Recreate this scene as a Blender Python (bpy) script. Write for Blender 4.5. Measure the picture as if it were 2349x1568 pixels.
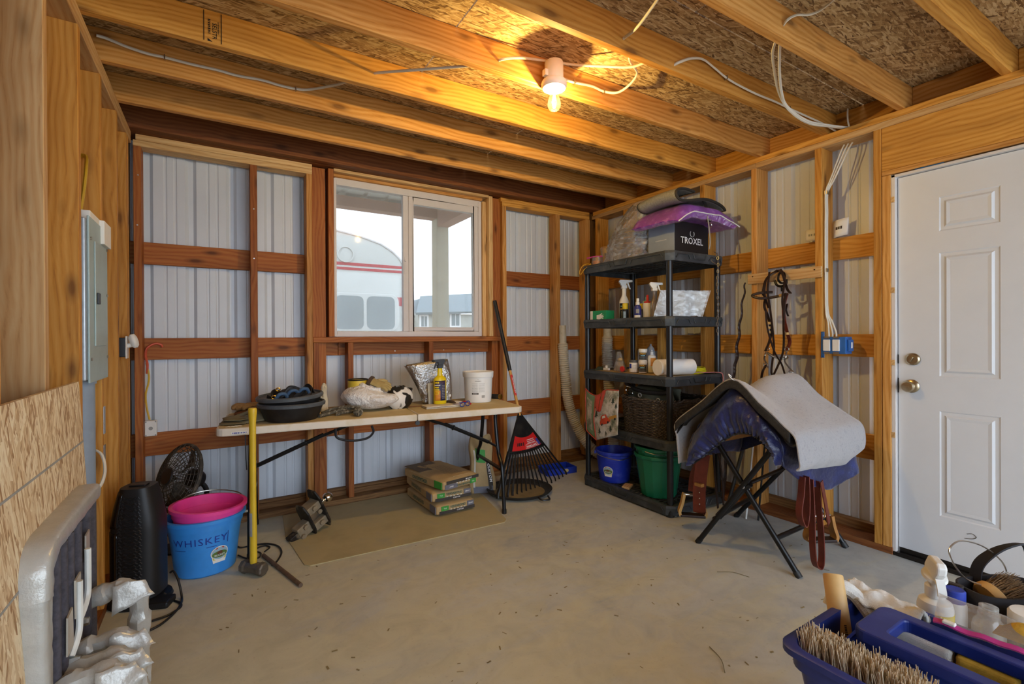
import bpy, bmesh, math, random
from mathutils import Vector, Matrix, Euler, noise
random.seed(7)
for _o in list(bpy.data.objects): bpy.data.objects.remove(_o)
SC = bpy.context.scene
COL = SC.collection
PI = math.pi
# ------------------------------------------------------------------ camera
cam_d = bpy.data.cameras.new('camera'); cam = bpy.data.objects.new('camera', cam_d); COL.objects.link(cam)
YAW, PITCH, ROLL = .555552, -.002976, .005125
_f = Vector((math.sin(YAW)*math.cos(PITCH), math.cos(YAW)*math.cos(PITCH), math.sin(PITCH)))
_r = Vector((math.cos(YAW), -math.sin(YAW), 0)); _d = -_r.cross(_f)
_r2 = math.cos(ROLL)*_r + math.sin(ROLL)*_d; _d2 = -math.sin(ROLL)*_r + math.cos(ROLL)*_d
_m = Matrix((( _r2.x, -_d2.x, -_f.x, 0), (_r2.y, -_d2.y, -_f.y, 0), (_r2.z, -_d2.z, -_f.z, 1.22), (0, 0, 0, 1)))
cam.matrix_world = _m
cam_d.sensor_fit = 'HORIZONTAL'; cam_d.sensor_width = 36; cam_d.lens = 1087.635/2349*36
cam_d.shift_y = -(784-774.66)/2349; cam_d.clip_start = .02; cam_d.clip_end = 400
SC.camera = cam
# ------------------------------------------------------------------ world, exposure
w = bpy.data.worlds.new('sky'); SC.world = w; w.use_nodes = True
_b = w.node_tree.nodes['Background']; _b.inputs[0].default_value = (.80, .935, 1.10, 1); _b.inputs[1].default_value = 2.3
SC.view_settings.view_transform = 'Standard'; SC.view_settings.look = 'None'
SC.view_settings.exposure = 1.06; SC.view_settings.gamma = 1; SC.view_settings.use_curve_mapping = False

try:
    cy = SC.cycles; cy.max_bounces = 7; cy.diffuse_bounces = 4; cy.glossy_bounces = 2; cy.transmission_bounces = 4; cy.transparent_max_bounces = 10; cy.caustics_reflective = False; cy.caustics_refractive = False
except Exception: pass
# ------------------------------------------------------------------ materials
def srgb(c):
    if isinstance(c, str): c = tuple(int(c[i:i+2], 16)/255 for i in (0, 2, 4))
    return tuple(((x/12.92) if x <= .04045 else ((x+.055)/1.055)**2.4) for x in c) + (1,)
class NT:
    def __init__(s, name):
        s.m = bpy.data.materials.new(name); s.m.use_nodes = True; s.t = s.m.node_tree; s.b = s.t.nodes['Principled BSDF']
        s.out = s.t.nodes['Material Output']
    def n(s, ty, **k):
        x = s.t.nodes.new(ty)
        for a, v in k.items(): setattr(x, a, v)
        return x
    def l(s, a, b): s.t.links.new(a, b)
    def val(s, node, **k):
        for a, v in k.items(): node.inputs[a.replace('_', ' ')].default_value = v
        return node
    def coord(s, kind='Object', scale=(1, 1, 1), rot=(0, 0, 0), rand=0):
        tc = s.n('ShaderNodeTexCoord'); mp = s.n('ShaderNodeMapping')
        mp.inputs['Scale'].default_value = scale; mp.inputs['Rotation'].default_value = rot
        src = tc.outputs[kind]
        if rand:
            oi = s.n('ShaderNodeObjectInfo'); mu = s.n('ShaderNodeMath', operation='MULTIPLY'); mu.inputs[1].default_value = rand
            s.l(oi.outputs['Random'], mu.inputs[0]); ad = s.n('ShaderNodeVectorMath', operation='ADD')
            s.l(src, ad.inputs[0]); s.l(mu.outputs[0], ad.inputs[1]); src = ad.outputs[0]
        s.l(src, mp.inputs['Vector']); return mp.outputs[0]
    def noise(s, vec, scale=5, detail=3, rough=.5, dist=0):
        x = s.n('ShaderNodeTexNoise'); s.l(vec, x.inputs['Vector'])
        s.val(x, Scale=scale, Detail=detail, Roughness=rough, Distortion=dist); return x.outputs['Fac']
    def ramp(s, fac, stops, interp='LINEAR'):
        r = s.n('ShaderNodeValToRGB'); r.color_ramp.interpolation = interp; e = r.color_ramp.elements
        while len(e) < len(stops): e.new(.5)
        for i, (p, c) in enumerate(stops): e[i].position = p; e[i].color = c if len(c) == 4 else (*c, 1)
        s.l(fac, r.inputs[0]); return r.outputs[0]
    def mix(s, fac, a, b, mode='MIX'):
        x = s.n('ShaderNodeMix', data_type='RGBA', blend_type=mode)
        for i, v in ((0, fac), (6, a), (7, b)):
            if isinstance(v, (int, float, tuple)): x.inputs[i].default_value = v
            else: s.l(v, x.inputs[i])
        return x.outputs[2]
    def bump(s, fac, strength=.3, dist=.002):
        x = s.n('ShaderNodeBump'); x.inputs['Strength'].default_value = strength; x.inputs['Distance'].default_value = dist
        s.l(fac, x.inputs['Height']); s.l(x.outputs[0], s.b.inputs['Normal'])
    def col(s, sock): s.l(sock, s.b.inputs['Base Color'])
MATS = {}
def plain(name, c, rough=.5, metal=0, var=.12, nscale=14, bump=0, spec=.5, c2=None, rand=5, sheen=0, coat=0, bdist=.002):
    """solid colour with faint mottling; c2 = a second (dust / wear) colour"""
    if name in MATS: return MATS[name]
    t = NT(name); b = t.b; b.inputs['Roughness'].default_value = rough; b.inputs['Metallic'].default_value = metal
    b.inputs['Specular IOR Level'].default_value = spec
    if sheen: b.inputs['Sheen Weight'].default_value = sheen
    if coat: b.inputs['Coat Weight'].default_value = coat
    c = srgb(c); v = t.coord(rand=rand); f = t.noise(v, nscale, 4, .6)
    hi = srgb(c2) if c2 else tuple(min(1, x*(1+var)) for x in c[:3])+(1,)
    lo = tuple(x*(1-var) for x in c[:3])+(1,)
    t.col(t.ramp(f, [(.3, lo), (.52, c), (.78, hi)]))
    if bump: t.bump(t.noise(v, nscale*6, 3, .6), bump, bdist)
    MATS[name] = t.m; return t.m
def wood(name, ca, cb, ck, knots=.5, rough=.6, grain=1.0):
    """lumber; the board's long axis is its local X"""
    t = NT(name); t.b.inputs['Roughness'].default_value = rough; t.b.inputs['Specular IOR Level'].default_value = .3
    v = t.coord(rand=37)
    def mp(sc, src=v):
        m = t.n('ShaderNodeMapping'); m.inputs['Scale'].default_value = sc; t.l(src, m.inputs['Vector']); return m.outputs[0]
    warp = t.n('ShaderNodeTexNoise'); t.l(mp((1.1, 3, 3)), warp.inputs['Vector']); t.val(warp, Scale=1.6, Detail=2)
    wsub = t.n('ShaderNodeVectorMath', operation='MULTIPLY_ADD'); t.l(warp.outputs['Color'], wsub.inputs[0]); wsub.inputs[1].default_value = (0, .085, .085)
    t.l(v, wsub.inputs[2]); vw = wsub.outputs[0]
    wav = t.n('ShaderNodeTexWave', wave_type='RINGS', rings_direction='X'); t.l(mp((.12, 1, 1), vw), wav.inputs['Vector'])
    t.val(wav, Scale=19, Distortion=3.2, Detail=4, Detail_Scale=1.1)
    fine = t.noise(mp((2.2, 60, 60), vw), 3, 4, .6)
    broad = t.noise(mp((.7, 5, 5)), 2.2, 3, .5)
    g = t.n('ShaderNodeMath', operation='MULTIPLY_ADD'); t.l(wav.outputs['Fac'], g.inputs[0]); g.inputs[1].default_value = .36*grain
    h = t.n('ShaderNodeMath', operation='MULTIPLY_ADD'); t.l(fine, h.inputs[0]); h.inputs[1].default_value = .62; h.inputs[2].default_value = 0
    t.l(h.outputs[0], g.inputs[2])
    c = t.ramp(g.outputs[0], [(.12, srgb(ca)), (.62, srgb(cb)), (.95, srgb(ck))])
    c = t.mix(t.ramp(broad, [(.35, (1, 1, 1)), (.7, (.72, .66, .6))]), (0, 0, 0, 1), c, 'MULTIPLY') if False else t.mix(1.0, c, t.ramp(broad, [(.3, (1.06, 1.03, 1)), (.72, (.74, .66, .58))]), 'MULTIPLY')
    # board to board tint
    oi = t.n('ShaderNodeObjectInfo'); tint = t.ramp(oi.outputs['Random'], [(0, (.78, .72, .68)), (.5, (1, .98, .94)), (1, (1.12, 1.1, 1.02))])
    c = t.mix(1.0, c, tint, 'MULTIPLY')
    if knots:
        vo = t.n('ShaderNodeTexVoronoi'); t.l(mp((3.2, 9, 9)), vo.inputs['Vector']); vo.inputs['Scale'].default_value = 1.15
        k = t.ramp(vo.outputs['Distance'], [(.09, (1, 1, 1)), (.15, (.5, .5, .5)), (.26, (0, 0, 0))])
        km = t.n('ShaderNodeMath', operation='MULTIPLY'); t.l(k, km.inputs[0]); km.inputs[1].default_value = knots
        c = t.mix(km.outputs[0], c, srgb(ck)[:3]+(1,) if False else tuple(x*.35 for x in srgb(ck)[:3])+(1,))
    t.col(c); t.bump(g.outputs[0], .18, .0012); MATS[name] = t.m; return t.m
def osb(name, tones, scale=1.0, rough=.7, turn=0.0):
    t = NT(name); t.b.inputs['Roughness'].default_value = rough; t.b.inputs['Specular IOR Level'].default_value = .25
    v0 = t.coord(rand=11)
    wn = t.n('ShaderNodeTexNoise'); t.l(v0, wn.inputs['Vector']); t.val(wn, Scale=14*scale, Detail=3)
    wa = t.n('ShaderNodeVectorMath', operation='MULTIPLY_ADD'); t.l(wn.outputs['Color'], wa.inputs[0]); wa.inputs[1].default_value = (.012/scale, .012/scale, .012/scale); t.l(v0, wa.inputs[2])
    v = wa.outputs[0]; cols = []; hs = []
    for ang, sc in ((.2+turn, 1), (-.38+turn, 1.2), (.75+turn, 1.0), (-.05+turn, 1.7)):
        m0 = t.n('ShaderNodeMapping'); m0.inputs['Rotation'].default_value = (0, 0, ang); t.l(v, m0.inputs['Vector']); m = t.n('ShaderNodeMapping'); m.inputs['Scale'].default_value = (7*scale*sc, 52*scale*sc, 9); t.l(m0.outputs[0], m.inputs['Vector'])
        vo = t.n('ShaderNodeTexVoronoi'); t.l(m.outputs[0], vo.inputs['Vector']); vo.inputs['Scale'].default_value = 1
        sep = t.n('ShaderNodeSeparateColor'); t.l(vo.outputs['Color'], sep.inputs[0])
        e = t.n('ShaderNodeTexNoise'); t.l(m.outputs[0], e.inputs['Vector']); t.val(e, Scale=2.5, Detail=3)
        s2 = t.n('ShaderNodeMath', operation='MULTIPLY_ADD'); t.l(e.outputs['Fac'], s2.inputs[0]); s2.inputs[1].default_value = .7; s2.inputs[2].default_value = -.35
        s3 = t.n('ShaderNodeMath', operation='ADD'); t.l(sep.outputs[0], s3.inputs[0]); t.l(s2.outputs[0], s3.inputs[1])
        cols.append(t.ramp(s3.outputs[0], tones)); hs.append((sep.outputs[1], vo.outputs['Distance']))
    c = cols[0]
    for i in (1, 2, 3):
        mk = t.ramp(hs[i][0], [(.5, (0, 0, 0)), (.56, (1, 1, 1))]); c = t.mix(mk, c, cols[i])
    t.col(c); t.bump(hs[0][1], .35, .002); MATS[name] = t.m; return t.m
def clear(name, tint=(1, 1, 1), haze=.12, rough=.15, gloss=.25, hazecol='e8e8e8', wrinkle=0):
    """thin film or pane: mostly transparent, some gloss and milky haze"""
    t = NT(name); t.t.nodes.remove(t.b)
    tr = t.n('ShaderNodeBsdfTransparent'); tr.inputs[0].default_value = (*tint, 1)
    df = t.n('ShaderNodeBsdfDiffuse'); df.inputs[0].default_value = srgb(hazecol); gl = t.n('ShaderNodeBsdfGlossy'); gl.inputs['Roughness'].default_value = rough
    lw = t.n('ShaderNodeLayerWeight'); lw.inputs[0].default_value = .35
    a = t.n('ShaderNodeMixShader'); b = t.n('ShaderNodeMixShader')
    t.l(tr.outputs[0], a.inputs[1]); t.l(df.outputs[0], a.inputs[2]); a.inputs[0].default_value = haze
    mu = t.n('ShaderNodeMath', operation='MULTIPLY_ADD'); t.l(lw.outputs['Fresnel'], mu.inputs[0]); mu.inputs[1].default_value = gloss*1.6; mu.inputs[2].default_value = gloss*.2
    t.l(mu.outputs[0], b.inputs[0]); t.l(a.outputs[0], b.inputs[1]); t.l(gl.outputs[0], b.inputs[2]); t.l(b.outputs[0], t.out.inputs[0])
    if wrinkle:
        f = t.noise(t.coord(), 26, 4, .6, 1.2); bp = t.n('ShaderNodeBump'); bp.inputs['Strength'].default_value = wrinkle; bp.inputs['Distance'].default_value = .02
        t.l(f, bp.inputs['Height']); t.l(bp.outputs[0], gl.inputs['Normal'])
    MATS[name] = t.m; return t.m
def emit(name, c, k):
    t = NT(name); t.b.inputs['Base Color'].default_value = srgb(c); t.b.inputs['Emission Color'].default_value = srgb(c); t.b.inputs['Emission Strength'].default_value = k
    MATS[name] = t.m; return t.m

# ------------------------------------------------------------------ mesh building
def V(*a): return Vector(a)
def spline(pts, n=8, closed=False):
    P = [Vector(p) for p in pts]; out = []; N = len(P); rng = range(N if closed else N-1)
    for i in rng:
        p0 = P[(i-1) % N] if closed or i else P[0]*2-P[1]
        p1 = P[i]; p2 = P[(i+1) % N]; p3 = P[(i+2) % N] if closed or i+2 < N else P[-1]*2-P[-2]
        for k in range(n):
            t = k/n; out.append(.5*((2*p1)+(p2-p0)*t+(2*p0-5*p1+4*p2-p3)*t*t+(3*p1-p0-3*p2+p3)*t**3))
    if not closed: out.append(P[-1])
    return out
class MB:
    def __init__(s): s.v = []; s.f = []; s.mi = []; s.cur = 0
    def add(s, vs, fs):
        o = len(s.v); s.v += [tuple(x) for x in vs]; s.f += [tuple(i+o for i in f) for f in fs]; s.mi += [s.cur]*len(fs); return s
    def box(s, c, d, rot=None, taper=None):
        M = rot if isinstance(rot, Matrix) else (Euler(rot).to_matrix() if rot else Matrix.Identity(3)); vs = []
        for z in (-.5, .5):
            for x, y in ((-.5, -.5), (.5, -.5), (.5, .5), (-.5, .5)):
                k = 1 if z < 0 or not taper else taper
                vs.append(Vector(c)+M @ Vector((x*d[0]*k, y*d[1]*k, z*d[2])))
        return s.add(vs, [(3, 2, 1, 0), (4, 5, 6, 7), (0, 1, 5, 4), (1, 2, 6, 5), (2, 3, 7, 6), (3, 0, 4, 7)])
    def bx(s, a, b):
        return s.box([(a[i]+b[i])/2 for i in range(3)], [abs(b[i]-a[i]) for i in range(3)])
    def ring(s, p, T, r, n, up=None, sx=1, sy=1, tw=0):
        T = T.normalized(); u = up or (V(0, 0, 1) if abs(T.z) < .95 else V(1, 0, 0)); a = T.cross(u).normalized(); b = a.cross(T)
        return [p+(a*math.cos(2*PI*k/n+tw)*sx+b*math.sin(2*PI*k/n+tw)*sy)*r for k in range(n)]
    def tube(s, pts, r, n=8, closed=False, caps=True, sx=1, sy=1, up=None, tw=0):
        P = [Vector(p) for p in pts]; N = len(P); R = r if isinstance(r, (list, tuple)) else [r]*N; o = len(s.v); prev = None
        for i, p in enumerate(P):
            if closed: T = P[(i+1) % N]-P[i-1]
            else: T = P[min(i+1, N-1)]-P[max(i-1, 0)]
            if T.length < 1e-9: T = V(0, 0, 1)
            T.normalize()
            if up is not None: u = Vector(up)
            else:
                u = prev if prev is not None else (V(0, 0, 1) if abs(T.z) < .9 else V(1, 0, 0))
            a = T.cross(u)
            if a.length < 1e-5: a = T.cross(V(1, .3, .2))
            a.normalize(); b = a.cross(T).normalized(); prev = b
            rr = R[i]; th = tw*i
            s.v += [tuple(p+(a*math.cos(2*PI*k/n+th)*sx+b*math.sin(2*PI*k/n+th)*sy)*rr) for k in range(n)]
        m = N if closed else N-1
        for i in range(m):
            j = (i+1) % N
            for k in range(n):
                q = (k+1) % n; s.f.append((o+i*n+k, o+i*n+q, o+j*n+q, o+j*n+k)); s.mi.append(s.cur)
        if caps and not closed:
            s.f.append(tuple(o+k for k in reversed(range(n)))); s.f.append(tuple(o+(N-1)*n+k for k in range(n))); s.mi += [s.cur]*2
        return s
    def cyl(s, a, b, r, r2=None, n=16, caps=True): return s.tube([a, b], [r, r if r2 is None else r2], n, caps=caps)
    def strap(s, pts, w, t, up=None):
        """flat band along a path: w across (along 'up'), t thick"""
        P = [Vector(p) for p in pts]; o = len(s.v); N = len(P)
        for i, p in enumerate(P):
            T = (P[min(i+1, N-1)]-P[max(i-1, 0)]).normalized(); u = Vector(up) if up is not None else V(0, 1, 0)
            u = (u-T*u.dot(T)).normalized(); nn = T.cross(u)
            s.v += [tuple(p+u*x*w/2+nn*y*t/2) for x, y in ((-1, -1), (1, -1), (1, 1), (-1, 1))]
        for i in range(N-1):
            for k in range(4):
                q = (k+1) % 4; s.f.append((o+i*4+k, o+i*4+q, o+i*4+4+q, o+i*4+4+k)); s.mi.append(s.cur)
        s.f.append((o+3, o+2, o+1, o)); e = o+(N-1)*4; s.f.append((e, e+1, e+2, e+3)); s.mi += [s.cur]*2
        return s
    def lathe(s, prof, n=24, c=(0, 0, 0), sx=1, sy=1, M=None, closed=False):
        """prof: (radius, z) pairs turned about local z"""
        o = len(s.v); c = Vector(c)
        for r, z in prof:
            for k in range(n):
                p = Vector((r*sx*math.cos(2*PI*k/n), r*sy*math.sin(2*PI*k/n), z)); s.v.append(tuple(c+(M @ p if M else p)))
        for i in range(len(prof)-1):
            for k in range(n):
                q = (k+1) % n; s.f.append((o+i*n+k, o+i*n+q, o+(i+1)*n+q, o+(i+1)*n+k)); s.mi.append(s.cur)
        if prof[0][0] > 1e-6: s.f.append(tuple(o+k for k in reversed(range(n)))); s.mi.append(s.cur)
        e = o+(len(prof)-1)*n
        if prof[-1][0] > 1e-6: s.f.append(tuple(e+k for k in range(n))); s.mi.append(s.cur)
        return s
    def prism(s, poly, d, fn):
        """poly 2-D outline, d (lo, hi) depth; fn(x, y, d) -> point"""
        n = len(poly); vs = [fn(x, y, d[0]) for x, y in poly]+[fn(x, y, d[1]) for x, y in poly]
        fs = [tuple(reversed(range(n))), tuple(range(n, 2*n))]+[(k, (k+1) % n, n+(k+1) % n, n+k) for k in range(n)]
        return s.add(vs, fs)
    def sheet(s, fn, nu, nv, closed_u=False):
        vs = [fn(i/nu, j/nv) for j in range(nv+1) for i in range(nu+(0 if closed_u else 1))]; W = nu if closed_u else nu+1
        return s.add(vs, [(j*W+i, j*W+(i+1) % W, (j+1)*W+(i+1) % W, (j+1)*W+i) for j in range(nv) for i in range(nu)])
    def xf(s, M):
        s.v = [tuple(M @ Vector(p)) for p in s.v]; return s
    def build(s, name, mat, parent=None, smooth=True, bevel=0, subd=0, solid=0, loc=None, rot=None, label=None, seg=2, ang=.6, kind=None):
        me = bpy.data.meshes.new(name); me.from_pydata(s.v, [], s.f)
        ms = mat if isinstance(mat, (list, tuple)) else [mat]
        for m in ms: me.materials.append(MATS[m] if isinstance(m, str) else m)
        if len(ms) > 1:
            for p, i in zip(me.polygons, s.mi): p.material_index = i
        bm = bmesh.new(); bm.from_mesh(me); bmesh.ops.remove_doubles(bm, verts=bm.verts, dist=1e-6); bmesh.ops.recalc_face_normals(bm, faces=bm.faces); bm.to_mesh(me); bm.free()
        if smooth:
            me.polygons.foreach_set('use_smooth', [True]*len(me.polygons))
            try: me.set_sharp_from_angle(angle=ang)
            except Exception: pass
        o = bpy.data.objects.new(name, me); COL.objects.link(o)
        if parent: o.parent = parent
        if loc: o.location = loc
        if rot: o.rotation_euler = rot
        if solid: md = o.modifiers.new('solid', 'SOLIDIFY'); md.thickness = solid; md.offset = 0
        if bevel: md = o.modifiers.new('bevel', 'BEVEL'); md.width = bevel; md.segments = seg; md.limit_method = 'ANGLE'; md.angle_limit = .7
        if subd: md = o.modifiers.new('subd', 'SUBSURF'); md.levels = subd; md.render_levels = subd
        if label: o['label'] = label
        if kind: o['kind'] = kind
        return o
def thing(name, label, cat, loc=(0, 0, 0), rotz=0, group=None, rot=None):
    o = bpy.data.objects.new(name, None); COL.objects.link(o); o.empty_display_size = .05
    o.location = loc; o.rotation_euler = rot or (0, 0, rotz); o['label'] = label; o['category'] = cat
    if group: o['group'] = group
    return o
def tag(o, label, cat, group=None):
    o['label'] = label; o['category'] = cat
    if group: o['group'] = group
    return o
def struct(name, label, loc=(0, 0, 0)):
    o = bpy.data.objects.new(name, None); COL.objects.link(o); o.location = loc; o['kind'] = 'structure'; o['label'] = label; o.empty_display_size = .05
    return o
def board(name, a, b, axis, mat, parent, bevel=.002):
    """lumber from corner a to corner b in the parent's frame; local X is the grain (world axis 'x','y','z')"""
    c = [(a[i]+b[i])/2 for i in range(3)]; d = [abs(b[i]-a[i]) for i in range(3)]
    if axis == 'x': dims, rot = (d[0], d[1], d[2]), (0, 0, 0)
    elif axis == 'y': dims, rot = (d[1], d[0], d[2]), (0, 0, PI/2)
    else: dims, rot = (d[2], d[1], d[0]), (0, PI/2, 0)
    m = MB().box((0, 0, 0), dims)
    return m.build(name, mat, parent, smooth=False, bevel=bevel, seg=1, loc=c, rot=rot)
_txt_n = [0]
def lettering(text, size, mat, parent, fn, align='CENTER', name='lettering', bold=0, sx=1, extr=.0006, shear=0, spacing=1):
    """writing as thin raised mesh; fn(x, y, d) maps the flat layout to a point (d = height off the surface)"""
    cu = bpy.data.curves.new('txt', 'FONT'); cu.body = text; cu.size = size; cu.align_x = align; cu.align_y = 'CENTER'; cu.offset = bold*size; cu.shear = shear; cu.space_character = spacing
    cu.resolution_u = 2
    ob = bpy.data.objects.new('txt', cu); COL.objects.link(ob); bpy.context.view_layer.update()
    dg = bpy.context.evaluated_depsgraph_get(); me0 = bpy.data.meshes.new_from_object(ob.evaluated_get(dg))
    m = MB(); m.add([fn(v.co.x*sx, v.co.y, extr) for v in me0.vertices], [tuple(p.vertices) for p in me0.polygons])
    bpy.data.objects.remove(ob); bpy.data.curves.remove(cu); bpy.data.meshes.remove(me0)
    me = bpy.data.meshes.new(name); me.from_pydata(m.v, [], m.f); me.materials.append(MATS[mat] if isinstance(mat, str) else mat)
    o = bpy.data.objects.new(name, me); COL.objects.link(o); o.parent = parent
    return o
def plane_fn(o, ux, uy):
    """map for flat things: origin o, unit vectors ux (reading direction) and uy (up)"""
    o, ux, uy = Vector(o), Vector(ux).normalized(), Vector(uy).normalized(); n = ux.cross(uy)
    return lambda x, y, d: o+ux*x+uy*y+n*d
def cyl_fn(c, r, a0, z0, sx=1, sy=1, slope=0):
    """map wrapped round an upright drum: centre c, radius r at z0, facing angle a0"""
    c = Vector(c)
    def f(x, y, d):
        rr = r+slope*y+d; a = a0+x/r
        return c+Vector((rr*sx*math.cos(a), rr*sy*math.sin(a), z0+y))
    return f
def fbm(x, y=0, z=0): return noise.fractal(Vector((x, y, z)), 1, 2, 3)
def nz(x, y=0, z=0): return noise.noise(Vector((x, y, z)))

_sm = [0]
def smudge(parent, fn, w, rows, h, mat, pitch=None, name='fine_print'):
    """print too small to read: rows of word-length bars on the surface fn"""
    m = MB(); _sm[0] += 1; rr = random.Random(_sm[0]); pitch = pitch or h*2
    for r in range(rows):
        y = (rows-1)/2*pitch-r*pitch; x = -w/2
        while x < w/2-.25*h:
            l = min(h*rr.uniform(.5, 2.2) if rows > 1 else h*rr.uniform(.35, .6), w/2-x)
            k = max(1, int(l/.006)); hh = h*rr.uniform(.75, 1)
            for i in range(k): m.add([fn(x+l*i/k, y-hh/2, .0007), fn(x+l*(i+1)/k, y-hh/2, .0007), fn(x+l*(i+1)/k, y+hh/2, .0007), fn(x+l*i/k, y+hh/2, .0007)], [(0, 1, 2, 3)])
            x += l+h*rr.uniform(.18, .5)
    return m.build(name, mat, parent, smooth=False, kind='stuff')
# ------------------------------------------------------------------ surface materials
wood('fir_red', 'b0743c', 'a05d2a', '6e3615', .75)
wood('fir_tan', 'e0b070', 'cc944c', '92572a', .7)
wood('pine_pale', 'e4c99a', 'd6b07a', 'a87844', .6)
wood('fir_gold', 'e4b160', 'd29843', '965a24', .7)
wood('fir_dark', '8f5f38', '7a4826', '4a2713', .7)
wood('weathered_wood', '9b7a52', '866544', '5a3f28', .7, .8)
osb('osb_ceiling', [(.02, srgb('6a5036')), (.3, srgb('9a7b52')), (.6, srgb('b4966a')), (.95, srgb('d0b88e'))], 1.7)
osb('osb_sheet', [(.02, srgb('a07c58')), (.3, srgb('cdb08a')), (.6, srgb('dec8a4')), (.95, srgb('eedfc0'))], 1.5, .7, 1.45)
plain('siding_white', 'd0d6de', .38, 0, .05, 3, spec=.5)
plain('black_gap', '15120f', .9)
plain('door_white', 'd6d8dc', .45, 0, .025, 6, bump=.06, bdist=.0006)
plain('vinyl', 'd9d3d0', .45, 0, .03)
plain('satin_nickel', 'b8a98e', .28, 1, .08, 30)
plain('dark_metal', '2b2724', .4, .6)
plain('galv', 'b9bec2', .42, .85, .12, 40)
plain('nail', 'c8c8c4', .35, 1)
def concrete():
    t = NT('concrete'); v = t.coord(); t.b.inputs['Roughness'].default_value = .62; t.b.inputs['Specular IOR Level'].default_value = .35
    a = t.noise(v, 1.5, 6, .62, .6); b = t.noise(v, 7, 5, .6, 1.2); c = t.noise(v, 60, 3, .6)
    base = t.ramp(a, [(.3, srgb('a2a7a9')), (.5, srgb('bdc1c0')), (.7, srgb('cdd0cc'))])
    st = t.n('ShaderNodeMapping'); st.inputs['Scale'].default_value = (1.2, 3.2, 1); st.inputs['Rotation'].default_value = (0, 0, -.35); t.l(v, st.inputs['Vector'])
    dm = t.noise(st.outputs[0], 1.3, 6, .68, 1.1)
    # dust lies thicker towards the bench side of the room
    tc = t.n('ShaderNodeTexCoord'); sx = t.n('ShaderNodeSeparateXYZ'); t.l(tc.outputs['Object'], sx.inputs[0])
    mr = t.n('ShaderNodeMapRange'); t.l(sx.outputs[0], mr.inputs[0]); mr.inputs[1].default_value = 2.9; mr.inputs[2].default_value = .2; mr.inputs[3].default_value = -.14; mr.inputs[4].default_value = .13
    ad = t.n('ShaderNodeMath', operation='ADD'); t.l(dm, ad.inputs[0]); t.l(mr.outputs[0], ad.inputs[1])
    dust = t.ramp(ad.outputs[0], [(.40, (0, 0, 0)), (.5, (.55, .55, .55)), (.64, (1, 1, 1))])
    col = t.mix(dust, base, srgb('cbc7ac')); col = t.mix(.35, col, t.ramp(b, [(.3, srgb('98948a')), (.55, srgb('bdb8aa')), (.75, srgb('cbc8b2'))]))
    col = t.mix(t.ramp(c, [(.6, (0, 0, 0)), (.75, (.25, .25, .25))]), col, srgb('8d8675'))
    t.col(col); t.bump(b, .12, .003); MATS['concrete'] = t.m
concrete()
# ------------------------------------------------------------------ floor and ceiling
fl_ = MB().bx((-1.2, -2.6, -.12), (3.6, 3.78, 0)).build('floor', 'concrete', None, smooth=False); fl_['kind'] = 'structure'; fl_['label'] = 'dusty grey concrete slab floor'
ZP = 2.446; ZO = 2.586
ceil = struct('ceiling', 'open ceiling of bare joists under oriented strand board', (0, 0, ZP))
# strand-board sheets (8 ft runs across the joists), small gaps between them
ysheets = [(-2.2, -1.21), (-1.2, -.0), (.006, 1.29), (1.296, 2.52), (2.526, 3.745)]
for j, (y0, y1) in enumerate(ysheets):
    xs = [(-.57, .9), (.906, 3.31)] if j % 2 else [(-.57, 1.72), (1.726, 3.31)]
    for x0, x1 in xs:
        MB().box((0, 0, .009), (x1-x0, y1-y0, .018)).build('strand_board', 'osb_ceiling', ceil, smooth=False, loc=((x0+x1)/2, (y0+y1)/2, ZO-ZP))
# joists: measured at X=.5 and at X=3.17
JO = [(.32, .26, 'fir_gold'), (.71, .67, 'fir_gold'), (1.11, 1.078, 'fir_tan'), (1.51, 1.458, 'fir_gold'), (1.93, 1.872, 'fir_tan'), (2.347, 2.293, 'fir_gold'), (2.732, 2.70, 'fir_tan'), (3.144, 3.10, 'fir_tan')]
JOISTS = []
for yl, yr, mt in JO:
    ang = math.atan2(yr-yl, 2.67); xc = 1.37; yc = yl+(yr-yl)*(xc-.5)/2.67
    o = MB().box((0, 0, 0), (3.86, .038, .139)).build('joist', mt, ceil, smooth=False, bevel=.003, seg=1, loc=(xc, yc, .0695), rot=(0, 0, ang)); JOISTS.append(o)
for yl, yr in ((-.1, -.14), (-.5, -.54), (-.9, -.94), (-1.3, -1.34), (-1.7, -1.74)):
    MB().box((0, 0, 0), (3.86, .038, .139)).build('joist', 'fir_gold', ceil, smooth=False, bevel=.003, seg=1, loc=(1.37, (yl+yr)/2, .0695))
board('rim_joist', (-.56, 3.497, 0), (3.30, 3.535, .139), 'x', 'fir_dark', ceil); board('rim_joist', (-.56, 3.536, .002), (3.30, 3.574, .139), 'x', 'fir_dark', ceil)
board('rim_joist', (-.56, 3.5745, .0015), (3.30, 3.742, .139), 'x', 'fir_dark', ceil)  # filler behind the rim plies, added to close a light leak
# blocking between joists on the right-hand plate
ys = [(a+b*0) and (b-.019) for a, b, _ in JO]; yr_ = [b for a, b, _ in JO]+[3.497+.019]
for k in range(len(yr_)-1):
    board('blocking', (3.262, yr_[k]+.021, .001), (3.30, yr_[k+1]-.021, .137), 'y', ['fir_gold', 'fir_tan'][k % 2], ceil)
    board('blocking', (-.56, yr_[k]+.05, .001), (-.522, yr_[k+1]-.0, .137), 'y', ['fir_gold', 'fir_tan'][k % 2], ceil)
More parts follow.
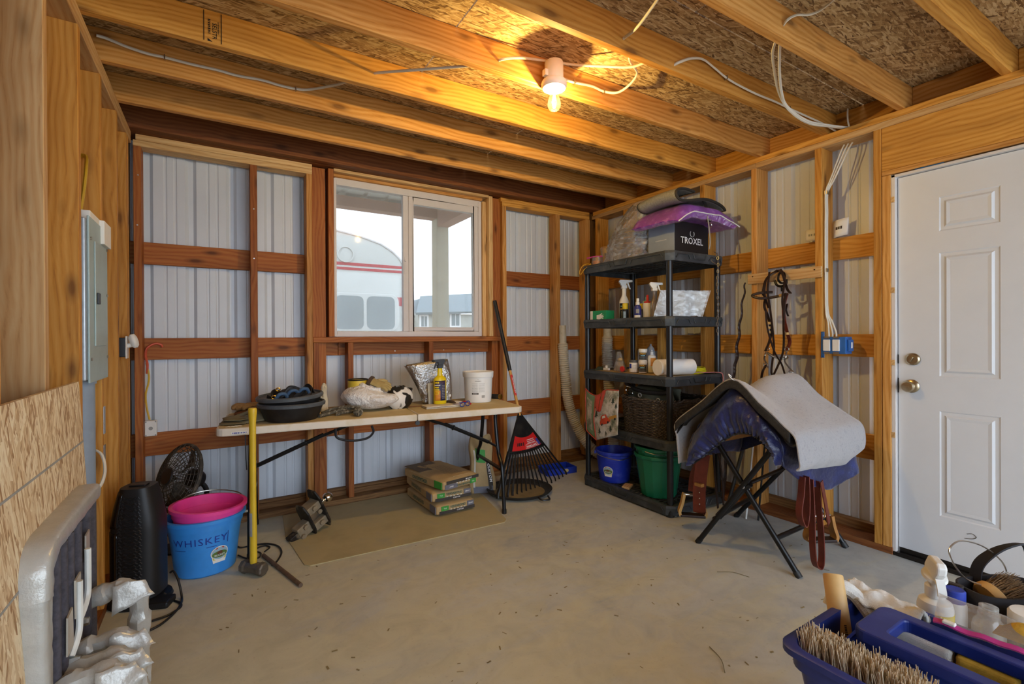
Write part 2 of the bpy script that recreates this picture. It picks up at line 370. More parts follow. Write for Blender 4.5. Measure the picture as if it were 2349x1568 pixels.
# grade stamp inked on the joist near the left end
def stamp(parent, px, y, z, h, yaw=0):
    g = MATS['black_gap']; m = MB(); fn = lambda a, b, d: V(px+a, y-d, z+b)
    for a in (-.031, .031): m.add([fn(a-.0016, -h/2, .0008), fn(a+.0016, -h/2, .0008), fn(a+.0016, h/2, .0008), fn(a-.0016, h/2, .0008)], [(0, 1, 2, 3)])
    m.build('ink_frame', g, parent, smooth=False)
    f2 = lambda x, yy, d: V(px+yy, y-d, z-x)
    lettering('SELSTR', .022, 'black_gap', parent, lambda x, yy, d: f2(x+.016, yy+.006, d), bold=.01, name='ink_stamp')
    smudge(parent, lambda x, yy, d: f2(x, yy+.02, d), .05, 1, .006, 'black_gap', name='ink_stamp'); smudge(parent, lambda x, yy, d: f2(x, yy-.012, d), .06, 1, .009, 'black_gap', name='ink_stamp')
    MB().add([f2(.050, -.018, .0008), f2(.062, -.018, .0008), f2(.062, .0, .0008)], [(0, 1, 2)]).build('ink_stamp', g, parent, smooth=False)
stamp(JOISTS[5], -.01-1.37+.0, -.0195, .0, .125)
# ------------------------------------------------------------------ siding panel (ribbed steel seen from inside)
def siding(name, parent, w, z0, z1, holes=None, loc=(0, 0, 0), rot=0):
    """ribbed sheet along local x, rib bulges towards local +y"""
    prof = []; x = 0; pitch = .2286
    base = [(0, 0), (.052, 0), (.058, .004), (.066, .004), (.072, 0), (.104, 0), (.110, .004), (.118, .004), (.124, 0), (.166, 0), (.184, .019), (.2106, .019), (.2286, 0)]
    while x < w-.001:
        for a, b in base[:-1]:
            if x+a <= w: prof.append((x+a, b))
        x += pitch
    prof.append((w, 0)); m = MB(); m.sheet(lambda u, v: V(*prof[min(int(round(u*(len(prof)-1))), len(prof)-1)], z0+(z1-z0)*v), len(prof)-1, 1)
    return m.build(name, 'siding_white', parent, smooth=False, solid=.0012, loc=loc, rot=(0, 0, rot))
# ------------------------------------------------------------------ back wall
YB = 3.60; YG = 3.705; YS = 3.744
wb = struct('wall_back', 'back wall of bare studs, girts and white ribbed steel siding', (0, YB, 0))
def bb(name, x0, x1, z0, z1, axis, mat, y0=0, y1=.104): return board(name, (x0, y0, z0), (x1, y1, z1), axis, mat, wb)
for x0, x1, z0, z1 in ((-.57, .345, 0, 2.6), (.345, .735, 0, 2.6), (.735, 1.26, 0, 1.235), (1.26, 1.97, 0, 1.235), (.735, 1.26, 2.40, 2.6), (1.26, 1.97, 2.40, 2.6), (1.97, 2.88, 0, 2.6), (2.88, 3.36, 0, 2.6)):
    siding('siding_panel', wb, x1-x0, z0, z1, loc=(x0, YS-YB, 0))
for z0, z1 in ((1.683, 1.818), (1.086, 1.221), (.486, .626)):
    segs = ((-.55, .72), (1.99, 3.30)) if z0 > 1.5 else ((-.55, .765), (.768, 3.30))
    for a, b in segs: bb('girt', a, b, z0, z1, 'x', 'fir_red', YG-YB, YS-YB-.002)
bb('skirt_board', -.55, 3.3, .0, .09, 'x', 'weathered_wood', YG-YB, YS-YB-.002)
bb('bottom_plate', -.43, .60, 0, .038, 'x', 'weathered_wood'); bb('bottom_plate', .601, 2.10, 0, .038, 'x', 'weathered_wood'); bb('bottom_plate', 2.101, 3.16, 0, .038, 'x', 'weathered_wood')
bb('top_plate', -.424, .575, 2.375, 2.410, 'x', 'pine_pale'); bb('top_plate', -.412, .575, 2.411, 2.446, 'x', 'pine_pale')
bb('top_plate', 2.14, 3.15, 2.375, 2.410, 'x', 'fir_gold'); bb('top_plate', 2.125, 3.15, 2.411, 2.446, 'x', 'fir_gold')
bb('stud', -.424, -.386, .038, 2.375, 'z', 'fir_red'); bb('stud', .189, .230, .038, 2.375, 'z', 'fir_red'); bb('stud', .536, .574, .038, 2.375, 'z', 'fir_tan')
bb('stud', 2.141, 2.182, .038, 2.375, 'z', 'fir_tan'); bb('stud', 2.730, 2.781, .038, 2.375, 'z', 'fir_tan'); bb('stud', 3.10, 3.155, .038, 2.375, 'z', 'fir_tan')
# poles behind the framing
bb('post', .577, .668, 0, 2.44, 'z', 'fir_red', .03, .14); bb('post', 2.048, 2.138, 0, 2.44, 'z', 'fir_red', .035, .14)
bb('post', -.56, -.455, 0, 2.446, 'z', 'weathered_wood', .0, .14); bb('post', 3.19, 3.30, 0, 2.446, 'z', 'weathered_wood', .03, .14)
# window rough opening
bb('stud', .683, .721, 1.224, 2.44, 'z', 'fir_red'); bb('stud', 2.006, 2.044, 1.224, 2.44, 'z', 'pine_pale'); bb('trimmer', 1.968, 2.004, 1.224, 2.40, 'z', 'pine_pale', .05, .12)
bb('header', .722, 2.005, 2.425, 2.446, 'x', 'pine_pale', .0, .12); bb('header', .722, 1.967, 2.402, 2.424, 'x', 'fir_tan', .045, .12)
bb('sill', .575, 2.135, 1.183, 1.222, 'x', 'fir_red', -.004, .104)
for a in (.577, .815, 1.447, 2.108): bb('cripple_stud', a, a+.038, .038, 1.183, 'z', 'fir_red')
bb('nailer', -.43, 3.16, .0385, .075, 'x', 'weathered_wood', .085, .104)
# nail heads
nm = MB()
for x, z in ((-.40, 2.2), (-.405, 1.9), (.21, 2.08), (.21, 1.75), (1.2, 1.11), (1.62, 1.11), (1.86, 1.11)):
    y = -.001 if x < .3 else YG-YB-.001
    nm.cyl((x, y, z), (x, y-.002, z), .004, n=8)
nm.build('nail_heads', 'nail', wb)
# ------------------------------------------------------------------ window 1 : white vinyl slider
win = struct('window_1', 'white vinyl sliding window with two clear panes', (0, 3.665, 0))
X0, X1, Z0, Z1 = .733, 1.966, 1.226, 2.400
def wbx(name, x0, x1, z0, z1, y0, y1, mat='vinyl'): return MB().bx((x0, y0, z0), (x1, y1, z1)).build(name, mat, win, smooth=False, bevel=.003)
fr = MB()
for a in ((X0, X0+.018, Z0, Z1), (X1-.03, X1, Z0, Z1), (X0+.018, X1-.03, Z1-.05, Z1), (X0+.018, X1-.03, Z0, Z0+.04)): fr.bx((a[0], 0, a[2]), (a[1], .075, a[3]))
fr.build('window_frame', 'vinyl', win, smooth=False, bevel=.004)
fr = MB()
for a in ((1.265, 1.318, 0), ): fr.bx((1.262, .008, Z0+.04), (1.306, .05, Z1-.05))
fr.build('meeting_rail', 'vinyl', win, smooth=False, bevel=.004)
fr = MB(); sx0, sx1, sz0, sz1 = 1.306, X1-.03, Z0+.04, Z1-.05
for a in ((sx0, sx0+.038, sz0, sz1), (sx1-.045, sx1, sz0, sz1), (sx0+.038, sx1-.045, sz1-.06, sz1), (sx0+.038, sx1-.045, sz0, sz0+.035)): fr.bx((a[0], .004, a[2]), (a[1], .045, a[3]))
fr.build('sash', 'vinyl', win, smooth=False, bevel=.005)
clear('pane_glass', (.76, .78, .78), .13, .03, .10, 'f4f4f2')
MB().bx((X0+.016, .052, Z0+.038), (1.27, .055, Z1-.048)).build('pane', 'pane_glass', win, smooth=False)
MB().bx((sx0+.036, .024, sz0+.033), (sx1-.043, .027, sz1-.058)).build('pane', 'pane_glass', win, smooth=False)
MB().bx((1.272, .004, 1.72), (1.284, .008, 1.86)).cyl((1.278, .004, 1.83), (1.278, -.006, 1.83), .008, n=10).build('latch', 'vinyl', win, smooth=False, bevel=.002)
# ------------------------------------------------------------------ right wall
XR = 3.17
wr = struct('wall_right', 'right wall of bare studs, girts and white ribbed steel siding', (XR, 0, 0))
def rb(name, y0, y1, z0, z1, axis, mat, x0=0, x1=.139): return board(name, (x0, y0, z0), (x1, y1, z1), axis, mat, wr)
for y1, y0 in ((3.74, 2.83), (2.83, 1.92), (1.92, 1.20)): siding('siding_panel', wr, y1-y0, 0, 2.6, loc=(.18, y1, 0), rot=-PI/2)
for y1, y0 in ((.13, -.78), (-.78, -1.7)): siding('siding_panel', wr, y1-y0, 0, 2.6, loc=(.18, y1, 0), rot=-PI/2)
siding('siding_panel', wr, 1.07, 2.12, 2.6, loc=(.18, 1.20, 0), rot=-PI/2)
for z0, z1 in ((1.692, 1.828), (1.086, 1.224), (.474, .622)):
    rb('girt', 1.5, 3.6, z0, z1, 'y', 'fir_gold', .14, .178); rb('girt', 1.17, 1.499, z0, z1, 'y', 'fir_gold', .14, .178); rb('girt', -1.7, .13, z0, z1, 'y', 'fir_gold', .14, .178)
rb('skirt_board', 1.17, 3.6, 0, .09, 'y', 'weathered_wood', .14, .178)
rb('bottom_plate', 1.12, 3.59, 0, .038, 'y', 'fir_dark'); rb('bottom_plate', -1.7, .13, 0, .038, 'y', 'fir_dark')
rb('top_plate', 1.9, 3.59, 2.375, 2.410, 'y', 'pine_pale'); rb('top_plate', -1.7, 1.899, 2.375, 2.410, 'y', 'pine_pale'); rb('top_plate', -1.7, 3.575, 2.411, 2.446, 'y', 'fir_gold')
for y, mt in ((3.50, 'fir_gold'), (3.12, 'fir_gold'), (2.73, 'fir_gold'), (2.305, 'fir_gold'), (1.892, 'fir_tan'), (1.477, 'fir_gold')): rb('stud', y, y+.04, .038, 2.375, 'z', mt)
rb('stud', 1.168, 1.206, .038, 2.375, 'z', 'fir_gold'); rb('trimmer', 1.125, 1.165, .038, 2.105, 'z', 'fir_tan')
rb('header', .02, 1.166, 2.132, 2.374, 'y', 'fir_gold', .0, .04); rb('header', .02, 1.166, 2.106, 2.131, 'y', 'fir_tan', -.002, .139)
rb('stud', .02, .058, .038, 2.106, 'z', 'fir_gold')
for y in (-.4, -.8, -1.2, -1.6): rb('stud', y, y+.038, .038, 2.375, 'z', 'fir_gold')
# ------------------------------------------------------------------ door 1
dr = struct('door_1', 'white six-panel exterior door with satin nickel knob and deadbolt', (XR+.03, 0, 0))
DY0, DY1, DZ0, DZ1 = .187, 1.101, .048, 2.082
def door_leaf():
    """door face with recessed and raised panels as one relief"""
    pans = []
    for y1, y0 in ((.926, .698), (.60, .372)):
        for z0, z1 in ((1.757, 1.935), (1.0, 1.645), (.272, .82)): pans.append((y0, y1, z0, z1))
    m = MB(); offs = [(0, 0), (.006, .0045), (.020, .0045), (.030, -.0035), (.044, -.001), (.048, -.001)]
    ys = sorted({DY0, DY1} | {p[0] for p in pans} | {p[1] for p in pans}); zs = sorted({DZ0, DZ1} | {p[2] for p in pans} | {p[3] for p in pans})
    for i in range(len(ys)-1):
        for j in range(len(zs)-1):
            a, b, c, d = ys[i], ys[i+1], zs[j], zs[j+1]
            if any(abs(a-p[0]) < 1e-6 and abs(c-p[2]) < 1e-6 for p in pans):
                prev = None
                for o, dep in offs:
                    q = [V(dep, a+o, c+o), V(dep, b-o, c+o), V(dep, b-o, d-o), V(dep, a+o, d-o)]
                    if prev:
                        for k in range(4): m.add([prev[k], prev[(k+1) % 4], q[(k+1) % 4], q[k]], [(0, 1, 2, 3)])
                    prev = q
                m.add(prev, [(0, 1, 2, 3)])
            else: m.add([V(0, a, c), V(0, b, c), V(0, b, d), V(0, a, d)], [(0, 1, 2, 3)])
    for q in ([(0, DY0, DZ0), (0, DY0, DZ1), (.044, DY0, DZ1), (.044, DY0, DZ0)], [(0, DY1, DZ0), (.044, DY1, DZ0), (.044, DY1, DZ1), (0, DY1, DZ1)], [(0, DY0, DZ1), (0, DY1, DZ1), (.044, DY1, DZ1), (.044, DY0, DZ1)], [(0, DY0, DZ0), (.044, DY0, DZ0), (.044, DY1, DZ0), (0, DY1, DZ0)], [(.044, DY0, DZ0), (.044, DY0, DZ1), (.044, DY1, DZ1), (.044, DY1, DZ0)]):
        m.add(q, [(0, 1, 2, 3)])
    return m
door_leaf().build('door_leaf', 'door_white', dr, smooth=False)
jm = MB(); jm.bx((-.024, 1.106, .02), (.1, 1.124, 2.1)); jm.bx((-.024, .16, .02), (.1, .18, 2.1)); jm.bx((-.024, .16, 2.086), (.1, 1.124, 2.1)); jm.build('door_frame', 'vinyl', dr, smooth=False, bevel=.002)
MB().bx((-.028, .165, 0), (.12, 1.118, .022)).bx((-.002, .19, .022), (.04, 1.098, .046)).build('threshold', 'dark_metal', dr, smooth=False, bevel=.003)
kx = V(-.0, 1.043, .94); kn = MB(); R90 = Euler((0, -PI/2, 0)).to_matrix()
kn.lathe([(.0, 0), (.036, 0), (.036, .006), (.030, .011), (.015, .014), (.012, .028), (.018, .034), (.028, .042), (.030, .054), (.024, .064), (.0, .067)], 28, kx, M=R90); kn.box(kx+V(-.069, 0, 0), (.008, .016, .005)); kn.build('door_knob', 'satin_nickel', dr)
kx = V(0, 1.036, 1.086); kn = MB().lathe([(0, 0), (.033, 0), (.033, .008), (.025, .014), (0, .015)], 28, kx, M=R90); kn.box(kx+V(-.022, 0, 0), (.02, .008, .03), (.5, 0, 0)); kn.build('deadbolt', 'satin_nickel', dr, bevel=.002)
MB().bx((-.002, 1.0995, .90), (.035, 1.104, .98)).bx((-.002, 1.0995, 1.06), (.035, 1.104, 1.11)).build('strike_plate', 'dark_metal', dr, smooth=False)
for z in (.65, 1.05, 1.45, 1.95): MB().bx((-.03, 1.108, z), (.05, 1.1245, z+.03)).build('shim', 'pine_pale', dr, smooth=False)
plain('blue_plastic_film', '2a6fae', .4); MB().sheet(lambda u, v: V(-.02+.01*nz(u*6, v*4), 1.02-.12*u, 2.101+.010*v+.006*nz(u*9, v*3, 2)), 16, 4).build('blue_film', 'blue_plastic_film', dr, solid=.001)
t_ = MB(); t_.tube(spline([(-.002, .82, .215), (-.002, .80, .222), (-.002, .785, .21), (-.002, .80, .197), (-.002, .83, .19)], 6), .0012, 5); t_.build('pencil_mark', 'dark_metal', dr)
# ------------------------------------------------------------------ left wall
XL = -.43
wl = struct('wall_left', 'left wall of bare vertical studs under a double plate', (XL, 0, 0))
def lb(name, y0, y1, z0, z1, axis, mat, x0=-.139, x1=0): return board(name, (x0, y0, z0), (x1, y1, z1), axis, mat, wl)
lb('top_plate', -1.7, 3.575, 2.375, 2.410, 'y', 'pine_pale'); lb('top_plate', -1.7, 3.575, 2.411, 2.446, 'y', 'pine_pale'); lb('bottom_plate', -1.7, 3.575, 0, .038, 'y', 'fir_dark')
for y in (-.85, -.44, -.03, .38, .78, 1.15, 1.53): lb('stud', y, y+.038, .038, 2.375, 'z', 'fir_gold')
for y, mt in ((1.905, 'pine_pale'), (2.315, 'fir_gold'), (2.702, 'fir_gold'), (3.095, 'fir_gold'), (3.40, 'fir_gold'), (3.442, 'fir_gold')): lb('stud', y, y+.038, .038, 2.375, 'z', mt)
osb('osb_wall', [(.1, srgb('6a4d30')), (.4, srgb('a8855a')), (.7, srgb('c4a578')), (.95, srgb('d8c096'))])
for y0, y1 in ((-1.7, -.6), (-.595, .6), (.605, 1.83), (1.835, 3.6)): MB().bx((-.152, y0, 0), (-.1395, y1, 2.64)).build('sheathing', 'osb_wall', wl, smooth=False)
# ------------------------------------------------------------------ outside the window
plain('gravel', 'a39a8c', .9, 0, .25, 3, bump=.5)
g = MB().bx((-40, 3.79, -.2), (60, 90, -.06)).build('ground_yard', 'gravel', None, smooth=False); g['kind'] = 'structure'; g['label'] = 'pale gravel yard outside the window'
plain('bounce_pale', 'd6d1c6', .9, 0, .1, 3)  # kept bright so more light bounces up to the ceiling
g = MB().bx((-12, -16, -.2), (16, -2.61, -.06)).build('bounce_ground', 'bounce_pale', None, smooth=False); g['kind'] = 'structure'; g['label'] = 'unseen pale ground added before the open front to bounce light'  # unseen ground added out front as a light bounce for the room
plain('camper_white', 'bcb9b2', .45, 0, .04, 2); plain('camper_red', 'a8303c', .5); plain('tinted_glass', '6c7474', .15, 0, .15, 3); plain('roof_steel', 'c4c0b4', .5, 0, .05); plain('beam_wood', 'a48070', .8, 0, .1, 4); plain('post_wood', 'b4aa94', .8, 0, .1, 6)
t = thing('camper_trailer', 'white camper trailer with red stripes parked outside the window', 'camper', (1.0, 7.0, -.06))
prof = [(-4.2, .55), (1.30, .55), (1.42, .75), (1.46, 1.2), (1.46, 1.7), (1.435, 2.2)]+[(1.42-.0, 2.353), (1.35, 2.471), (1.242, 2.568), (1.066, 2.665), (.777, 2.746), (.429, 2.799), (-.2, 2.84), (-4.2, 2.86)]
MB().prism(prof, (0, 2.3), lambda x, y, d: V(x, d, y)).build('body', 'camper_white', t, smooth=False, bevel=.03, seg=3)
MB().tube([(x, -.004, z) for x, z in prof[5:]], .018, 6).build('roof_trim', 'vinyl', t)
for x0, x1, z0, z1 in ((-4, 1.425, 2.31, 2.352), (-4, 1.42, 2.245, 2.283), (1.31, 1.45, 1.75, 1.88)): MB().bx((x0, -.004, z0), (x1, .01, z1)).build('stripe', 'camper_red', t, smooth=False)
MB().lathe([(.10, 0), (.117, 0), (.117, .02), (.10, .02), (.10, 0)], 32, (.555, 0, 2.465), M=Euler((PI/2, 0, 0)).to_matrix()).lathe([(0, .004), (.10, .004), (0, .006)], 32, (.555, 0, 2.465), M=Euler((PI/2, 0, 0)).to_matrix()).build('round_vent', 'camper_white', t)
def rr(x0, x1, z0, z1, r): return rrect_(x0, x1, z0, z1, r)
def rrect_(x0, x1, y0, y1, r, n=6):
    P = []
    for cx, cy, a in ((x1-r, y1-r, 0), (x0+r, y1-r, PI/2), (x0+r, y0+r, PI), (x1-r, y0+r, 3*PI/2)):
        P += [(cx+r*math.cos(a+PI/2*k/n), cy+r*math.sin(a+PI/2*k/n)) for k in range(n+1)]
    return P
wn = MB().prism(rrect_(.36, 1.325, 1.37, 1.92, .12), (-.03, .0), lambda x, y, d: V(x, d, y)).build('window_frame', 'camper_white', t, smooth=False, bevel=.01)
MB().prism(rrect_(.40, .80, 1.395, 1.875, .08), (-.034, -.02), lambda x, y, d: V(x, d, y)).build('pane', 'tinted_glass', wn, smooth=False); MB().prism(rrect_(.845, 1.26, 1.395, 1.88, .08), (-.034, -.02), lambda x, y, d: V(x, d, y)).build('pane', 'tinted_glass', wn, smooth=False)
for x in (-1.4, -.6):
    MB().lathe([(0, -.1), (.2, -.1), (.33, -.1), (.34, -.06), (.34, .1), (0, .1)], 28, (x, .12, .34), M=Euler((PI/2, 0, 0)).to_matrix()).build('wheel', 'black_gap', t)
MB().cyl((1.0, 1.1, .0), (1.0, 1.1, .6), .05, n=10).build('jack_stand', 'galv', t)
pr_ = struct('porch_roof', 'porch roof of ribbed steel on a timber beam outside', (0, 3.78, 0))
MB().bx((-2.5, 1.34, 2.59), (2.31, 1.48, 2.70)).build('beam', 'beam_wood', pr_, smooth=False); MB().bx((2.17, .02, 2.5), (2.31, 1.34, 2.75)).build('beam', 'beam_wood', pr_, smooth=False); MB().bx((-2.5, .02, 2.62), (2.6, .09, 2.76)).build('ledger', 'beam_wood', pr_, smooth=False)
MB().bx((-2.5, .62, 2.62), (2.6, .70, 2.72)).build('purlin', 'beam_wood', pr_, smooth=False)
m = MB(); xs = []
x = -2.5
while x < 2.7: xs += [(x, 0), (x+.16, 0), (x+.18, .02), (x+.21, .02)]; x += .2286
m.sheet(lambda u, v: V(xs[int(round(u*(len(xs)-1)))][0], .05+1.75*v, 2.775-.05*v+xs[int(round(u*(len(xs)-1)))][1]), len(xs)-1, 1); m.build('roof_sheet', 'roof_steel', pr_, smooth=False, solid=.002)
MB().bx((2.16, 1.34, -.06), (2.31, 1.49, 2.6)).build('post', 'post_wood', pr_, smooth=False, bevel=.004)
plain('house_wall', 'a8a59c', .8, 0, .04, 2); plain('house_roof', '767d80', .85, 0, .1, 6)
t = thing('far_house', 'distant pale house with a grey gable roof beyond the yard', 'house', (14, 30, -.06))
MB().bx((-2.7, 0, 0), (4.5, 6, 2.85)).build('wall', 'house_wall', t, smooth=False); MB().bx((-6.0, 1, 0), (-1.2, 7, 2.5)).build('wall', 'house_wall', t, smooth=False)
MB().add([V(-3.0, -.4, 2.8), V(5, -.4, 3.15), V(5, 3, 4.75), V(-1.4, 3, 4.2)], [(0, 1, 2, 3)]).add([V(-6.2, .6, 2.45), V(-.6, .6, 2.8), V(-.6, 3.5, 4.2), V(-3.0, 3.5, 3.6)], [(0, 1, 2, 3)]).build('roof', 'house_roof', t, smooth=False, solid=.15)
for x0, x1, z0, z1 in ((-2.5, -2.1, 1.98, 2.65), (-1.6, -1.35, 1.98, 2.6), (-.30, .28, 2.05, 2.85)):
    f = MB().bx((x0-.12, -.06, z0-.12), (x1+.12, .02, z1+.12)).build('window', 'vinyl', t, smooth=False); MB().bx((x0, -.08, z0), ((x0+x1)/2-.03, .02, z1)).bx(((x0+x1)/2+.03, -.08, z0), (x1, .02, z1)).build('panes', 'tinted_glass', f, smooth=False, kind='stuff')
plain('leaf_far', '5f7466', .9, 0, .3, 4); t = thing('far_tree', 'distant grey-green tree left of the far house', 'tree', (15.4, 40, -.06))
m = MB(); rd = random.Random(3)
for k in range(420):
    th, ph, r_ = rd.uniform(0, 2*PI), rd.uniform(-.6, 1.5), rd.uniform(.55, 1); c = V(1.15*r_*math.cos(th)*math.cos(ph), 1.0*r_*math.sin(th)*math.cos(ph), 3.6+1.0*r_*math.sin(ph)); s = rd.uniform(.1, .2); a = V(rd.uniform(-1, 1), rd.uniform(-1, 1), rd.uniform(-1, 1)).normalized()*s; b = a.orthogonal().normalized()*s
    m.add([c-a, c-b, c+a, c+b], [(0, 1, 2, 3)])
m.build('foliage', 'leaf_far', t, smooth=False, kind='stuff'); MB().cyl((0, 0, 0), (0, 0, 3.4), .16, .1, n=10).build('trunk', 'weathered_wood', t)
# ------------------------------------------------------------------ common object materials
plain('white_plastic', 'e6e4de', .4, 0, .04); plain('cable_white', 'd8d2c4', .5, 0, .06); plain('cable_yellow', 'c9a227', .5); plain('cable_orange', 'c9583a', .5); plain('cable_black', '17171a', .45)
plain('black_plastic', '1c1c1f', .38, 0, .2, 20); plain('black_metal', '16171a', .32, .3, .2); plain('black_rubber', '1a1a1b', .55, 0, .25, 9, c2='3a3a38')
plain('steel', 'b9b5ad', .3, 1, .12, 40); plain('brass', 'c8a85a', .3, 1); plain('chrome', 'd8d6d0', .12, 1)
plain('ink_black', '17171a', .7); plain('ink_white', 'ececea', .7); plain('ink_red', 'c62a22', .6); plain('ink_blue', '22389a', .6); plain('ink_grey', '9a9a98', .7); plain('paper_white', 'eceae4', .75, 0, .03)
clear('bulb_glass', (1, .9, .66), .003, .02, .12); emit('filament', 'ffc46a', 14)
# ------------------------------------------------------------------ bare bulb on the joist
LX, LY = 1.386, 1.836
t = thing('ceiling_light', 'white lampholder with a glowing bare filament bulb on a joist', 'light', (LX, LY, 2.305))
m = MB(); m.lathe([(0, .235), (.043, .235), (.045, .23), (.045, .14), (.043, .135), (0, .135)], 28); m.bx((-.06, -.012, .155), (-.04, .012, .185)); m.bx((-.02, .03, .17), (.02, .055, .21)); m.build('junction_box', 'white_plastic', t)
m = MB().lathe([(0, .142), (.058, .142), (.061, .136), (.061, .118), (.055, .108), (.03, .1), (.024, .094), (.02, .094), (0, .094)], 32); m.build('lampholder', 'white_plastic', t)
b = MB().lathe([(0, 0), (.012, .0015), (.024, .008), (.031, .022), (.032, .036), (.028, .055), (.021, .076), (.016, .092), (.015, .096)], 28).build('bulb', 'bulb_glass', t)
f = MB()
for k in range(6):
    a = k*PI/3; f.tube([(.004*math.cos(a), .004*math.sin(a), .085), (.011*math.cos(a), .011*math.sin(a), .045), (.005*math.cos(a+.5), .005*math.sin(a+.5), .014)], .0012, 5)
f.build('filament', 'filament', b)
ld = bpy.data.lights.new('bulb_light', 'POINT'); ld.energy = 22; ld.color = (1, .74, .30); ld.shadow_soft_size = .008
lo = bpy.data.objects.new('bulb_light', ld); COL.objects.link(lo); lo.parent = t; lo.location = (0, 0, .045)
# ------------------------------------------------------------------ ceiling cables
def cable(name, label, pts, r=.0045, mat='cable_white', flat=1.5, n=6, staples=()):
    P = spline(pts, 6); base = P[0].copy(); base = Vector((round(base.x, 3), round(base.y, 3), round(base.z, 3)))
    o = MB().tube([p-base for p in P], r, n, sy=flat, up=None).build(name, mat, None, loc=base); tag(o, label, 'cable')
    if staples:
        for q in staples:
            p = Vector(pts[q])-base
            MB().box(p, (.004, .016, .022)).build('staple', 'steel', o, smooth=False)
    return o
cable('electrical_cable', 'white cable stapled in waves along the joist at upper left', [(-.44, 2.70, 2.535), (-.406, 2.706, 2.536), (-.334, 2.706, 2.521), (-.26, 2.706, 2.514), (-.2, 2.706, 2.516), (-.092, 2.704, 2.514), (.004, 2.704, 2.517), (.091, 2.702, 2.513), (.196, 2.70, 2.520), (.277, 2.70, 2.516), (.354, 2.70, 2.518), (.419, 2.695, 2.53), (.52, 2.62, 2.545), (.60, 2.5, 2.54), (.66, 2.37, 2.512)], staples=(4, 10))
cable('electrical_cable', 'short white cable crossing between two joists left of the bulb', [(.655, 2.34, 2.51), (.667, 2.312, 2.508), (.75, 2.2, 2.488), (.832, 2.1, 2.472), (1.0, 1.95, 2.466), (1.06, 1.925, 2.48)])
cable('electrical_cable', 'white cable running straight past the top of the lampholder', [(1.118, 1.92, 2.5), (1.124, 1.885, 2.5), (1.222, 1.875, 2.532), (1.379, 1.86, 2.555), (1.48, 1.80, 2.54), (1.575, 1.7, 2.512), (1.625, 1.57, 2.46), (1.65, 1.5, 2.455)])
cable('electrical_cable', 'white cable looping from the lampholder round to the next joist', [(1.41, 1.875, 2.525), (1.451, 1.882, 2.517), (1.489, 1.882, 2.509), (1.546, 1.882, 2.510), (1.665, 1.88, 2.522), (1.737, 1.87, 2.51), (1.775, 1.82, 2.49), (1.80, 1.78, 2.50), (1.80, 1.72, 2.515), (1.72, 1.62, 2.487), (1.60, 1.55, 2.47), (1.56, 1.51, 2.474)], staples=(3, 5))
cable('electrical_cable', 'white cable slanting down between joists above the shelf side', [(1.48, 1.47, 2.49), (1.478, 1.455, 2.488), (1.45, 1.36, 2.47), (1.40, 1.22, 2.47), (1.37, 1.13, 2.48)])
cable('electrical_cable', 'white cable loop poking through the joist at the top edge', [(2.02, 1.10, 2.50), (1.985, 1.055, 2.506), (2.03, 1.04, 2.535), (2.10, 1.03, 2.555), (2.13, 1.0, 2.565), (2.10, .93, 2.56), (2.03, .86, 2.55), (1.98, .76, 2.53)])
for k, (d, lab) in enumerate(((0, 'left one of two white cables drooping to the right wall plate'), (.035, 'right one of two white cables drooping to the right wall plate'))):
    cable('electrical_cable', lab, [(2.02+d, 1.11, 2.50), (2.03+d, 1.125, 2.475), (2.14+d*1.6, 1.2, 2.495-d*.4), (2.258+d*1.4, 1.26, 2.49-d*.6), (2.42+d, 1.33, 2.462-d*.3), (2.579, 1.375, 2.437+d*.2), (2.72, 1.385, 2.415+d*.3), (2.86, 1.385, 2.412+d*.3), (3.03, 1.38, 2.437+d*.2), (3.17, 1.37-d*.3, 2.456), (3.26, 1.36-d, 2.458)])
cable('electrical_cable', 'white cable stapled along the joist beside the two drooping cables', [(1.80, 1.47, 2.47), (1.819, 1.452, 2.482), (1.899, 1.448, 2.522), (1.987, 1.448, 2.543), (2.078, 1.446, 2.524), (2.161, 1.444, 2.503), (2.26, 1.442, 2.493), (2.403, 1.438, 2.486), (2.57, 1.435, 2.488), (2.719, 1.432, 2.485), (2.926, 1.43, 2.484), (3.079, 1.425, 2.48), (3.19, 1.41, 2.458), (3.27, 1.40, 2.455)], staples=(5, 9))
cable('electrical_cable', 'short white cable stub standing on the right wall plate', [(3.21, 1.34, 2.45), (3.2, 1.345, 2.49), (3.2, 1.347, 2.53), (3.21, 1.35, 2.57)])
for k, lab in enumerate(('left white cable of three running down to the blue switch box', 'middle white cable of three running down to the blue switch box', 'right white cable of three running down to the blue switch box')):
    d = (k-1)
    cable('electrical_cable', lab, [(3.24, 1.36-d*.022, 2.372), (3.22, 1.372-d*.02, 2.33), (3.2, 1.427-d*.012, 2.177), (3.2+d*.012, 1.462, 2.098), (3.2+d*.012, 1.464, 1.974), (3.2+d*.012, 1.466, 1.821), (3.2+d*.012, 1.466, 1.62), (3.2+d*.012, 1.464, 1.374), (3.20+d*.004, 1.445-d*.01, 1.30), (3.19, 1.428-d*.02, 1.235), (3.185, 1.425-d*.02, 1.2)], r=.004, flat=1.3, staples=(3, 6))
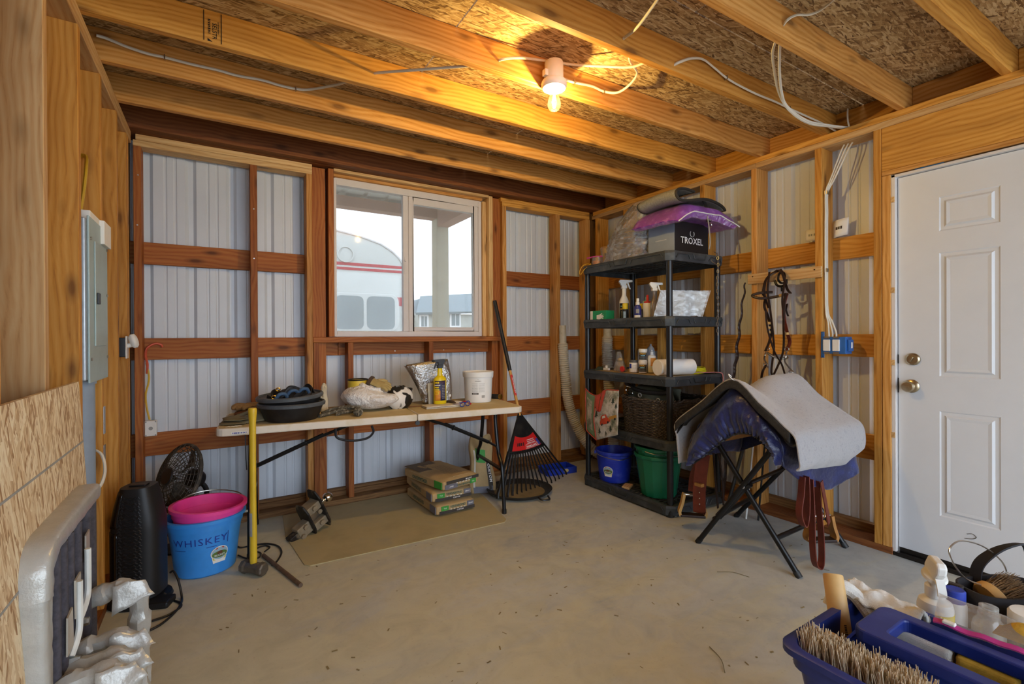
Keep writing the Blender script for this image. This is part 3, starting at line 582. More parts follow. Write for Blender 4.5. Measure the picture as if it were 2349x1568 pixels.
# ------------------------------------------------------------------ blue two-gang box
plain('box_blue', '2a62a8', .45)
t = thing('switch_box', 'blue two-gang box with two white covers on a right wall stud', 'switch box', (3.20, 1.42, 1.11))
m = MB().bx((-.035, -.075, -.005), (.045, .055, .098)); m.bx((-.02, -.09, .012), (.03, -.075, .082)); m.build('box', 'box_blue', t, smooth=False, bevel=.004)
for k in range(2):
    y = .028-.052*k; c = MB().bx((-.043, y-.02, .012), (-.034, y+.02, .082)).build('cover', 'white_plastic', t, smooth=False, bevel=.004)
    for z in (.0, .094): MB().bx((-.039, y-.016, z-.006), (-.035, y+.016, z+.006)).cyl((-.042, y, z), (-.038, y, z), .003, n=8).build('mounting_ear', 'steel', c, smooth=False)
MB().sheet(lambda u, v: V(-.034-.004*nz(u*5, v*5), .062-.02*u, -.03+.16*v+.01*nz(u*4, v*3)), 4, 10).build('tape_scrap', 'box_blue', t, solid=.001)
MB().bx((-.005, -.0915, .03), (.012, -.09, .065)).build('label_sticker', 'paper_white', t, smooth=False)
# ------------------------------------------------------------------ breaker panel and conduit
plain('panel_grey', 'a9bcbc', .42, .1, .05); plain('conduit_grey', '8f9cab', .45, 0, .08)
t = thing('breaker_panel', 'grey metal breaker panel set between the left wall studs', 'breaker panel', (-.425, 2.42, 1.06))
MB().bx((-.10, -.045, 0), (.0, .275, .62)).build('box', 'galv', t, smooth=False, bevel=.003)
MB().bx((.0, -.012, -.012), (.007, .34, .635)).build('cover', 'panel_grey', t, smooth=False, bevel=.002)
d = MB().bx((.007, .07, .13), (.012, .27, .55)).build('panel_door', 'panel_grey', t, smooth=False, bevel=.002)
MB().bx((.012, .085, .30), (.019, .125, .345)).build('latch', 'black_plastic', d, smooth=False, bevel=.002)
for y, z in ((.01, .08), (.32, .08), (.01, .55), (.32, .55), (.32, .35)): MB().cyl((.006, y, z), (.011, y, z), .006, n=10).build('screw', 'steel', t)
m = MB().bx((-.04, .04, .62), (.002, .30, .665)); m.bx((.002, .20, .56), (.02, .345, .66)); m.build('cardboard_flap', 'paper_white', t, smooth=False, bevel=.002)
t = tag(MB().cyl((0, 0, 0), (0, 0, 1.04), .038, n=24).lathe([(.038, 1.0), (.043, 1.0), (.043, 1.05), (.038, 1.05)], 24).build('conduit', 'conduit_grey', None, loc=(-.462, 2.53, .038)), 'grey plastic conduit rising to the breaker panel on left wall', 'conduit')
cable('electrical_cable', 'white cable bent round the grey conduit on left wall', [(-.50, 2.48, .60), (-.43, 2.478, .605), (-.405, 2.51, .63), (-.40, 2.56, .68), (-.42, 2.60, .74), (-.47, 2.64, .76), (-.50, 2.69, .765)])
cable('electrical_cable', 'yellow cable dropping from a stud hole into the breaker panel', [(-.50, 2.69, 2.0), (-.47, 2.66, 1.99), (-.452, 2.56, 1.92), (-.452, 2.53, 1.84), (-.46, 2.51, 1.74), (-.47, 2.49, 1.69)], mat='cable_yellow', r=.0065)
MB().tube(spline([(-.46, 2.45, 1.68), (-.455, 2.46, 1.75), (-.46, 2.45, 1.82)], 4), .003, 5)
for y, z in ((2.74, .80), (2.74, .63)):
    tag(MB().bx((0, -.02, 0), (.0025, .012, .12)).build('nail_plate', 'galv', None, loc=(-.4295, y, z), smooth=False), 'upper steel nail plate on a left wall stud edge' if z > .7 else 'lower steel nail plate on a left wall stud edge', 'nail plate')
# outlet with plug-in device
t = thing('wall_outlet', 'black outlet box with white plug-in device beside the back corner', 'outlet', (-.445, 3.30, 1.12))
MB().bx((-.04, -.03, 0), (.022, .03, .105)).build('box', 'black_plastic', t, smooth=False, bevel=.003); MB().bx((.022, -.035, -.008), (.028, .035, .113)).build('cover_plate', 'white_plastic', t, smooth=False, bevel=.002)
MB().lathe([(0, -.028), (.012, -.026), (.023, -.015), (.027, .005), (.025, .03), (.016, .048), (0, .052)], 20, (.058, -.005, .075), sx=.75, M=Euler((.0, -.25, 0)).to_matrix()).cyl((.026, -.003, .06), (.05, -.004, .066), .012, n=12).build('plug_in_device', 'white_plastic', t)
# back wall cables and box at lower left
cable('electrical_cable', 'orange cable end curling over the middle girt at left', [(-.297, 3.697, 1.165), (-.303, 3.692, 1.18), (-.334, 3.688, 1.186), (-.371, 3.686, 1.16), (-.380, 3.69, 1.114), (-.373, 3.705, 1.06), (-.376, 3.715, 1.0)], mat='cable_orange', r=.007, flat=1)
cable('electrical_cable', 'yellow cable snaking down the siding to the white box', [(-.379, 3.712, 1.07), (-.366, 3.71, .99), (-.369, 3.71, .938), (-.382, 3.705, .872), (-.377, 3.70, .79), (-.362, 3.69, .715)], mat='cable_yellow', r=.004)
t = thing('outlet_box', 'square white electrical box fixed beside the lowest left girt', 'outlet box', (-.355, 3.70, .615))
MB().bx((-.03, -.03, 0), (.03, .003, .095)).build('box', 'white_plastic', t, smooth=False, bevel=.003)
m = MB().cyl((0, -.031, .048), (0, -.029, .048), .011, n=14)
for a, b in ((-.024, .006), (.024, .006), (-.024, .089), (.024, .089)): m.cyl((a, -.034, b), (a, -.029, b), .004, n=8)
m.build('knockout', 'ink_grey', t)
# ------------------------------------------------------------------ sheet of strand board leaning on the left wall
t = thing('strand_board_sheet', 'pale strand board offcut leaning on the left wall studs', 'board', (-.352, 1.56, .002), 0)
s = MB().box((0, 0, 0), (1.17, 1.07, .012)).build('board', 'osb_sheet', t, smooth=False, loc=(-.028, 0, .538)); s.rotation_euler = Euler((PI/2, 0, PI/2)); s.rotation_euler = (Matrix.Rotation(-.052, 3, 'Y') @ Matrix(((0, 0, 1), (1, 0, 0), (0, 1, 0)))).to_euler()
for z in (.87, .655):
    MB().box((0, z-.538, .0064), (1.17, .006, .0008)).build('chalk_line', 'ink_grey', s, smooth=False)
# ------------------------------------------------------------------ taped rack in front of the strand board
plain('duct_tape', 'b8b6b0', .3, .22, .1, 22, bump=.25, bdist=.004); plain('foam_grey', '4b4850', .95, 0, .35, 60, bump=.5, bdist=.002); plain('hook_white', 'dcdcd6', .35)
plain('tape_beige', 'b5ab9c', .4, .1, .08)
t = thing('padded_rack', 'folding rack padded with grey foam tubes and silver duct tape', 'rack', (-.36, 1.75, 0))
def crinkle(m, k=.004, s=40):
    m.v = [tuple(Vector(p)+Vector((nz(p[0]*s, p[1]*s, p[2]*s), nz(p[1]*s+9, p[2]*s, p[0]*s), nz(p[2]*s, p[0]*s+5, p[1]*s)))*k) for p in m.v]; return m
def rbar(P, w, h, up, k=.0025):
    """padded bar of rounded-rectangle section along a path"""
    m = MB(); n = 20; N = len(P); vs = []
    for i, p in enumerate(P):
        T = (P[min(i+1, N-1)]-P[max(i-1, 0)]).normalized(); a = Vector(up).normalized(); a = (a-T*a.dot(T)).normalized(); b = T.cross(a)
        for j in range(n):
            c, s_ = math.cos(2*PI*j/n), math.sin(2*PI*j/n); vs.append(p+a*w/2*math.copysign(abs(c)**.5, c)+b*h/2*math.copysign(abs(s_)**.5, s_))
    m.add(vs, [(i*n+j, i*n+(j+1) % n, (i+1)*n+(j+1) % n, (i+1)*n+j) for i in range(N-1) for j in range(n)]+[tuple(reversed(range(n))), tuple((N-1)*n+j for j in range(n))]); return crinkle(m, k, 35)
rbar(spline([(-.006, -.252, .62), (-.006, -.243, .685), (-.006, -.20, .718), (-.006, -.10, .724), (-.006, .05, .724), (-.006, .22, .724), (-.006, .285, .722)], 7), .074, .052, (1, 0, 0)).build('top_bar', 'duct_tape', t)
rbar([V(-.006, -.247, .36+.02*k) for k in range(15)], .066, .058, (1, 0, 0)).build('taped_upright', 'duct_tape', t)
MB().tube([(-.008, -.245, .0), (-.008, -.245, .365)], .029, 14).build('foam_upright', 'foam_grey', t)
MB().tube([(-.004, .27, 0), (-.004, .27, .70)], .026, 14).build('foam_upright', 'foam_grey', t)
for k, y in enumerate((.155, .045, -.04, -.105, -.17)):
    MB().tube([(.016, y, .10), (.016, y, .70)], .0125, 14).build('foam_tube', 'foam_grey', t)
for y, z in ((.10, .60), (-.02, .52), (-.10, .46)):
    m = MB().bx((.028, y-.03, z-.05), (.032, y+.03, z+.05)); crinkle(m, .004, 30); m.build('tape_patch', 'tape_beige', t, smooth=False)
for y, z in ((.055, .54), (-.045, .49)):
    MB().tube(spline([(.03, y-.045, z-.10), (.036, y-.02, z-.075), (.038, y, z-.05), (.038, y+.004, z), (.038, y+.004, z+.075)], 6), .008, 8).build('hook', 'hook_white', t)
    MB().cyl((.026, y-.05, z-.11), (.05, y-.05, z-.11), .011, n=6).build('bolt', 'steel', t)
# taped elbow arms
def arm(y, z, L, lab):
    m = MB(); P = spline([(.0, y, z-.012), (.06, y-.01, z+.012), (L-.035, y-.02, z+.018), (L, y-.02, z-.01), (L+.006, y-.02, z-.08), (L+.004, y-.02, z-.18)], 7); n = len(P)
    m.tube(P, [.026+.005*(i//4 % 2) for i in range(n)], 10); crinkle(m, .004, 45); a = m.build('arm', 'duct_tape', t)
    f = MB().sheet(lambda u, v: V(L-.055+.075*u+.03*v*u, y-.055-.02*v+.01*u, z+.045-.085*v*(1-.5*u)+.02*nz(u*2, v*2, y*9)), 6, 6); f.build('loose_tape', 'duct_tape', a, solid=.001)
    MB().tube([(L+.004, y-.02, z-.15), (L+.004, y-.02, .02)], .024, 12).build('foam_leg', 'foam_grey', a)
for y, z, L in ((.20, .41, .135), (.0, .35, .155), (-.09, .345, .16), (-.17, .355, .155)): arm(y, z, L, '')
# ------------------------------------------------------------------ tower heater
plain('heater_gloss', '111217', .16, 0, .2, coat=.4); plain('heater_matte', '18181a', .5)
t = thing('tower_heater', 'black oscillating tower heater standing behind the blue tub', 'heater', (-.315, 2.80, 0), -.35)
def tower(u, v, k=1):
    z = .035+.50*v; a = 2*PI*u; w = .098 if z < .36 else .098-.035*((z-.36)/.175)**1.3; dd = .085*(w/.098)**.6
    c, s = math.cos(a), math.sin(a); e = .62
    return V(w*k*math.copysign(abs(c)**e, c), dd*k*math.copysign(abs(s)**e, s), z)
m = MB().sheet(lambda u, v: tower(u, v), 48, 24, True); m.add([tower(i/48, 1) for i in range(48)], [tuple(range(48))]); m.build('body', 'heater_matte', t)
m = MB().sheet(lambda u, v: tower(.50+.20*u, .02+.6*v, 1.02)+V(0, 0, 0), 12, 12); m.build('front_panel', 'heater_gloss', t, solid=.003)
m = MB().sheet(lambda u, v: tower(.50+.20*u, .66+.31*v, 1.02), 12, 8); m.build('control_panel', 'heater_gloss', t, solid=.003)
g = MB()
for i in range(34):
    z = .06+.0132*i; g.tube([tower(.70+.012*k+(.006 if i % 2 else 0), (z-.035)/.50+(.01 if k % 2 else -.006), 1.02) for k in range(9)], .0028, 5)
g.build('grille', 'black_plastic', t)
MB().lathe([(0, 0), (.115, 0), (.12, .008), (.115, .022), (.06, .034), (.05, .04), (0, .04)], 32, sx=1.1, sy=.9).build('base', 'heater_matte', t)
MB().bx((.02, -.115, .0), (.165, -.03, .03)).build('foot', 'heater_matte', t, smooth=False, bevel=.008)
MB().bx((-.035, -.02, .534), (.035, .02, .542)).build('handle_recess', 'black_plastic', t, smooth=False, bevel=.006)
def cord(label, pts, r=.005, mat='cable_black', z=.006):
    P = spline([(x, y, z if len(q) == 0 else q[0]) for x, y, *q in pts], 7); b = Vector((pts[0][0], pts[0][1], 0))
    return tag(MB().tube([p-b for p in P], r, 7).build('power_cord', mat, None, loc=b), label, 'cord')
cord('black heater cord curling on the floor in front of the tower heater', [(-.22, 2.74, .03), (-.19, 2.71), (-.155, 2.655), (-.15, 2.61), (-.19, 2.565), (-.24, 2.55), (-.29, 2.545), (-.32, 2.58)])
cord('dark cord rising between the tower heater and the blue tub', [(-.20, 2.79, .10), (-.185, 2.78, .105), (-.165, 2.745, .07), (-.15, 2.70, .012), (-.15, 2.64), (-.17, 2.57), (-.21, 2.50), (-.25, 2.47)])
# ------------------------------------------------------------------ cage fan tipped back behind the tubs
plain('fan_dusty', '4a4238', .7, .1, .4, 30, c2='7d705c')
ax = Vector((-.80, -.50, .34)).normalized(); up_ = Vector((0, 0, 1)); ux = ax.cross(up_).normalized(); uy = ux.cross(ax).normalized()
FM = Matrix((ux, uy, ax)).transposed()
t = thing('cage_fan', 'dusty black cage fan tipped back against the siding behind tubs', 'fan', (-.19, 3.33, .02))
C0 = V(-.005, -.0, .40); R_ = .185
def fpt(r, a, h): return C0+FM @ V(r*math.cos(a), r*math.sin(a), h)
def dome(r, s): return s*(.012+.058*(1-(r/R_)**2))
g = MB()
for sgn in (1, -1):
    for k in range(1, 12):
        r = R_*k/11; g.tube([fpt(r, 2*PI*i/36, dome(r, sgn)) for i in range(36)], .0016, 4, closed=True)
g.build('cage_rings', 'fan_dusty', t)
g = MB()
for sgn in (1, -1):
    for k in range(30):
        a = 2*PI*k/30; g.tube([fpt(R_*j/6, a, dome(R_*j/6, sgn)) for j in range(1, 7)], .002, 4)
g.build('cage_spokes', 'fan_dusty', t)
MB().tube([fpt(R_, 2*PI*i/40, 0) for i in range(40)], .009, 8, closed=True).build('cage_rim', 'fan_dusty', t)
MB().lathe([(0, .072), (.045, .072), (.05, .066), (0, .06)], 20, C0, M=FM).build('hub_badge', 'black_plastic', t)
for k in range(3):
    a = 2*PI*k/3
    MB().sheet(lambda u, v: fpt(.03+.13*u, a+(v-.5)*1.1*(.5+.5*u), .02*(v-.5)*2), 8, 6).build('blade', 'fan_dusty', t, solid=.003)
MB().lathe([(0, -.14), (.04, -.135), (.055, -.11), (.055, -.07), (.03, -.06), (0, -.06)], 20, C0, M=FM).build('motor', 'black_plastic', t)
m = MB().tube(spline([fpt(0, 0, -.11), fpt(0, 0, -.13)+V(.03, 0, -.08), V(.09, .06, .12), V(.04, .03, 0)], 6), .014, 10); m.lathe([(0, -.018), (.10, -.018), (.10, -.008), (.03, 0), (0, 0)], 24, (.0, .03, 0)); m.build('stand', 'black_plastic', t)
# ------------------------------------------------------------------ tubs
plain('tub_blue', '3a92e4', .42, 0, .1, 10); plain('tub_pink', 'f2459a', .42, 0, .1, 10)
def tub_prof(h, rb, rt, rim=.012, th=.006):
    return [(0, 0), (rb-.01, 0), (rb, .008), (rt-.012, h-.055), (rt-.004, h-.053), (rt-.002, h-.02), (rt+rim, h-.018), (rt+rim, h-.002), (rt+rim-.004, h), (rt-th, h), (rt-th-.002, h-.05), (rb-th, .016), (rb-.02, .012), (0, .012)]
tb = thing('feed_tub', 'large blue plastic feed tub with handwritten name and round sticker', 'tub', (-.06, 3.0, 0))
MB().lathe(tub_prof(.295, .138, .176), 40, sy=.92).build('tub_body', 'tub_blue', tb)
def bfn(z0, a0): return lambda x, y, d: (lambda rr, a: V(rr*math.cos(a), .92*rr*math.sin(a), z0+y))(.1395+(.167-.138)*(z0+y)/.24+d, a0+x/.155)
lettering('WHISKEY', .05, 'ink_blue', tb, bfn(.19, -PI/2-.16), sx=1.05, name='handwriting', spacing=1.15)
m = MB(); fn = bfn(.16, -PI/2-.16)
for a, b, y in ((-.12, -.06, -.008), (.03, .075, -.003)): m.add([fn(a+(b-a)*i/8, y+yy, .0012) for i in range(9) for yy in (0, .0025)], [(2*i, 2*i+2, 2*i+3, 2*i+1) for i in range(8)])
m.add([fn(.125, y, .0012) for y in (0, .06)]+[fn(.128, y, .0012) for y in (.06, 0)], [(0, 1, 2, 3)]); m.build('handwriting', 'ink_blue', tb)
plain('sticker_green', '5c7a3a', .5, 0, .3, 60); plain('sticker_yellow', 'd8c65a', .5); plain('sticker_red', 'c8482e', .5); plain('sticker_brown', '6a4126', .5); plain('sticker_sky', '9db9c8', .5)
def sticker(parent, fn, s=1):
    def disc(rx, ry, oy, d, name, mat, half=None, par=parent):
        m = MB(); P = [fn(0, oy*s, d)]+[fn(rx*s*math.cos(2*PI*i/28), oy*s+ry*s*math.sin(2*PI*i/28), d) for i in range(28)]
        m.add(P, [(0, i+1, (i+1) % 28+1) for i in range(28)]); return m.build(name, mat, par, smooth=False)
    r = disc(.042, .036, 0, .0010, 'sticker', 'paper_white')
    m = MB().add([fn(x*s, y*s, .0011) for x, y in ((-.03, -.05), (.03, -.05), (.036, -.02), (-.036, -.02))], [(0, 1, 2, 3)]); m.build('sticker_foot', 'paper_white', r, smooth=False)
    disc(.038, .032, 0, .0016, 'sticker_print', 'sticker_sky', par=r); disc(.037, .017, -.006, .0020, 'sticker_print', 'sticker_green', par=r)
    disc(.013, .010, .002, .0023, 'sticker_print', 'sticker_brown', par=r)
    m = MB().add([fn(x*s, y*s, .0022) for x, y in ((-.03, -.034), (.03, -.034), (.034, -.02), (-.034, -.02))], [(0, 1, 2, 3)]); m.build('sticker_print', 'sticker_yellow', r, smooth=False)
    m = MB().add([fn(x*s, y*s, .0022) for x, y in ((-.02, .022), (.02, .022), (.016, .030), (-.016, .030))], [(0, 1, 2, 3)]); m.build('sticker_print', 'sticker_red', r, smooth=False)
    lettering('BUCKET', .0135*s, 'ink_white', r, lambda x, y, d: fn(x, y-.011*s, d+.0022), bold=.02, name='sticker_lettering')
sticker(tb, lambda x, y, d: bfn(.115, -PI/2+.42)(x, y, d), 1.0)
MB().box((0, 0, 0), (.018, .012, .012)).build('bail_ear', 'steel', tb, loc=(.187, -.02, .27), smooth=False, bevel=.002)
tp = thing('feed_tub', 'bright pink plastic feed tub nested inside the blue tub', 'tub', (-.058, 2.998, .062), 0, rot=(.03, .05, 0))
MB().lathe(tub_prof(.285, .132, .166), 40, sy=.92).build('tub_body', 'tub_pink', tp)
MB().tube(spline([(.172, .01, .25), (.14, .10, .29), (.02, .166, .30), (-.10, .14, .29), (-.17, .02, .255)], 8), .003, 6).build('bail_handle', 'steel', tp)
# ------------------------------------------------------------------ sledgehammer
plain('hammer_yellow', 'd9b62c', .42, 0, .08); plain('iron_worn', '6f675c', .5, .6, .25, 30)
t = thing('sledgehammer', 'sledgehammer standing on its head with a long yellow handle', 'hammer', (.150, 2.785, 0), -.85)
P = []
for x, r in ((-.072, .026), (-.066, .033), (-.045, .035), (-.035, .03), (.035, .03), (.045, .035), (.066, .033), (.072, .026)): P.append((x, r))
m = MB().lathe([(0, -.072)]+[(r, x) for x, r in P]+[(0, .072)], 8, (0, 0, .034), M=Euler((0, PI/2, 0)).to_matrix() @ Euler((0, 0, PI/8)).to_matrix()); m.build('head', 'iron_worn', t, smooth=False, bevel=.002)
H = [(.0, .058), (.016, .058), (.017, .10), (.0165, .2), (.0150, .4), (.0150, .6), (.0155, .78), (.019, .83), (.020, .85), (.017, .858), (0, .86)]
MB().lathe(H, 18, sx=1.15, sy=.95).build('handle', 'hammer_yellow', t)
MB().sheet(lambda u, v: V(.0176*1.15*math.cos(-2.2+1.1*u), .0176*.95*math.sin(-2.2+1.1*u), .20+.12*v), 8, 2).build('warning_label', 'ink_grey', t)
# ------------------------------------------------------------------ rod and cord on the floor
plain('rusty', '6f5a4a', .75, .3, .3, 30)
o = tag(MB().cyl((0, 0, .0105), (.129, -.458, .0105), .0105, n=12).build('steel_rod', 'rusty', None, loc=(.209, 2.971, 0)), 'rusty steel rod lying on the floor beside the sledgehammer', 'rod')
cord('grey extension cord coiling behind the yellow sledgehammer handle', [(.06, 3.20, .05), (.10, 3.17), (.17, 3.16), (.24, 3.14), (.29, 3.07), (.30, 2.97), (.27, 2.87), (.24, 2.83)])
cord('black cord loop lying by the table leg behind the sledgehammer', [(.09, 3.06), (.13, 2.99), (.18, 2.96), (.2, 3.02), (.17, 3.08), (.22, 3.12), (.25, 3.08), (.22, 3.03)], r=.004)
# ------------------------------------------------------------------ trailer hitch
plain('black_paint_worn', '26221f', .5, .3, .5, 26, c2='8a7a62'); plain('dust_metal', '8f8068', .7, .2, .25, 22)
A = V(.40, 3.12, .045); B = V(.655, 3.235, .175); axh = (B-A).normalized(); side = axh.cross(V(0, 0, 1)).normalized(); uph = side.cross(axh).normalized()
HM = Matrix((axh, side, uph)).transposed()
t = thing('trailer_hitch', 'greasy adjustable trailer hitch with chrome ball on the floor mat', 'trailer hitch', (.47, 3.16, .006))
O = V(.0, .0, .092)
def hp(x, y, z): return O+HM @ V(x, y, z)
def plate(x, hw, h0, h1, th=.012):
    poly = [(-hw*.55, h0), (hw*.55, h0), (hw, h0+.05), (hw, h1-.05), (hw*.6, h1), (-hw*.6, h1), (-hw, h1-.05), (-hw, h0+.05)]
    return MB().prism(poly, (x-th/2, x+th/2), lambda a, b, d: hp(d, a, b))
plate(.09, .062, -.125, .145).build('plate', 'black_paint_worn', t, smooth=False, bevel=.003); plate(-.012, .062, -.105, .11).build('plate', 'black_paint_worn', t, smooth=False, bevel=.003)
for s in (-.06, .055): MB().box(hp(.042, 0, s), (.09, .085, .05), HM).build('cross_tube', 'dust_metal', t, smooth=False, bevel=.004)
MB().box(hp(-.058, 0, -.03), (.085, .066, .075), HM).build('shank_bracket', 'dust_metal', t, smooth=False, bevel=.005)
MB().box(hp(-.125, 0, -.04), (.06, .056, .056), HM).build('shank', 'black_paint_worn', t, smooth=False, bevel=.004)
MB().box(hp(.04, -.02, .0), (.08, .05, .07), HM).build('inner_block', 'steel', t, smooth=False, bevel=.004)
for x, y, z in ((-.05, .034, -.01), (-.085, .034, -.05), (.04, .044, .06), (.045, .044, -.055), (.065, .03, .012)):
    MB().cyl(hp(x, y-.006, z), hp(x, y+.014, z), .016, n=6).build('bolt', 'dust_metal', t, smooth=False)
b = MB(); b.lathe([(0, .1), (.022, .1), (.022, .115), (.014, .125), (.0135, .145)], 20, O+HM @ V(0, 0, .03), M=HM @ Matrix(((0, 0, 1), (0, 1, 0), (-1, 0, 0))))
b.lathe([(.0, -.031)]+[(.031*math.cos(-PI/2+PI*k/12), .031*math.sin(-PI/2+PI*k/12)) for k in range(1, 12)]+[(0, .031)], 20, hp(.165, 0, .03)); b.build('hitch_ball', 'chrome', t)
# ------------------------------------------------------------------ mat on the floor
plain('floor_mat', 'b5a67c', .8, 0, .14, 4, c2='a49c82')
m = MB().prism([(.37, 3.585), (.345, 3.2), (.386, 2.75), (.41, 2.715), (1.59, 2.665), (1.625, 2.70), (1.72, 3.2), (1.76, 3.585)], (0, .006), lambda x, y, d: V(x-1, y-3.1, d))
o = tag(m.build('floor_mat', 'floor_mat', None, loc=(1, 3.1, 0), smooth=False, bevel=.002), 'thin dusty brown mat on the floor under the folding table', 'mat')
# ------------------------------------------------------------------ folding table
plain('table_top', 'ded4c4', .55, 0, .06, 6, c2='c9b78c'); plain('table_dust', 'cbb88a', .85, 0, .12, 7)
TZ = .735; TA = math.atan2(-.212, 1.823); TC = (.93, 3.165)
table = thing('folding_table', 'white plastic fold-in-half table on black tubular legs', 'table', (TC[0], TC[1], 0), TA)
TW, TD = 1.836, .61
def rrect(x0, x1, y0, y1, r, n=5):
    P = []
    for cx, cy, a in ((x1-r, y1-r, 0), (x0+r, y1-r, PI/2), (x0+r, y0+r, PI), (x1-r, y0+r, 3*PI/2)):
        P += [(cx+r*math.cos(a+PI/2*k/n), cy+r*math.sin(a+PI/2*k/n)) for k in range(n+1)]
    return P
def half(x0, x1, rl, rr):
    P = []
    for cx, cy, a, r in ((x1, TD/2, 0, rr), (x0, TD/2, PI/2, rl), (x0, -TD/2, PI, rl), (x1, -TD/2, 3*PI/2, rr)):
        sx = -1 if cx == x1 else 1; sy = -1 if cy > 0 else 1
        P += [(cx+sx*r+r*math.cos(a+PI/2*k/5), cy+sy*r+r*math.sin(a+PI/2*k/5)) for k in range(6)]
    return P
for x0, x1, rl, rr in ((-TW/2, .168, .05, .006), (.172, TW/2, .006, .05)):
    o = MB().prism(half(x0, x1, rl, rr), (TZ-.043, TZ-.001), lambda x, y, d: V(x, y, d)).build('table_half', 'table_top', table, smooth=False, bevel=.006)
    P = half(x0+.012, x1-.004 if x1 < .5 else x1-.012, rl, rr); P = [(x, y*.96) for x, y in P]
    MB().prism(P, (TZ-.0014, TZ-.0002), lambda x, y, d: V(x, y, d)).build('table_surface', 'table_dust', o, smooth=False)
MB().cyl((.17, -TD/2+.01, TZ-.055), (.17, -TD/2-.004, TZ-.055), .014, n=14).build('fold_hinge', 'black_plastic', table)
MB().bx((-.50, -.03, TZ-.05), (.0, .03, TZ-.044)).build('underside_rail', 'black_metal', table, smooth=False)
def legs(sx, spread):
    """one folding leg frame at end sx"""
    for y in (-.24, .24):
        yy = y; ft = y*1.12
        m = MB().tube(spline([(sx, y*.5, TZ-.05), (sx, y*.52, TZ-.14), (sx, y*.72, .40), (sx, y*.98, .30), (sx, ft, .012)], 6), .0135, 10); l = m.build('leg', 'black_metal', table)
        MB().cyl((sx, ft, .0), (sx, ft, .03), .016, n=10).build('foot_cap', 'black_plastic', l)
    MB().bx((sx-.012, -.215, .285), (sx+.012, .215, .30)).build('cross_plate', 'black_metal', table, smooth=False)
legs(-.76, 1); legs(.78, 1)
b = MB().cyl((.20, 0, TZ-.05), (.50, 0, .575), .010, n=8).build('brace', 'black_metal', table); MB().cyl((.44, 0, .60), (.775, 0, .44), .013, n=8).cyl((.50, 0, .572), (.507, 0, .568), .019, n=10).build('brace_sleeve', 'black_metal', b); MB().cyl((.775, -.17, .44), (.775, .17, .44), .009, n=8).build('brace_bar', 'black_metal', b)
b = MB().cyl((-.10, 0, TZ-.05), (-.42, 0, .575), .010, n=8).build('brace', 'black_metal', table); MB().cyl((-.36, 0, .60), (-.755, 0, .44), .013, n=8).cyl((-.46, 0, .56), (-.467, 0, .557), .019, n=10).build('brace_sleeve', 'black_metal', b); MB().cyl((-.755, -.17, .44), (-.755, .17, .44), .009, n=8).build('brace_bar', 'black_metal', b)
m = MB().tube(spline([(-.10, -.24, TZ-.06), (-.09, -.24, TZ-.10), (-.13, -.24, TZ-.135), (-.22, -.24, TZ-.14), (-.30, -.24, TZ-.115), (-.31, -.24, TZ-.06)], 6), .007, 8); m.build('carry_handle', 'black_plastic', table)
TF = -TD/2
MB().bx((-.84, TF-.0025, TZ-.034), (-.765, TF-.001, TZ-.02)).build('maker_badge', 'paper_white', table, smooth=False)
smudge(table, lambda x, y, d: V(-.8025+x, TF-.0028-d, TZ-.0272+y), .066, 1, .009, 'ink_blue')
# hanging straps under the left end
for x, lab in ((-.80, 'left black strap end hanging under the table'), (-.775, 'right black strap end hanging under the table')):
    p = table.matrix_basis @ V(x, .02, 0) if False else Vector((TC[0]+x*math.cos(TA)-.03*math.sin(TA), TC[1]+x*math.sin(TA)+.03*math.cos(TA), 0))
    tag(MB().strap([(0, 0, 0), (0, 0, -.1), (.002, .0, -.2), (.006, .002, -.27)], .006, .003, up=(1, 0, 0)).build('strap', 'cable_black', None, loc=(p.x, p.y, TZ-.044)), lab, 'strap')
# ------------------------------------------------------------------ things on the table
T = TZ+.0003
plain('pan_black', '17181b', .42, 0, .2, 12, c2='2b2c2e'); plain('pan_rim', '4e5358', .5, 0, .2, 30)
def pan(label, loc, tilt, r=.175, h=.105):
    t = thing('feed_pan', label, 'pan', loc, rot=tilt)
    MB().lathe([(0, 0), (r*.80, 0), (r*.84, .006), (r, h-.02), (r*.99, h-.02), (r*.96, h-.03), (r*.80, .012), (0, .01)], 40).build('pan_body', 'pan_black', t)
    MB().lathe([(r*.98, h-.024), (r+.010, h-.022), (r+.012, h-.006), (r+.006, h), (r*.98, h), (r*.965, h-.01)], 40).build('pan_rim', 'pan_rim', t); return t
pan('lower black rubber feed pan of two on the table', (.375, 3.10, T), (0, 0, 0)); p2 = pan('upper black feed pan nested in the lower one and full of tack', (.370, 3.10, T+.055), (.02, -.05, 0), .172, .095)
plain('tack_black', '14151a', .55, 0, .3, 40, bump=.3)
t = thing('coiled_halter', 'black halter and lead rope heaped in the upper feed pan', 'halter', (.37, 3.10, T+.10))
plain('rope_blue', '3c5878', .7)
m = MB().sheet(lambda u, v: V(.145*math.cos(2*PI*u)*(1-v)**.5 if v < 1 else 0, .145*math.sin(2*PI*u)*(1-v)**.5 if v < 1 else 0, -.03+.115*v**.8+.012*nz(u*6, v*4)), 28, 10, True); m.build('heap', 'tack_black', t)
for k in range(6):
    a = k*1.1; P = [(.13*math.cos(a+.25*j)*(1-.07*j), .12*math.sin(a+.25*j)*(1-.07*j), .04+.026*math.sin(j*.9+k)+.012*(j % 3)) for j in range(7)]
    MB().strap(spline(P, 5), .022, .005, up=(0, 0, 1)).build('strap', 'tack_black', t)
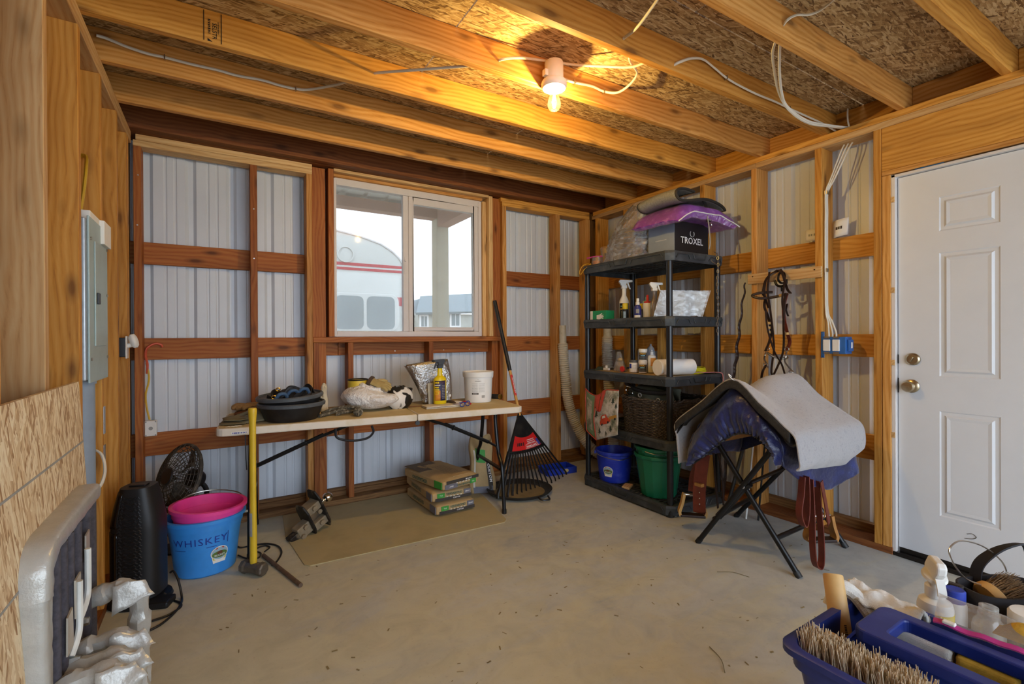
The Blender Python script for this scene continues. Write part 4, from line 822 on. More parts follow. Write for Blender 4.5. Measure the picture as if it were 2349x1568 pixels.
for k, (x, y, z) in enumerate(((-.06, -.10, .05), (.0, -.09, .065), (.06, -.075, .07))): MB().tube(spline([(x-.03, y, z-.01), (x-.012, y-.01, z+.012), (x+.015, y-.005, z+.012), (x+.03, y+.01, z-.012)], 5), .010, 8).build('blue_rope', 'rope_blue', t)
for x, y, z in ((-.075, -.055, .085), (-.10, -.09, .045)): MB().tube([(x+.011*math.cos(a*PI/6), y, z+.009*math.sin(a*PI/6)) for a in range(12)], .0035, 6, closed=True).build('buckle', 'brass', t)
# leather gloves and caps
plain('glove_tan', '9a7b50', .8, 0, .25, 18, c2='5d3f27', bump=.3); plain('glove_brown', '6d4327', .7, 0, .25, 18, bump=.3); plain('cloth_olive', '7b7358', .9, 0, .2, 20, bump=.3); plain('glove_cuff', '4a3a2c', .9)
def glove(label, loc, rot, mat, s=1, rot3=None):
    t = thing('work_glove', label, 'glove', loc, rot=rot3 or (0, 0, rot))
    m = MB()
    def body(u, v):
        x = -.10+.115*v; w = (.052 if v > .35 else .048+.014*(.35-v))*s; a = 2*PI*u
        return V(x*s, w*math.cos(a), .020*s+.020*s*math.sin(a)*(1-.25*v)+.003*nz(u*5, v*7, s))
    m.sheet(body, 20, 10, True); m.add([body(i/20, 1) for i in range(20)], [tuple(range(20))]); m.build('palm', mat, t)
    for k, (y, L) in enumerate(((-.036, .062), (-.012, .078), (.013, .075), (.037, .058))):
        P = spline([(.005*s, y*s, .020*s), (.035*s, y*1.15*s, .024*s), (L*s, y*1.35*s, .013*s)], 5); n = len(P)
        MB().tube(P, [.0145*s*(1-.25*(i/(n-1))**3) for i in range(n-1)]+[.006*s], 10).build('finger', mat, t)
    P = spline([(-.05*s, .04*s, .02*s), (-.012*s, .07*s, .022*s), (.02*s, .078*s, .013*s)], 5); n = len(P); MB().tube(P, [.0155*s]*(n-1)+[.006*s], 10).build('thumb', mat, t)
    MB().lathe([(.05, 0), (.056, .002), (.057, .02), (.051, .024)], 20, M=Matrix(((0, 0, 1), (1, 0, 0), (0, .42, 0))), c=(-.11*s, 0, .021*s)).build('cuff', 'glove_cuff', t)
    return t
glove('tan leather work glove lying on another at the table end', (.16, 3.40, T+.034), PI+.45, 'glove_tan', 1.15)
glove('brown leather work glove under the tan one at the table end', (.17, 3.36, T), PI+.15, 'glove_brown', 1.1)
def flat_cap(label, loc, rz, mat):
    t = thing('folded_cloth', label, 'cloth', loc, rz)
    def f(u, v, o=0):
        a = 2*PI*u; r = (1-v)**.5 if v < 1 else 0
        return V(.115*r*math.cos(a), .07*r*math.sin(a), .006+.045*(v**.7)*(.6+.4*math.cos(a-.6))+.005*nz(u*7, v*5, o))
    MB().sheet(lambda u, v: f(u, v), 30, 8, True).build('crown', mat, t, solid=.003)
    MB().sheet(lambda u, v: V(-.03+.02*nz(u*4, v)-.11*v*math.cos((u-.5)*2.2), .10*math.sin((u-.5)*2.4), .006+.004*math.sin(v*3)), 14, 6).build('brim', mat, t, solid=.004)
    return t
flat_cap('upper olive cloth cap crumpled at the left table corner', (.155, 3.17, T+.016), .3, 'cloth_olive'); flat_cap('lower olive cloth cap flattened at the left table corner', (.145, 3.13, T), .1, 'cloth_olive')
plain('chain_pale', 'd9cfba', .5); m = MB()
for k in range(9): m.tube([(.006*math.cos(a*PI/4)+k*.008, .005*math.sin(a*PI/4)*(1 if k % 2 else .5), .003+.002*(k % 2)) for a in range(8)], .0016, 5, closed=True)
tag(m.build('small_chain', 'chain_pale', None, loc=(.04, 2.985, T+.001), smooth=True), 'small pale chain lying on the left front of the table', 'chain')
# blue and brown cap behind the pans
plain('cap_blue', '26367e', .8); plain('cap_brown', '6a573b', .85, 0, .2, 20)
t = thing('baseball_cap', 'brown cap with a blue brim lying behind the black pans', 'cap', (.30, 3.42, T), 2.3)
MB().sheet(lambda u, v: V(.09*math.cos(2*PI*u)*math.cos(v*PI/2), .075*math.sin(2*PI*u)*math.cos(v*PI/2), .01+.12*math.sin(v*PI/2)+.006*nz(u*5, v*4)), 28, 10, True).build('crown', 'cap_brown', t, solid=.003)
MB().sheet(lambda u, v: V(.06+.085*v*math.cos((u-.5)*2), .085*math.sin((u-.5)*2.3), .012+.05*(1-v)*.6*math.cos((u-.5)*2.4)+.02), 14, 6).build('brim', 'cap_blue', t, solid=.004)
plain('paper_bag', 'cfc1a4', .8, 0, .08, 9); o = MB().sheet(lambda u, v: V(.06*(u-.5)*(1-.5*v)+.01*nz(u*4, v*3), .02*nz(u*3, v*4, 3), .16*v+.03*math.sin(u*3)*v), 8, 8).build('paper_bag', 'paper_bag', None, loc=(.585, 3.27, T), solid=.012); tag(o, 'cream paper bag standing behind the right rim of the pans', 'bag')
# knotted rope
plain('rope_grey', '5a5446', .9, 0, .5, 70, c2='c0b8a4', bump=.4)
t = thing('braided_rope', 'grey and black braided lead rope heaped beside the pans', 'rope', (.655, 3.06, T))
for k, P in enumerate(([(-.14, -.02, .012), (-.08, .02, .016), (0, .03, .03), (.07, .05, .025), (.12, .10, .02)], [(-.11, .05, .014), (-.04, .06, .035), (.05, .03, .045), (.10, -.01, .03), (.09, -.05, .02)], [(-.08, .09, .012), (.0, .08, .03), (.06, .07, .04), (.02, .12, .02), (-.06, .13, .013)], [(-.04, .0, .012), (.03, .0, .02), (.07, -.03, .022), (.06, -.07, .02)])):
    MB().tube(spline(P, 7), .011, 8, tw=.4, sx=1.15).build('strand', 'rope_grey', t)
m = MB()
for k in range(5): m.tube([(.075+.022*math.cos(a*PI/5)*math.cos(k*.7), -.085+.022*math.cos(a*PI/5)*math.sin(k*.7), .026+.022*math.sin(a*PI/5)) for a in range(10)], .008, 7, closed=True)
m.build('knot', 'rope_grey', t)
# grocery bag with can and glove
clear('bag_white_film', (.97, .96, .95), .82, .25, .35, 'eeebe6', .5)
plain('bag_white', 'e9e5e0', .3, 0, .05, 8, bump=.9, bdist=.02, spec=.7); plain('can_yellow', 'd8b93c', .45); plain('rim_black', '22211f', .4, .3)
t = thing('plastic_grocery_bag', 'bulging white plastic grocery bag in the middle of table', 'bag', (.875, 3.18, T), -.1)
def gb(u, v):
    a = 2*PI*u; r = (math.sin(PI*min(v*1.05, 1))**.45 if v < .9 else .62*(1-(v-.9)*3)); w = 1+.10*nz(math.cos(a)*2, math.sin(a)*2, v*3)+.05*nz(math.cos(a)*6, math.sin(a)*6, v*7)
    return V(.195*r*w*math.cos(a), .14*r*w*math.sin(a), .155*(v**.8)*(1-.28*math.cos(a)*v)+.012*nz(math.cos(a)*4, math.sin(a)*4, v*5)*(v > .1))
m = MB().sheet(gb, 44, 18, True); m.v = [(x, y, max(z, .001)) for x, y, z in m.v]; m.build('bag_body', 'bag_white', t, subd=1)
for s in (-1, 1):
    MB().sheet(lambda u, v: V(-.09+.13*u+.01*nz(u*5, v*3, s), .03*s-.05+.01*nz(u*4, v*5), .125+.03*v+.012*nz(u*6, v*4, s*3)), 10, 5).build('bag_handle', 'bag_white', t, solid=.001)
t = thing('tin_can', 'open yellow tin can poking out of the grocery bag', 'can', (.79, 3.22, T+.128)); MB().lathe([(0, 0), (.062, 0), (.064, .004), (.064, .075), (.060, .075), (.060, .006), (0, .006)], 32).build('can_wall', 'can_yellow', t); MB().tube([(.063*math.cos(2*PI*i/32), .063*math.sin(2*PI*i/32), .076) for i in range(32)], .0045, 8, closed=True).build('can_rim', 'rim_black', t)
tc = thing('cow_print_bag', 'black and white cow-print bag beside the grocery bag', 'bag', (1.055, 3.165, T), .3)
def cowmat():
    t_ = NT('cow_print'); f_ = t_.noise(t_.coord(), 14, 1, .3, .6); t_.col(t_.ramp(f_, [(.5, srgb('e6e2da')), (.53, srgb('1d1c1b'))])); t_.b.inputs['Roughness'].default_value = .45; MATS['cow_print'] = t_.m
cowmat()
m = MB().sheet(lambda u, v: V((.10*math.cos(2*PI*u))*(math.sin(PI*(.12+.83*v))**.5), .075*math.sin(2*PI*u)*(math.sin(PI*(.12+.83*v))**.5), .15*v+.012*nz(math.cos(2*PI*u)*3, math.sin(2*PI*u)*3, v*4)*v), 32, 12, True); m.build('bag_body', 'cow_print', tc)
t = thing('rubber_cup', 'small black rubber cup behind the cow-print bag', 'cup', (1.135, 3.315, T)); MB().lathe([(0, 0), (.044, 0), (.047, .006), (.062, .105), (.064, .105), (.064, .115), (.058, .115), (.054, .10), (.042, .01), (0, .008)], 28).build('cup_body', 'black_rubber', t)
plain('leather_pale', 'b09a62', .75, 0, .15, 20, bump=.3); glove('pale leather glove draped over the grocery bag', (.93, 3.16, T+.150), -.5, 'leather_pale', .85, (.35, .35, -.5))
# silver foil pouch
plain('foil_silver', 'c6c4c0', .22, .92, .1, 12, bump=.6, bdist=.012)
t = thing('foil_pouch', 'large open silver foil pouch leaning behind the yellow sprayer', 'pouch', (1.36, 3.23, T), -.15)
def pouch(u, v):
    a = 2*PI*u; w = .105+.055*v; d = .035+.028*v; ca, sa = math.cos(a), math.sin(a); e = .75
    x = w*math.copysign(abs(ca)**e, ca); y = d*math.copysign(abs(sa)**e, sa)
    return V(x-.055*v*v-.02*v, y+.03*v+.008*nz(ca*3, sa*3, v*6), .30*v*(1+.07*(x/.16))+.008*nz(ca*2, v*4)*(v < .95 and v > .05))
MB().sheet(pouch, 40, 20, True).build('pouch_body', 'foil_silver', t, solid=.001)
MB().cyl((.075, -.062, .06), (.077, -.067, .06), .010, n=16).build('valve', 'white_plastic', t)
# yellow sprayer
plain('spray_yellow', 'e3c715', .35, 0, .05); plain('label_night', '23234a', .5, 0, .3, 30, c2='6a4a5a'); plain('label_amber', 'd98c2e', .5, 0, .2, 40)
def trigger(parent, z, mat, s=1, face=PI):
    M = Matrix.Rotation(face, 3, 'Z'); m = MB()
    def pr(poly, w): m.prism(poly, (-w/2, w/2), lambda a, b, d: M @ V(a*s, d*s, z+b*s))
    pr([(-.018, .0), (.018, .0), (.018, .022), (-.018, .022)], .034)
    pr([(-.02, .02), (.012, .02), (.016, .04), (.045, .044), (.045, .058), (-.03, .062), (-.038, .05)], .024)
    pr([(.018, .042), (.030, .042), (.038, .018), (.046, -.004), (.040, -.006), (.028, .012)], .012)
    m.cyl(M @ V(.044*s, 0, z+.051*s), M @ V(.058*s, 0, z+.051*s), .009*s, n=12)
    return m.build('trigger_head', mat, parent, smooth=False, bevel=.002)
t = thing('spray_bottle', 'yellow spray bottle with black trigger on the folded cloth', 'spray bottle', (1.315, 3.075, T+.020))
MB().lathe([(0, 0), (.043, 0), (.046, .004), (.046, .165), (.044, .175), (.034, .186), (.021, .195), (.0185, .21), (.0165, .25), (0, .25)], 32, sy=.72).build('bottle', 'spray_yellow', t)
fn = cyl_fn((0, 0, 0), .0466, -PI/2-.25, 0, sy=.73)
MB().sheet(lambda u, v: fn(-.044+.088*u, .024+.138*v, 0), 16, 4).build('label', 'label_night', t, solid=.0006)
MB().sheet(lambda u, v: fn(-.044+.045*u, .024+.07*v, .0006), 8, 3).build('label_panel', 'label_amber', t, solid=.0004)
for z, hh, w_, mt in ((.148, .012, .036, 'spray_yellow'), (.131, .006, .044, 'ink_white'), (.116, .011, .034, 'spray_yellow'), (.100, .009, .038, 'spray_yellow'), (.078, .020, .034, 'spray_yellow')):
    MB().sheet(lambda u, v: fn(-.044+w_*u, z-hh/2+hh*v, .0016), 8, 1).build('label_block', mt, t)
smudge(t, lambda x, y, d: fn(x+.026, y+.085, d), .026, 9, .005, 'ink_grey', .011); smudge(t, lambda x, y, d: fn(x-.028, y+.148, d+.0012), .026, 1, .006, 'ink_black'); smudge(t, lambda x, y, d: fn(x-.028, y+.078, d+.0012), .024, 2, .004, 'ink_red', .008)
trigger(t, .248, 'black_plastic', 1.0, PI)
o = MB().bx((-.028, -.002, 0), (.028, .002, .16)).build('card_tag', plain('card_grey', 'b9b5a8', .8), None, loc=(1.278, 3.128, T), smooth=False, rot=(-.08, 0, .2)); tag(o, 'upright grey card behind the left side of yellow sprayer', 'card')
# folded cloth, small glove, glasses, bucket, tool, stick
plain('cloth_cream', 'ddd5c4', .95, 0, .08, 20, bump=.4)
t = thing('folded_rag', 'cream folded rag under the yellow spray bottle', 'rag', (1.315, 3.04, T), -.1)
for z in (0, .010): MB().sheet(lambda u, v: V(-.13+.26*u, -.065+.13*v+.01*nz(u*4, v*2, z*99), .004+z+.003*nz(u*6, v*6, z*50)*(1 if z else .4)), 16, 8).build('fold', 'cloth_cream', t, solid=.008, subd=1)
glove('small white cloth glove with blue cuff beside the sprayer', (1.45, 3.10, T), .3, plain('cotton_white', 'dcd8cf', .9, 0, .1, 20, bump=.3), .62)
o = tag(MB().tube(spline([(0, 0, .008), (.02, -.02, .022), (.045, -.05, .012), (.05, -.06, .007)], 5), [.006]*16, 8).build('red_clip', 'ink_red', None, loc=(1.475, 3.075, T)), 'small red and white clip lying before the white bucket', 'clip')
t = thing('eyeglasses', 'blue-framed eyeglasses lying at the front edge of table', 'glasses', (1.455, 2.965, T), .45); clear('lens', (.9, .95, 1), .12, .05, .3)
for s in (-1, 1):
    P = [(s*.03+.024*math.cos(a*PI/10), 0, .02+.016*math.sin(a*PI/10)) for a in range(20)]; f_ = MB().tube(P, .003, 6, closed=True).build('rim', 'ink_blue', t)
    MB().add([V(*p) for p in P], [tuple(range(20))]).build('lens', 'lens', f_, smooth=False)
    MB().tube(spline([(s*.054, 0, .025), (s*.056, .04, .022), (s*.05, .10, .012), (s*.046, .125, .004)], 5), .0024, 6).build('temple', 'ink_blue', t)
MB().tube([(-.007, 0, .024), (0, -.002, .028), (.007, 0, .024)], .0025, 6).build('bridge', 'ink_blue', t)
plain('bucket_white', 'eef0ef', .3, 0, .03); t = thing('white_bucket', 'white lidded plastic bucket with a printed label on table', 'bucket', (1.66, 3.16, T))
MB().lathe([(0, 0), (.094, 0), (.098, .004), (.108, .195), (.108, .21)], 40).build('bucket_wall', 'bucket_white', t); MB().lathe([(.109, .185), (.114, .187), (.117, .222), (.114, .226), (.108, .226), (.104, .218), (0, .216)], 40).build('lid', 'bucket_white', t)
MB().box((.115, .0, .19), (.016, .03, .035)).build('handle_ear', 'bucket_white', t, smooth=False, bevel=.004)
bf = lambda x, y, d: (lambda rr, a: V(rr*math.cos(a), rr*math.sin(a), y))(.098+.0525*y+d, -PI/2-.48+x/.1)
smudge(t, lambda x, y, d: bf(x, y+.160, d), .046, 1, .009, 'ink_grey'); smudge(t, lambda x, y, d: bf(x, y+.172, d), .014, 1, .003, 'ink_grey')
MB().sheet(lambda u, v: bf(-.046+.048*u, .062+.011*v, .0008), 8, 1).build('label_bar', 'ink_black', t); smudge(t, lambda x, y, d: bf(x-.022, y+.0675, d+.001), .034, 1, .004, 'ink_white')
for k in range(11):
    MB().sheet(lambda u, v: bf(.026+.0022*k+.0012*u, .038+.018*v, .0008), 1, 1).build('barcode_bar', 'ink_grey', t)
smudge(t, lambda x, y, d: bf(x-.024, y+.112, d), .042, 8, .0022, 'ink_grey', .0085); smudge(t, lambda x, y, d: bf(x+.026, y+.112, d), .042, 8, .0022, 'ink_grey', .0085)
t = thing('hand_tool', 'grey handled tool with a metal tip at the table end', 'tool', (1.83, 3.22, T), -1.0)
MB().cyl((-.10, 0, .018), (-.03, 0, .018), .006, n=10).cyl((-.05, 0, .018), (-.02, 0, .018), .014, n=12).build('shaft', 'steel', t); MB().lathe([(0, -.03), (.015, -.028), (.019, -.02), (.019, .04), (.017, .045)], 18, (0, 0, .019), M=Euler((0, PI/2, 0)).to_matrix()).build('grip', 'black_rubber', t); MB().lathe([(.017, 0), (.0195, .002), (.0195, .022), (.012, .024), (.010, .012), (0, .012)], 18, (.045, 0, .0195), M=Euler((0, PI/2, 0)).to_matrix()).build('end_ring', 'brass', t)
o = MB().bx((-.06, -.012, 0), (.06, .012, .006)).build('wood_stick', 'weathered_wood', None, loc=(1.165, 3.15, T), rot=(0, 0, -.15), smooth=False, bevel=.002); tag(o, 'short grey-brown stick lying left of the cream rag', 'stick')
# ------------------------------------------------------------------ mortar bags
plain('kraft', 'b69a6c', .8, 0, .12, 12, bump=.25, bdist=.004); plain('bag_charcoal', '3d3732', .7, 0, .15, 14); plain('bag_dark_top', '6f6252', .8, 0, .15, 14); plain('bag_green', '3f9a3c', .6); plain('bag_grey', '6d6d78', .6); plain('bag_white_p', 'd9d4c6', .7); plain('print_teal', '1f5a52', .6)
def mortar(label, loc, rz, flip=False, w=.30, L=.52, h=.084):
    t = thing('mortar_bag', label, 'cement bag', loc, rz, 'stack of mortar bags')
    m = MB(); NX, NY = 14, 20
    def f(u, v, s):
        x = -1+2*u; y = -1+2*v; e = max(0, 1-abs(x)**6)**.35*max(0, 1-abs(y)**6)**.35
        return V(x*w/2*(1-.03*abs(y)**3), y*L/2*(1-.02*abs(x)**3), h/2+s*(h/2*.62+h/2*.38*e+.003*nz(x*3, y*4, s))*(1 if True else 0))
    for s in (-1, 1): m.sheet(lambda u, v: f(u, v, s), NX, NY)
    for a in (0, 1):
        m.sheet(lambda u, v: f(a, u, -1+2*v), NY, 3); m.sheet(lambda u, v: f(u, a, -1+2*v), NX, 3)
    m.build('bag_body', 'kraft', t, bevel=.006, seg=2)
    y = -L/2-.0016; q = lambda name, x0, x1, z0, z1, mat, o=0: MB().bx((x0, y-.0008-o, z0), (x1, y+.004, z1)).build(name, mat, t, smooth=False)
    Z = (lambda z: h-z) if flip else (lambda z: z); S = -1 if flip else 1
    zz = lambda a, b: (min(Z(a), Z(b)), max(Z(a), Z(b)))
    q('dark_band', -w*.42*S if S > 0 else -w*.40, w*.48, *zz(.014, .034), 'bag_charcoal')
    gx = (-.112, -.058) if not flip else (.075, .125); q('green_patch', *gx, *zz(.036, .066), 'bag_green'); ex = (.085, .138) if not flip else (-.138, -.035); q('grey_patch', *ex, *zz(.036, .068), 'bag_grey')
    for k in range(5): q('white_block', -.045+.026*k, -.033+.026*k, *zz(.0345, .040), 'bag_white_p', .0004)
    fn = lambda cx, cz: (lambda x, yy, d: V(cx+S*x, y-.0016-d, Z(cz)+S*yy))
    lettering('VERSABOND', .021, 'print_teal', t, fn(.013 if not flip else .02, .054), bold=.015); lettering('CUSTOM', .013, 'ink_white', t, fn(.03 if not flip else .06, .024), bold=.02); lettering('TILE', .012, 'ink_white', t, fn(sum(gx)/2, .051)); lettering('GRAY', .013, 'ink_white', t, fn(sum(ex)/2, .052), bold=.02)
    x = -w/2-.0016; f2 = lambda cy, cz: (lambda xx, yy, d: V(x-.0012-d, cy-S*xx, Z(cz)+S*yy))
    MB().bx((x-.0008, -L/2+.012, .018), (x+.004, -L/2+.10, h-.018)).build('grey_patch' if not flip else 'green_patch', 'bag_grey' if not flip else 'bag_green', t, smooth=False)
    lettering('VERSABOND', .034, 'print_teal', t, f2(.03, .045), bold=.015)
    if flip:
        MB().bx((-w*.49, .03, h-.003), (w*.2, L*.49, h+.0006)).build('dark_panel', 'bag_dark_top', t, smooth=False)
        MB().bx((-.05, -L*.44, h-.002), (.09, L*.3, h+.0012)).build('text_panel', 'kraft', t, smooth=False)
        smudge(t, lambda xx, yy, d: V(.02+xx, -.05+yy, h+.0014+d), .10, 14, .006, 'bag_dark_top', .018)
    return t
mortar('bottom tan mortar bag of the stack under the table', (1.375, 3.235, .0065), .05); mortar('middle tan mortar bag of the stack under the table', (1.365, 3.245, .0925), .0); mortar('top dusty mortar bag of the stack lying upside down', (1.37, 3.20, .1785), .20, True, .31, .50)
# standing open bag
t = thing('mortar_bag', 'open half-used mortar bag standing behind the table leg', 'cement bag', (1.765, 3.30, 0.0065), -.25)
def sb(u, v):
    a = 2*PI*u; c, s = math.cos(a), math.sin(a); w = .105-.02*v+.008*math.sin(9*v); d = .055*(1-.55*v)
    return V(w*math.copysign(abs(c)**.6, c), d*math.copysign(abs(s)**.7, s)+.06*v+.008*nz(c*2, s*2, v*5), .40*v+.03*v*math.sin(a*2))
MB().sheet(sb, 32, 16, True).build('bag_body', 'kraft', t, solid=.002)
bandf = lambda x, y, d: (lambda a: V(*(sb(a, max(0, min(1, y)))+V(0, -d*1.5-.001, 0))))((.75+x) % 1)
for x0, x1, y0, y1, mt, nm in ((.03, .10, .05, .62, 'bag_charcoal', 'dark_band'), (-.06, .02, .55, .80, 'bag_green', 'green_patch'), (-.10, -.07, .1, .75, 'bag_white_p', 'white_band'), (-.10, .10, .0, .12, 'bag_grey', 'grey_patch')): MB().sheet(lambda u, v: bandf(x0+(x1-x0)*u, y0+(y1-y0)*v, .001), 6, 8).build(nm, mt, t)
lettering('CUSTOM', .038, 'ink_white', t, lambda x, y, d: bandf(.065+y*1.5, .38-x*2.4, .004), bold=.02, name='lettering')
# ------------------------------------------------------------------ black pan on the floor, leaf rake, blue scoop
t = thing('drain_pan', 'shallow black pan with a side handle on the floor under the rake', 'pan', (2.0, 3.12, 0), -.2)
MB().lathe([(0, 0), (.19, 0), (.225, .018), (.24, .036), (.236, .040), (.215, .024), (.18, .010), (0, .008)], 44, sx=1.08).build('pan_body', 'black_rubber', t)
plain('pan_dirt', '857453', .9, 0, .2, 12); MB().lathe([(0, .013), (.17, .013), (.185, .0115)], 36, sx=1.08).build('dirt', 'pan_dirt', t)
MB().tube(spline([(.06, -.232, .026), (.065, -.275, .022), (.09, -.285, .02), (.13, -.275, .02), (.14, -.222, .026)], 5), .007, 8).build('handle', 'black_plastic', t)
plain('rake_black', '131316', .45, 0, .2, 12, c2='35322c'); plain('rake_red', 'cf2323', .45); plain('wood_handle', 'd09a4a', .45, 0, .1, 12)
RA = V(2.10, 3.28, .60); RL = V(1.745, 3.03, .045); RRt = V(2.54, 3.22, .05); RMid = (RL+RRt)/2
t = thing('leaf_rake', 'black leaf rake with a red label leaning on the back wall', 'rake', tuple(V(RMid.x, RMid.y, 0)))
base = V(RMid.x, RMid.y, 0)
rn = (RRt-RL).cross(RA-RMid).normalized(); rn = -rn if rn.y > 0 else rn
def rk(s, q, d=0): return RA+(RMid-RA)*s*(1+.06*(1-q*q))+(RRt-RL)*.5*q*s+rn*d-base
def web(s0, s1, d0, d1, q=1, n=12):
    m = MB(); m.sheet(lambda u, v: rk(s0+(s1-s0)*v, q*(-1+2*u), d0), n, 8); m.sheet(lambda u, v: rk(s0+(s1-s0)*v, q*(-1+2*u), d1), n, 8)
    for a in (0, 1):
        m.sheet(lambda u, v: rk(s0+(s1-s0)*u, q*(-1+2*a), d0+(d1-d0)*v), 8, 1); m.sheet(lambda u, v: rk(s0+(s1-s0)*a, q*(-1+2*u), d0+(d1-d0)*v), n, 1)
    return m
web(.03, .54, -.003, .003).build('head', 'rake_black', t)
NT_ = 17
for k in range(NT_):
    q = -1+2*k/(NT_-1); P = [rk(.50+.07*j, q*(1-.0*j)) for j in range(8)]+[rk(1.0, q)+V(0, -.004, -.018)]
    MB().tube(P, .0075 if 0 < k < NT_-1 else .010, 6, sx=1.25, sy=.7).build('tine', 'rake_black', t)
for q in (-1, 1): MB().tube([rk(.02, q*.9), rk(.3, q), rk(.55, q)], .008, 6).build('edge_rib', 'rake_black', t)
MB().tube([rk(.52, -1+2*k/14, .004) for k in range(15)], .006, 6).build('arc_rib', 'rake_black', t)
MB().sheet(lambda u, v: rk(.31+.19*v+.03*(1-v)*(1-(2*u-1)**2), .84*(-1+2*u), .0045), 14, 6).build('label', 'rake_red', t)
MB().sheet(lambda u, v: rk(.40+.09*v, .70+.13*u, .0052), 3, 3).build('flag_patch', 'ink_blue', t)
lab = lambda s, q: (lambda x, y, d: rk(s+y*1.7, q-x*5.2, .0055+d))
lettering('CRAFTSMAN', .023, 'ink_white', t, lab(.468, .33), bold=.02)
m = MB(); 
for x0, x1, y0, y1 in ((-.075, .075, -.016, -.0145), (-.075, .075, .0145, .016), (-.075, -.0735, -.016, .016), (.0735, .075, -.016, .016)): m.add([lab(.468, .33)(x, y, 0) for x, y in ((x0, y0), (x1, y0), (x1, y1), (x0, y1))], [(0, 1, 2, 3)])
m.build('label_frame', 'ink_white', t, smooth=False, kind='stuff')
smudge(t, lambda x, y, d: lab(.405, .34)(x, y, d), .10, 3, .006, 'ink_white', .013); smudge(t, lambda x, y, d: lab(.425, -.42)(x, y, d), .10, 1, .028, 'ink_black')
HT = V(2.044, 3.575, 1.53)-base; A0 = RA-base; dv = (HT-A0)
MB().cyl(A0-dv*.03, A0+dv*.36, .0125, n=14).build('handle', 'wood_handle', t); MB().cyl(A0+dv*.36, A0+dv, .0165, n=14).build('grip', 'black_rubber', t)
hdir = dv.normalized(); sd = hdir.cross(V(0, -1, 0)).normalized(); nn_ = sd.cross(hdir); nn_ = -nn_ if nn_.y > 0 else nn_
MB().sheet(lambda u, v: A0+dv*(.14+.18*v)+(sd*math.cos(PI*(.2+.6*u))+nn_*math.sin(PI*(.2+.6*u)))*.0130, 8, 2).build('handle_label', 'rake_red', t)
smudge(t, lambda x, y, d: A0+dv*.23+dv.normalized()*x+nn_*(.0134+d)+sd*y, .13, 1, .010, 'ink_white')
plain('bin_blue', '1f3fbf', .4); t = thing('blue_scoop', 'low blue plastic bin on the floor between rake and shelving', 'bin', (2.60, 3.42, 0), -.12)
m = MB(); m.bx((-.16, -.10, 0), (.14, .08, .004))
for a, b in (((-.16, -.10, 0), (.14, -.095, .055)), ((-.16, .075, 0), (.14, .08, .055)), ((-.16, -.10, 0), (-.155, .08, .055)), ((.135, -.10, 0), (.14, .08, .055))): m.bx(a, b)
m.build('bin_body', 'bin_blue', t, smooth=False, bevel=.002); MB().lathe([(0, 0), (.016, .0), (.0, .001)], 16, (.03, -.101, .03), M=Euler((PI/2, 0, 0)).to_matrix(), sx=1.6).build('logo_patch', plain('logo_tan', 'cfc38a', .5), t)
# ------------------------------------------------------------------ ribbed hose
plain('hose_cream', 'cfc8b6', .5, 0, .08, 12, c2='b5a988'); HP = spline([(2.774, 3.56, 1.30), (2.776, 3.56, 1.22), (2.779, 3.56, 1.10), (2.797, 3.56, .893), (2.838, 3.56, .60), (2.91, 3.54, .38), (3.0, 3.47, .19), (3.085, 3.36, .085), (3.115, 3.265, .12), (3.125, 3.25, .26), (3.13, 3.28, .5), (3.13, 3.32, .80), (3.125, 3.33, 1.10), (3.13, 3.33, 1.22), (3.13, 3.33, 1.31)], 20)
def resample(P, step):
    out = [P[0]]; acc = 0
    for a, b in zip(P, P[1:]):
        L = (b-a).length; d = step-acc
        while d <= L: out.append(a+(b-a)*(d/L)); d += step
        acc = (acc+L) % step
    return out
t = thing('ribbed_hose', 'cream ribbed duct hose bent in a U in the back corner', 'hose', (2.85, 3.45, 0)); o0 = V(2.85, 3.45, 0)
RP = resample(HP, .0065); N = len(RP)
def hr(i):
    f = i/(N-1); b = .046 if f < .5 else .05; plainz = f < .055 or f > .965
    if plainz: return .034 if f < .5 else .040
    return b+(.0055 if i % 3 == 0 else -.003)
MB().tube([p-o0 for p in RP], [hr(i) for i in range(N)], 18).build('hose_body', 'hose_cream', t, ang=1.2)
for f in (0, -1):
    p = RP[f]-o0; d = (RP[f]-RP[1 if f == 0 else -2]).normalized(); MB().lathe([(.030, -.002), (.034+.006*(f == -1), -.002), (.034+.006*(f == -1), .022), (.030, .022)], 18, p, M=d.to_track_quat('Z', 'Y').to_matrix()).build('end_cuff', 'hose_cream', t)
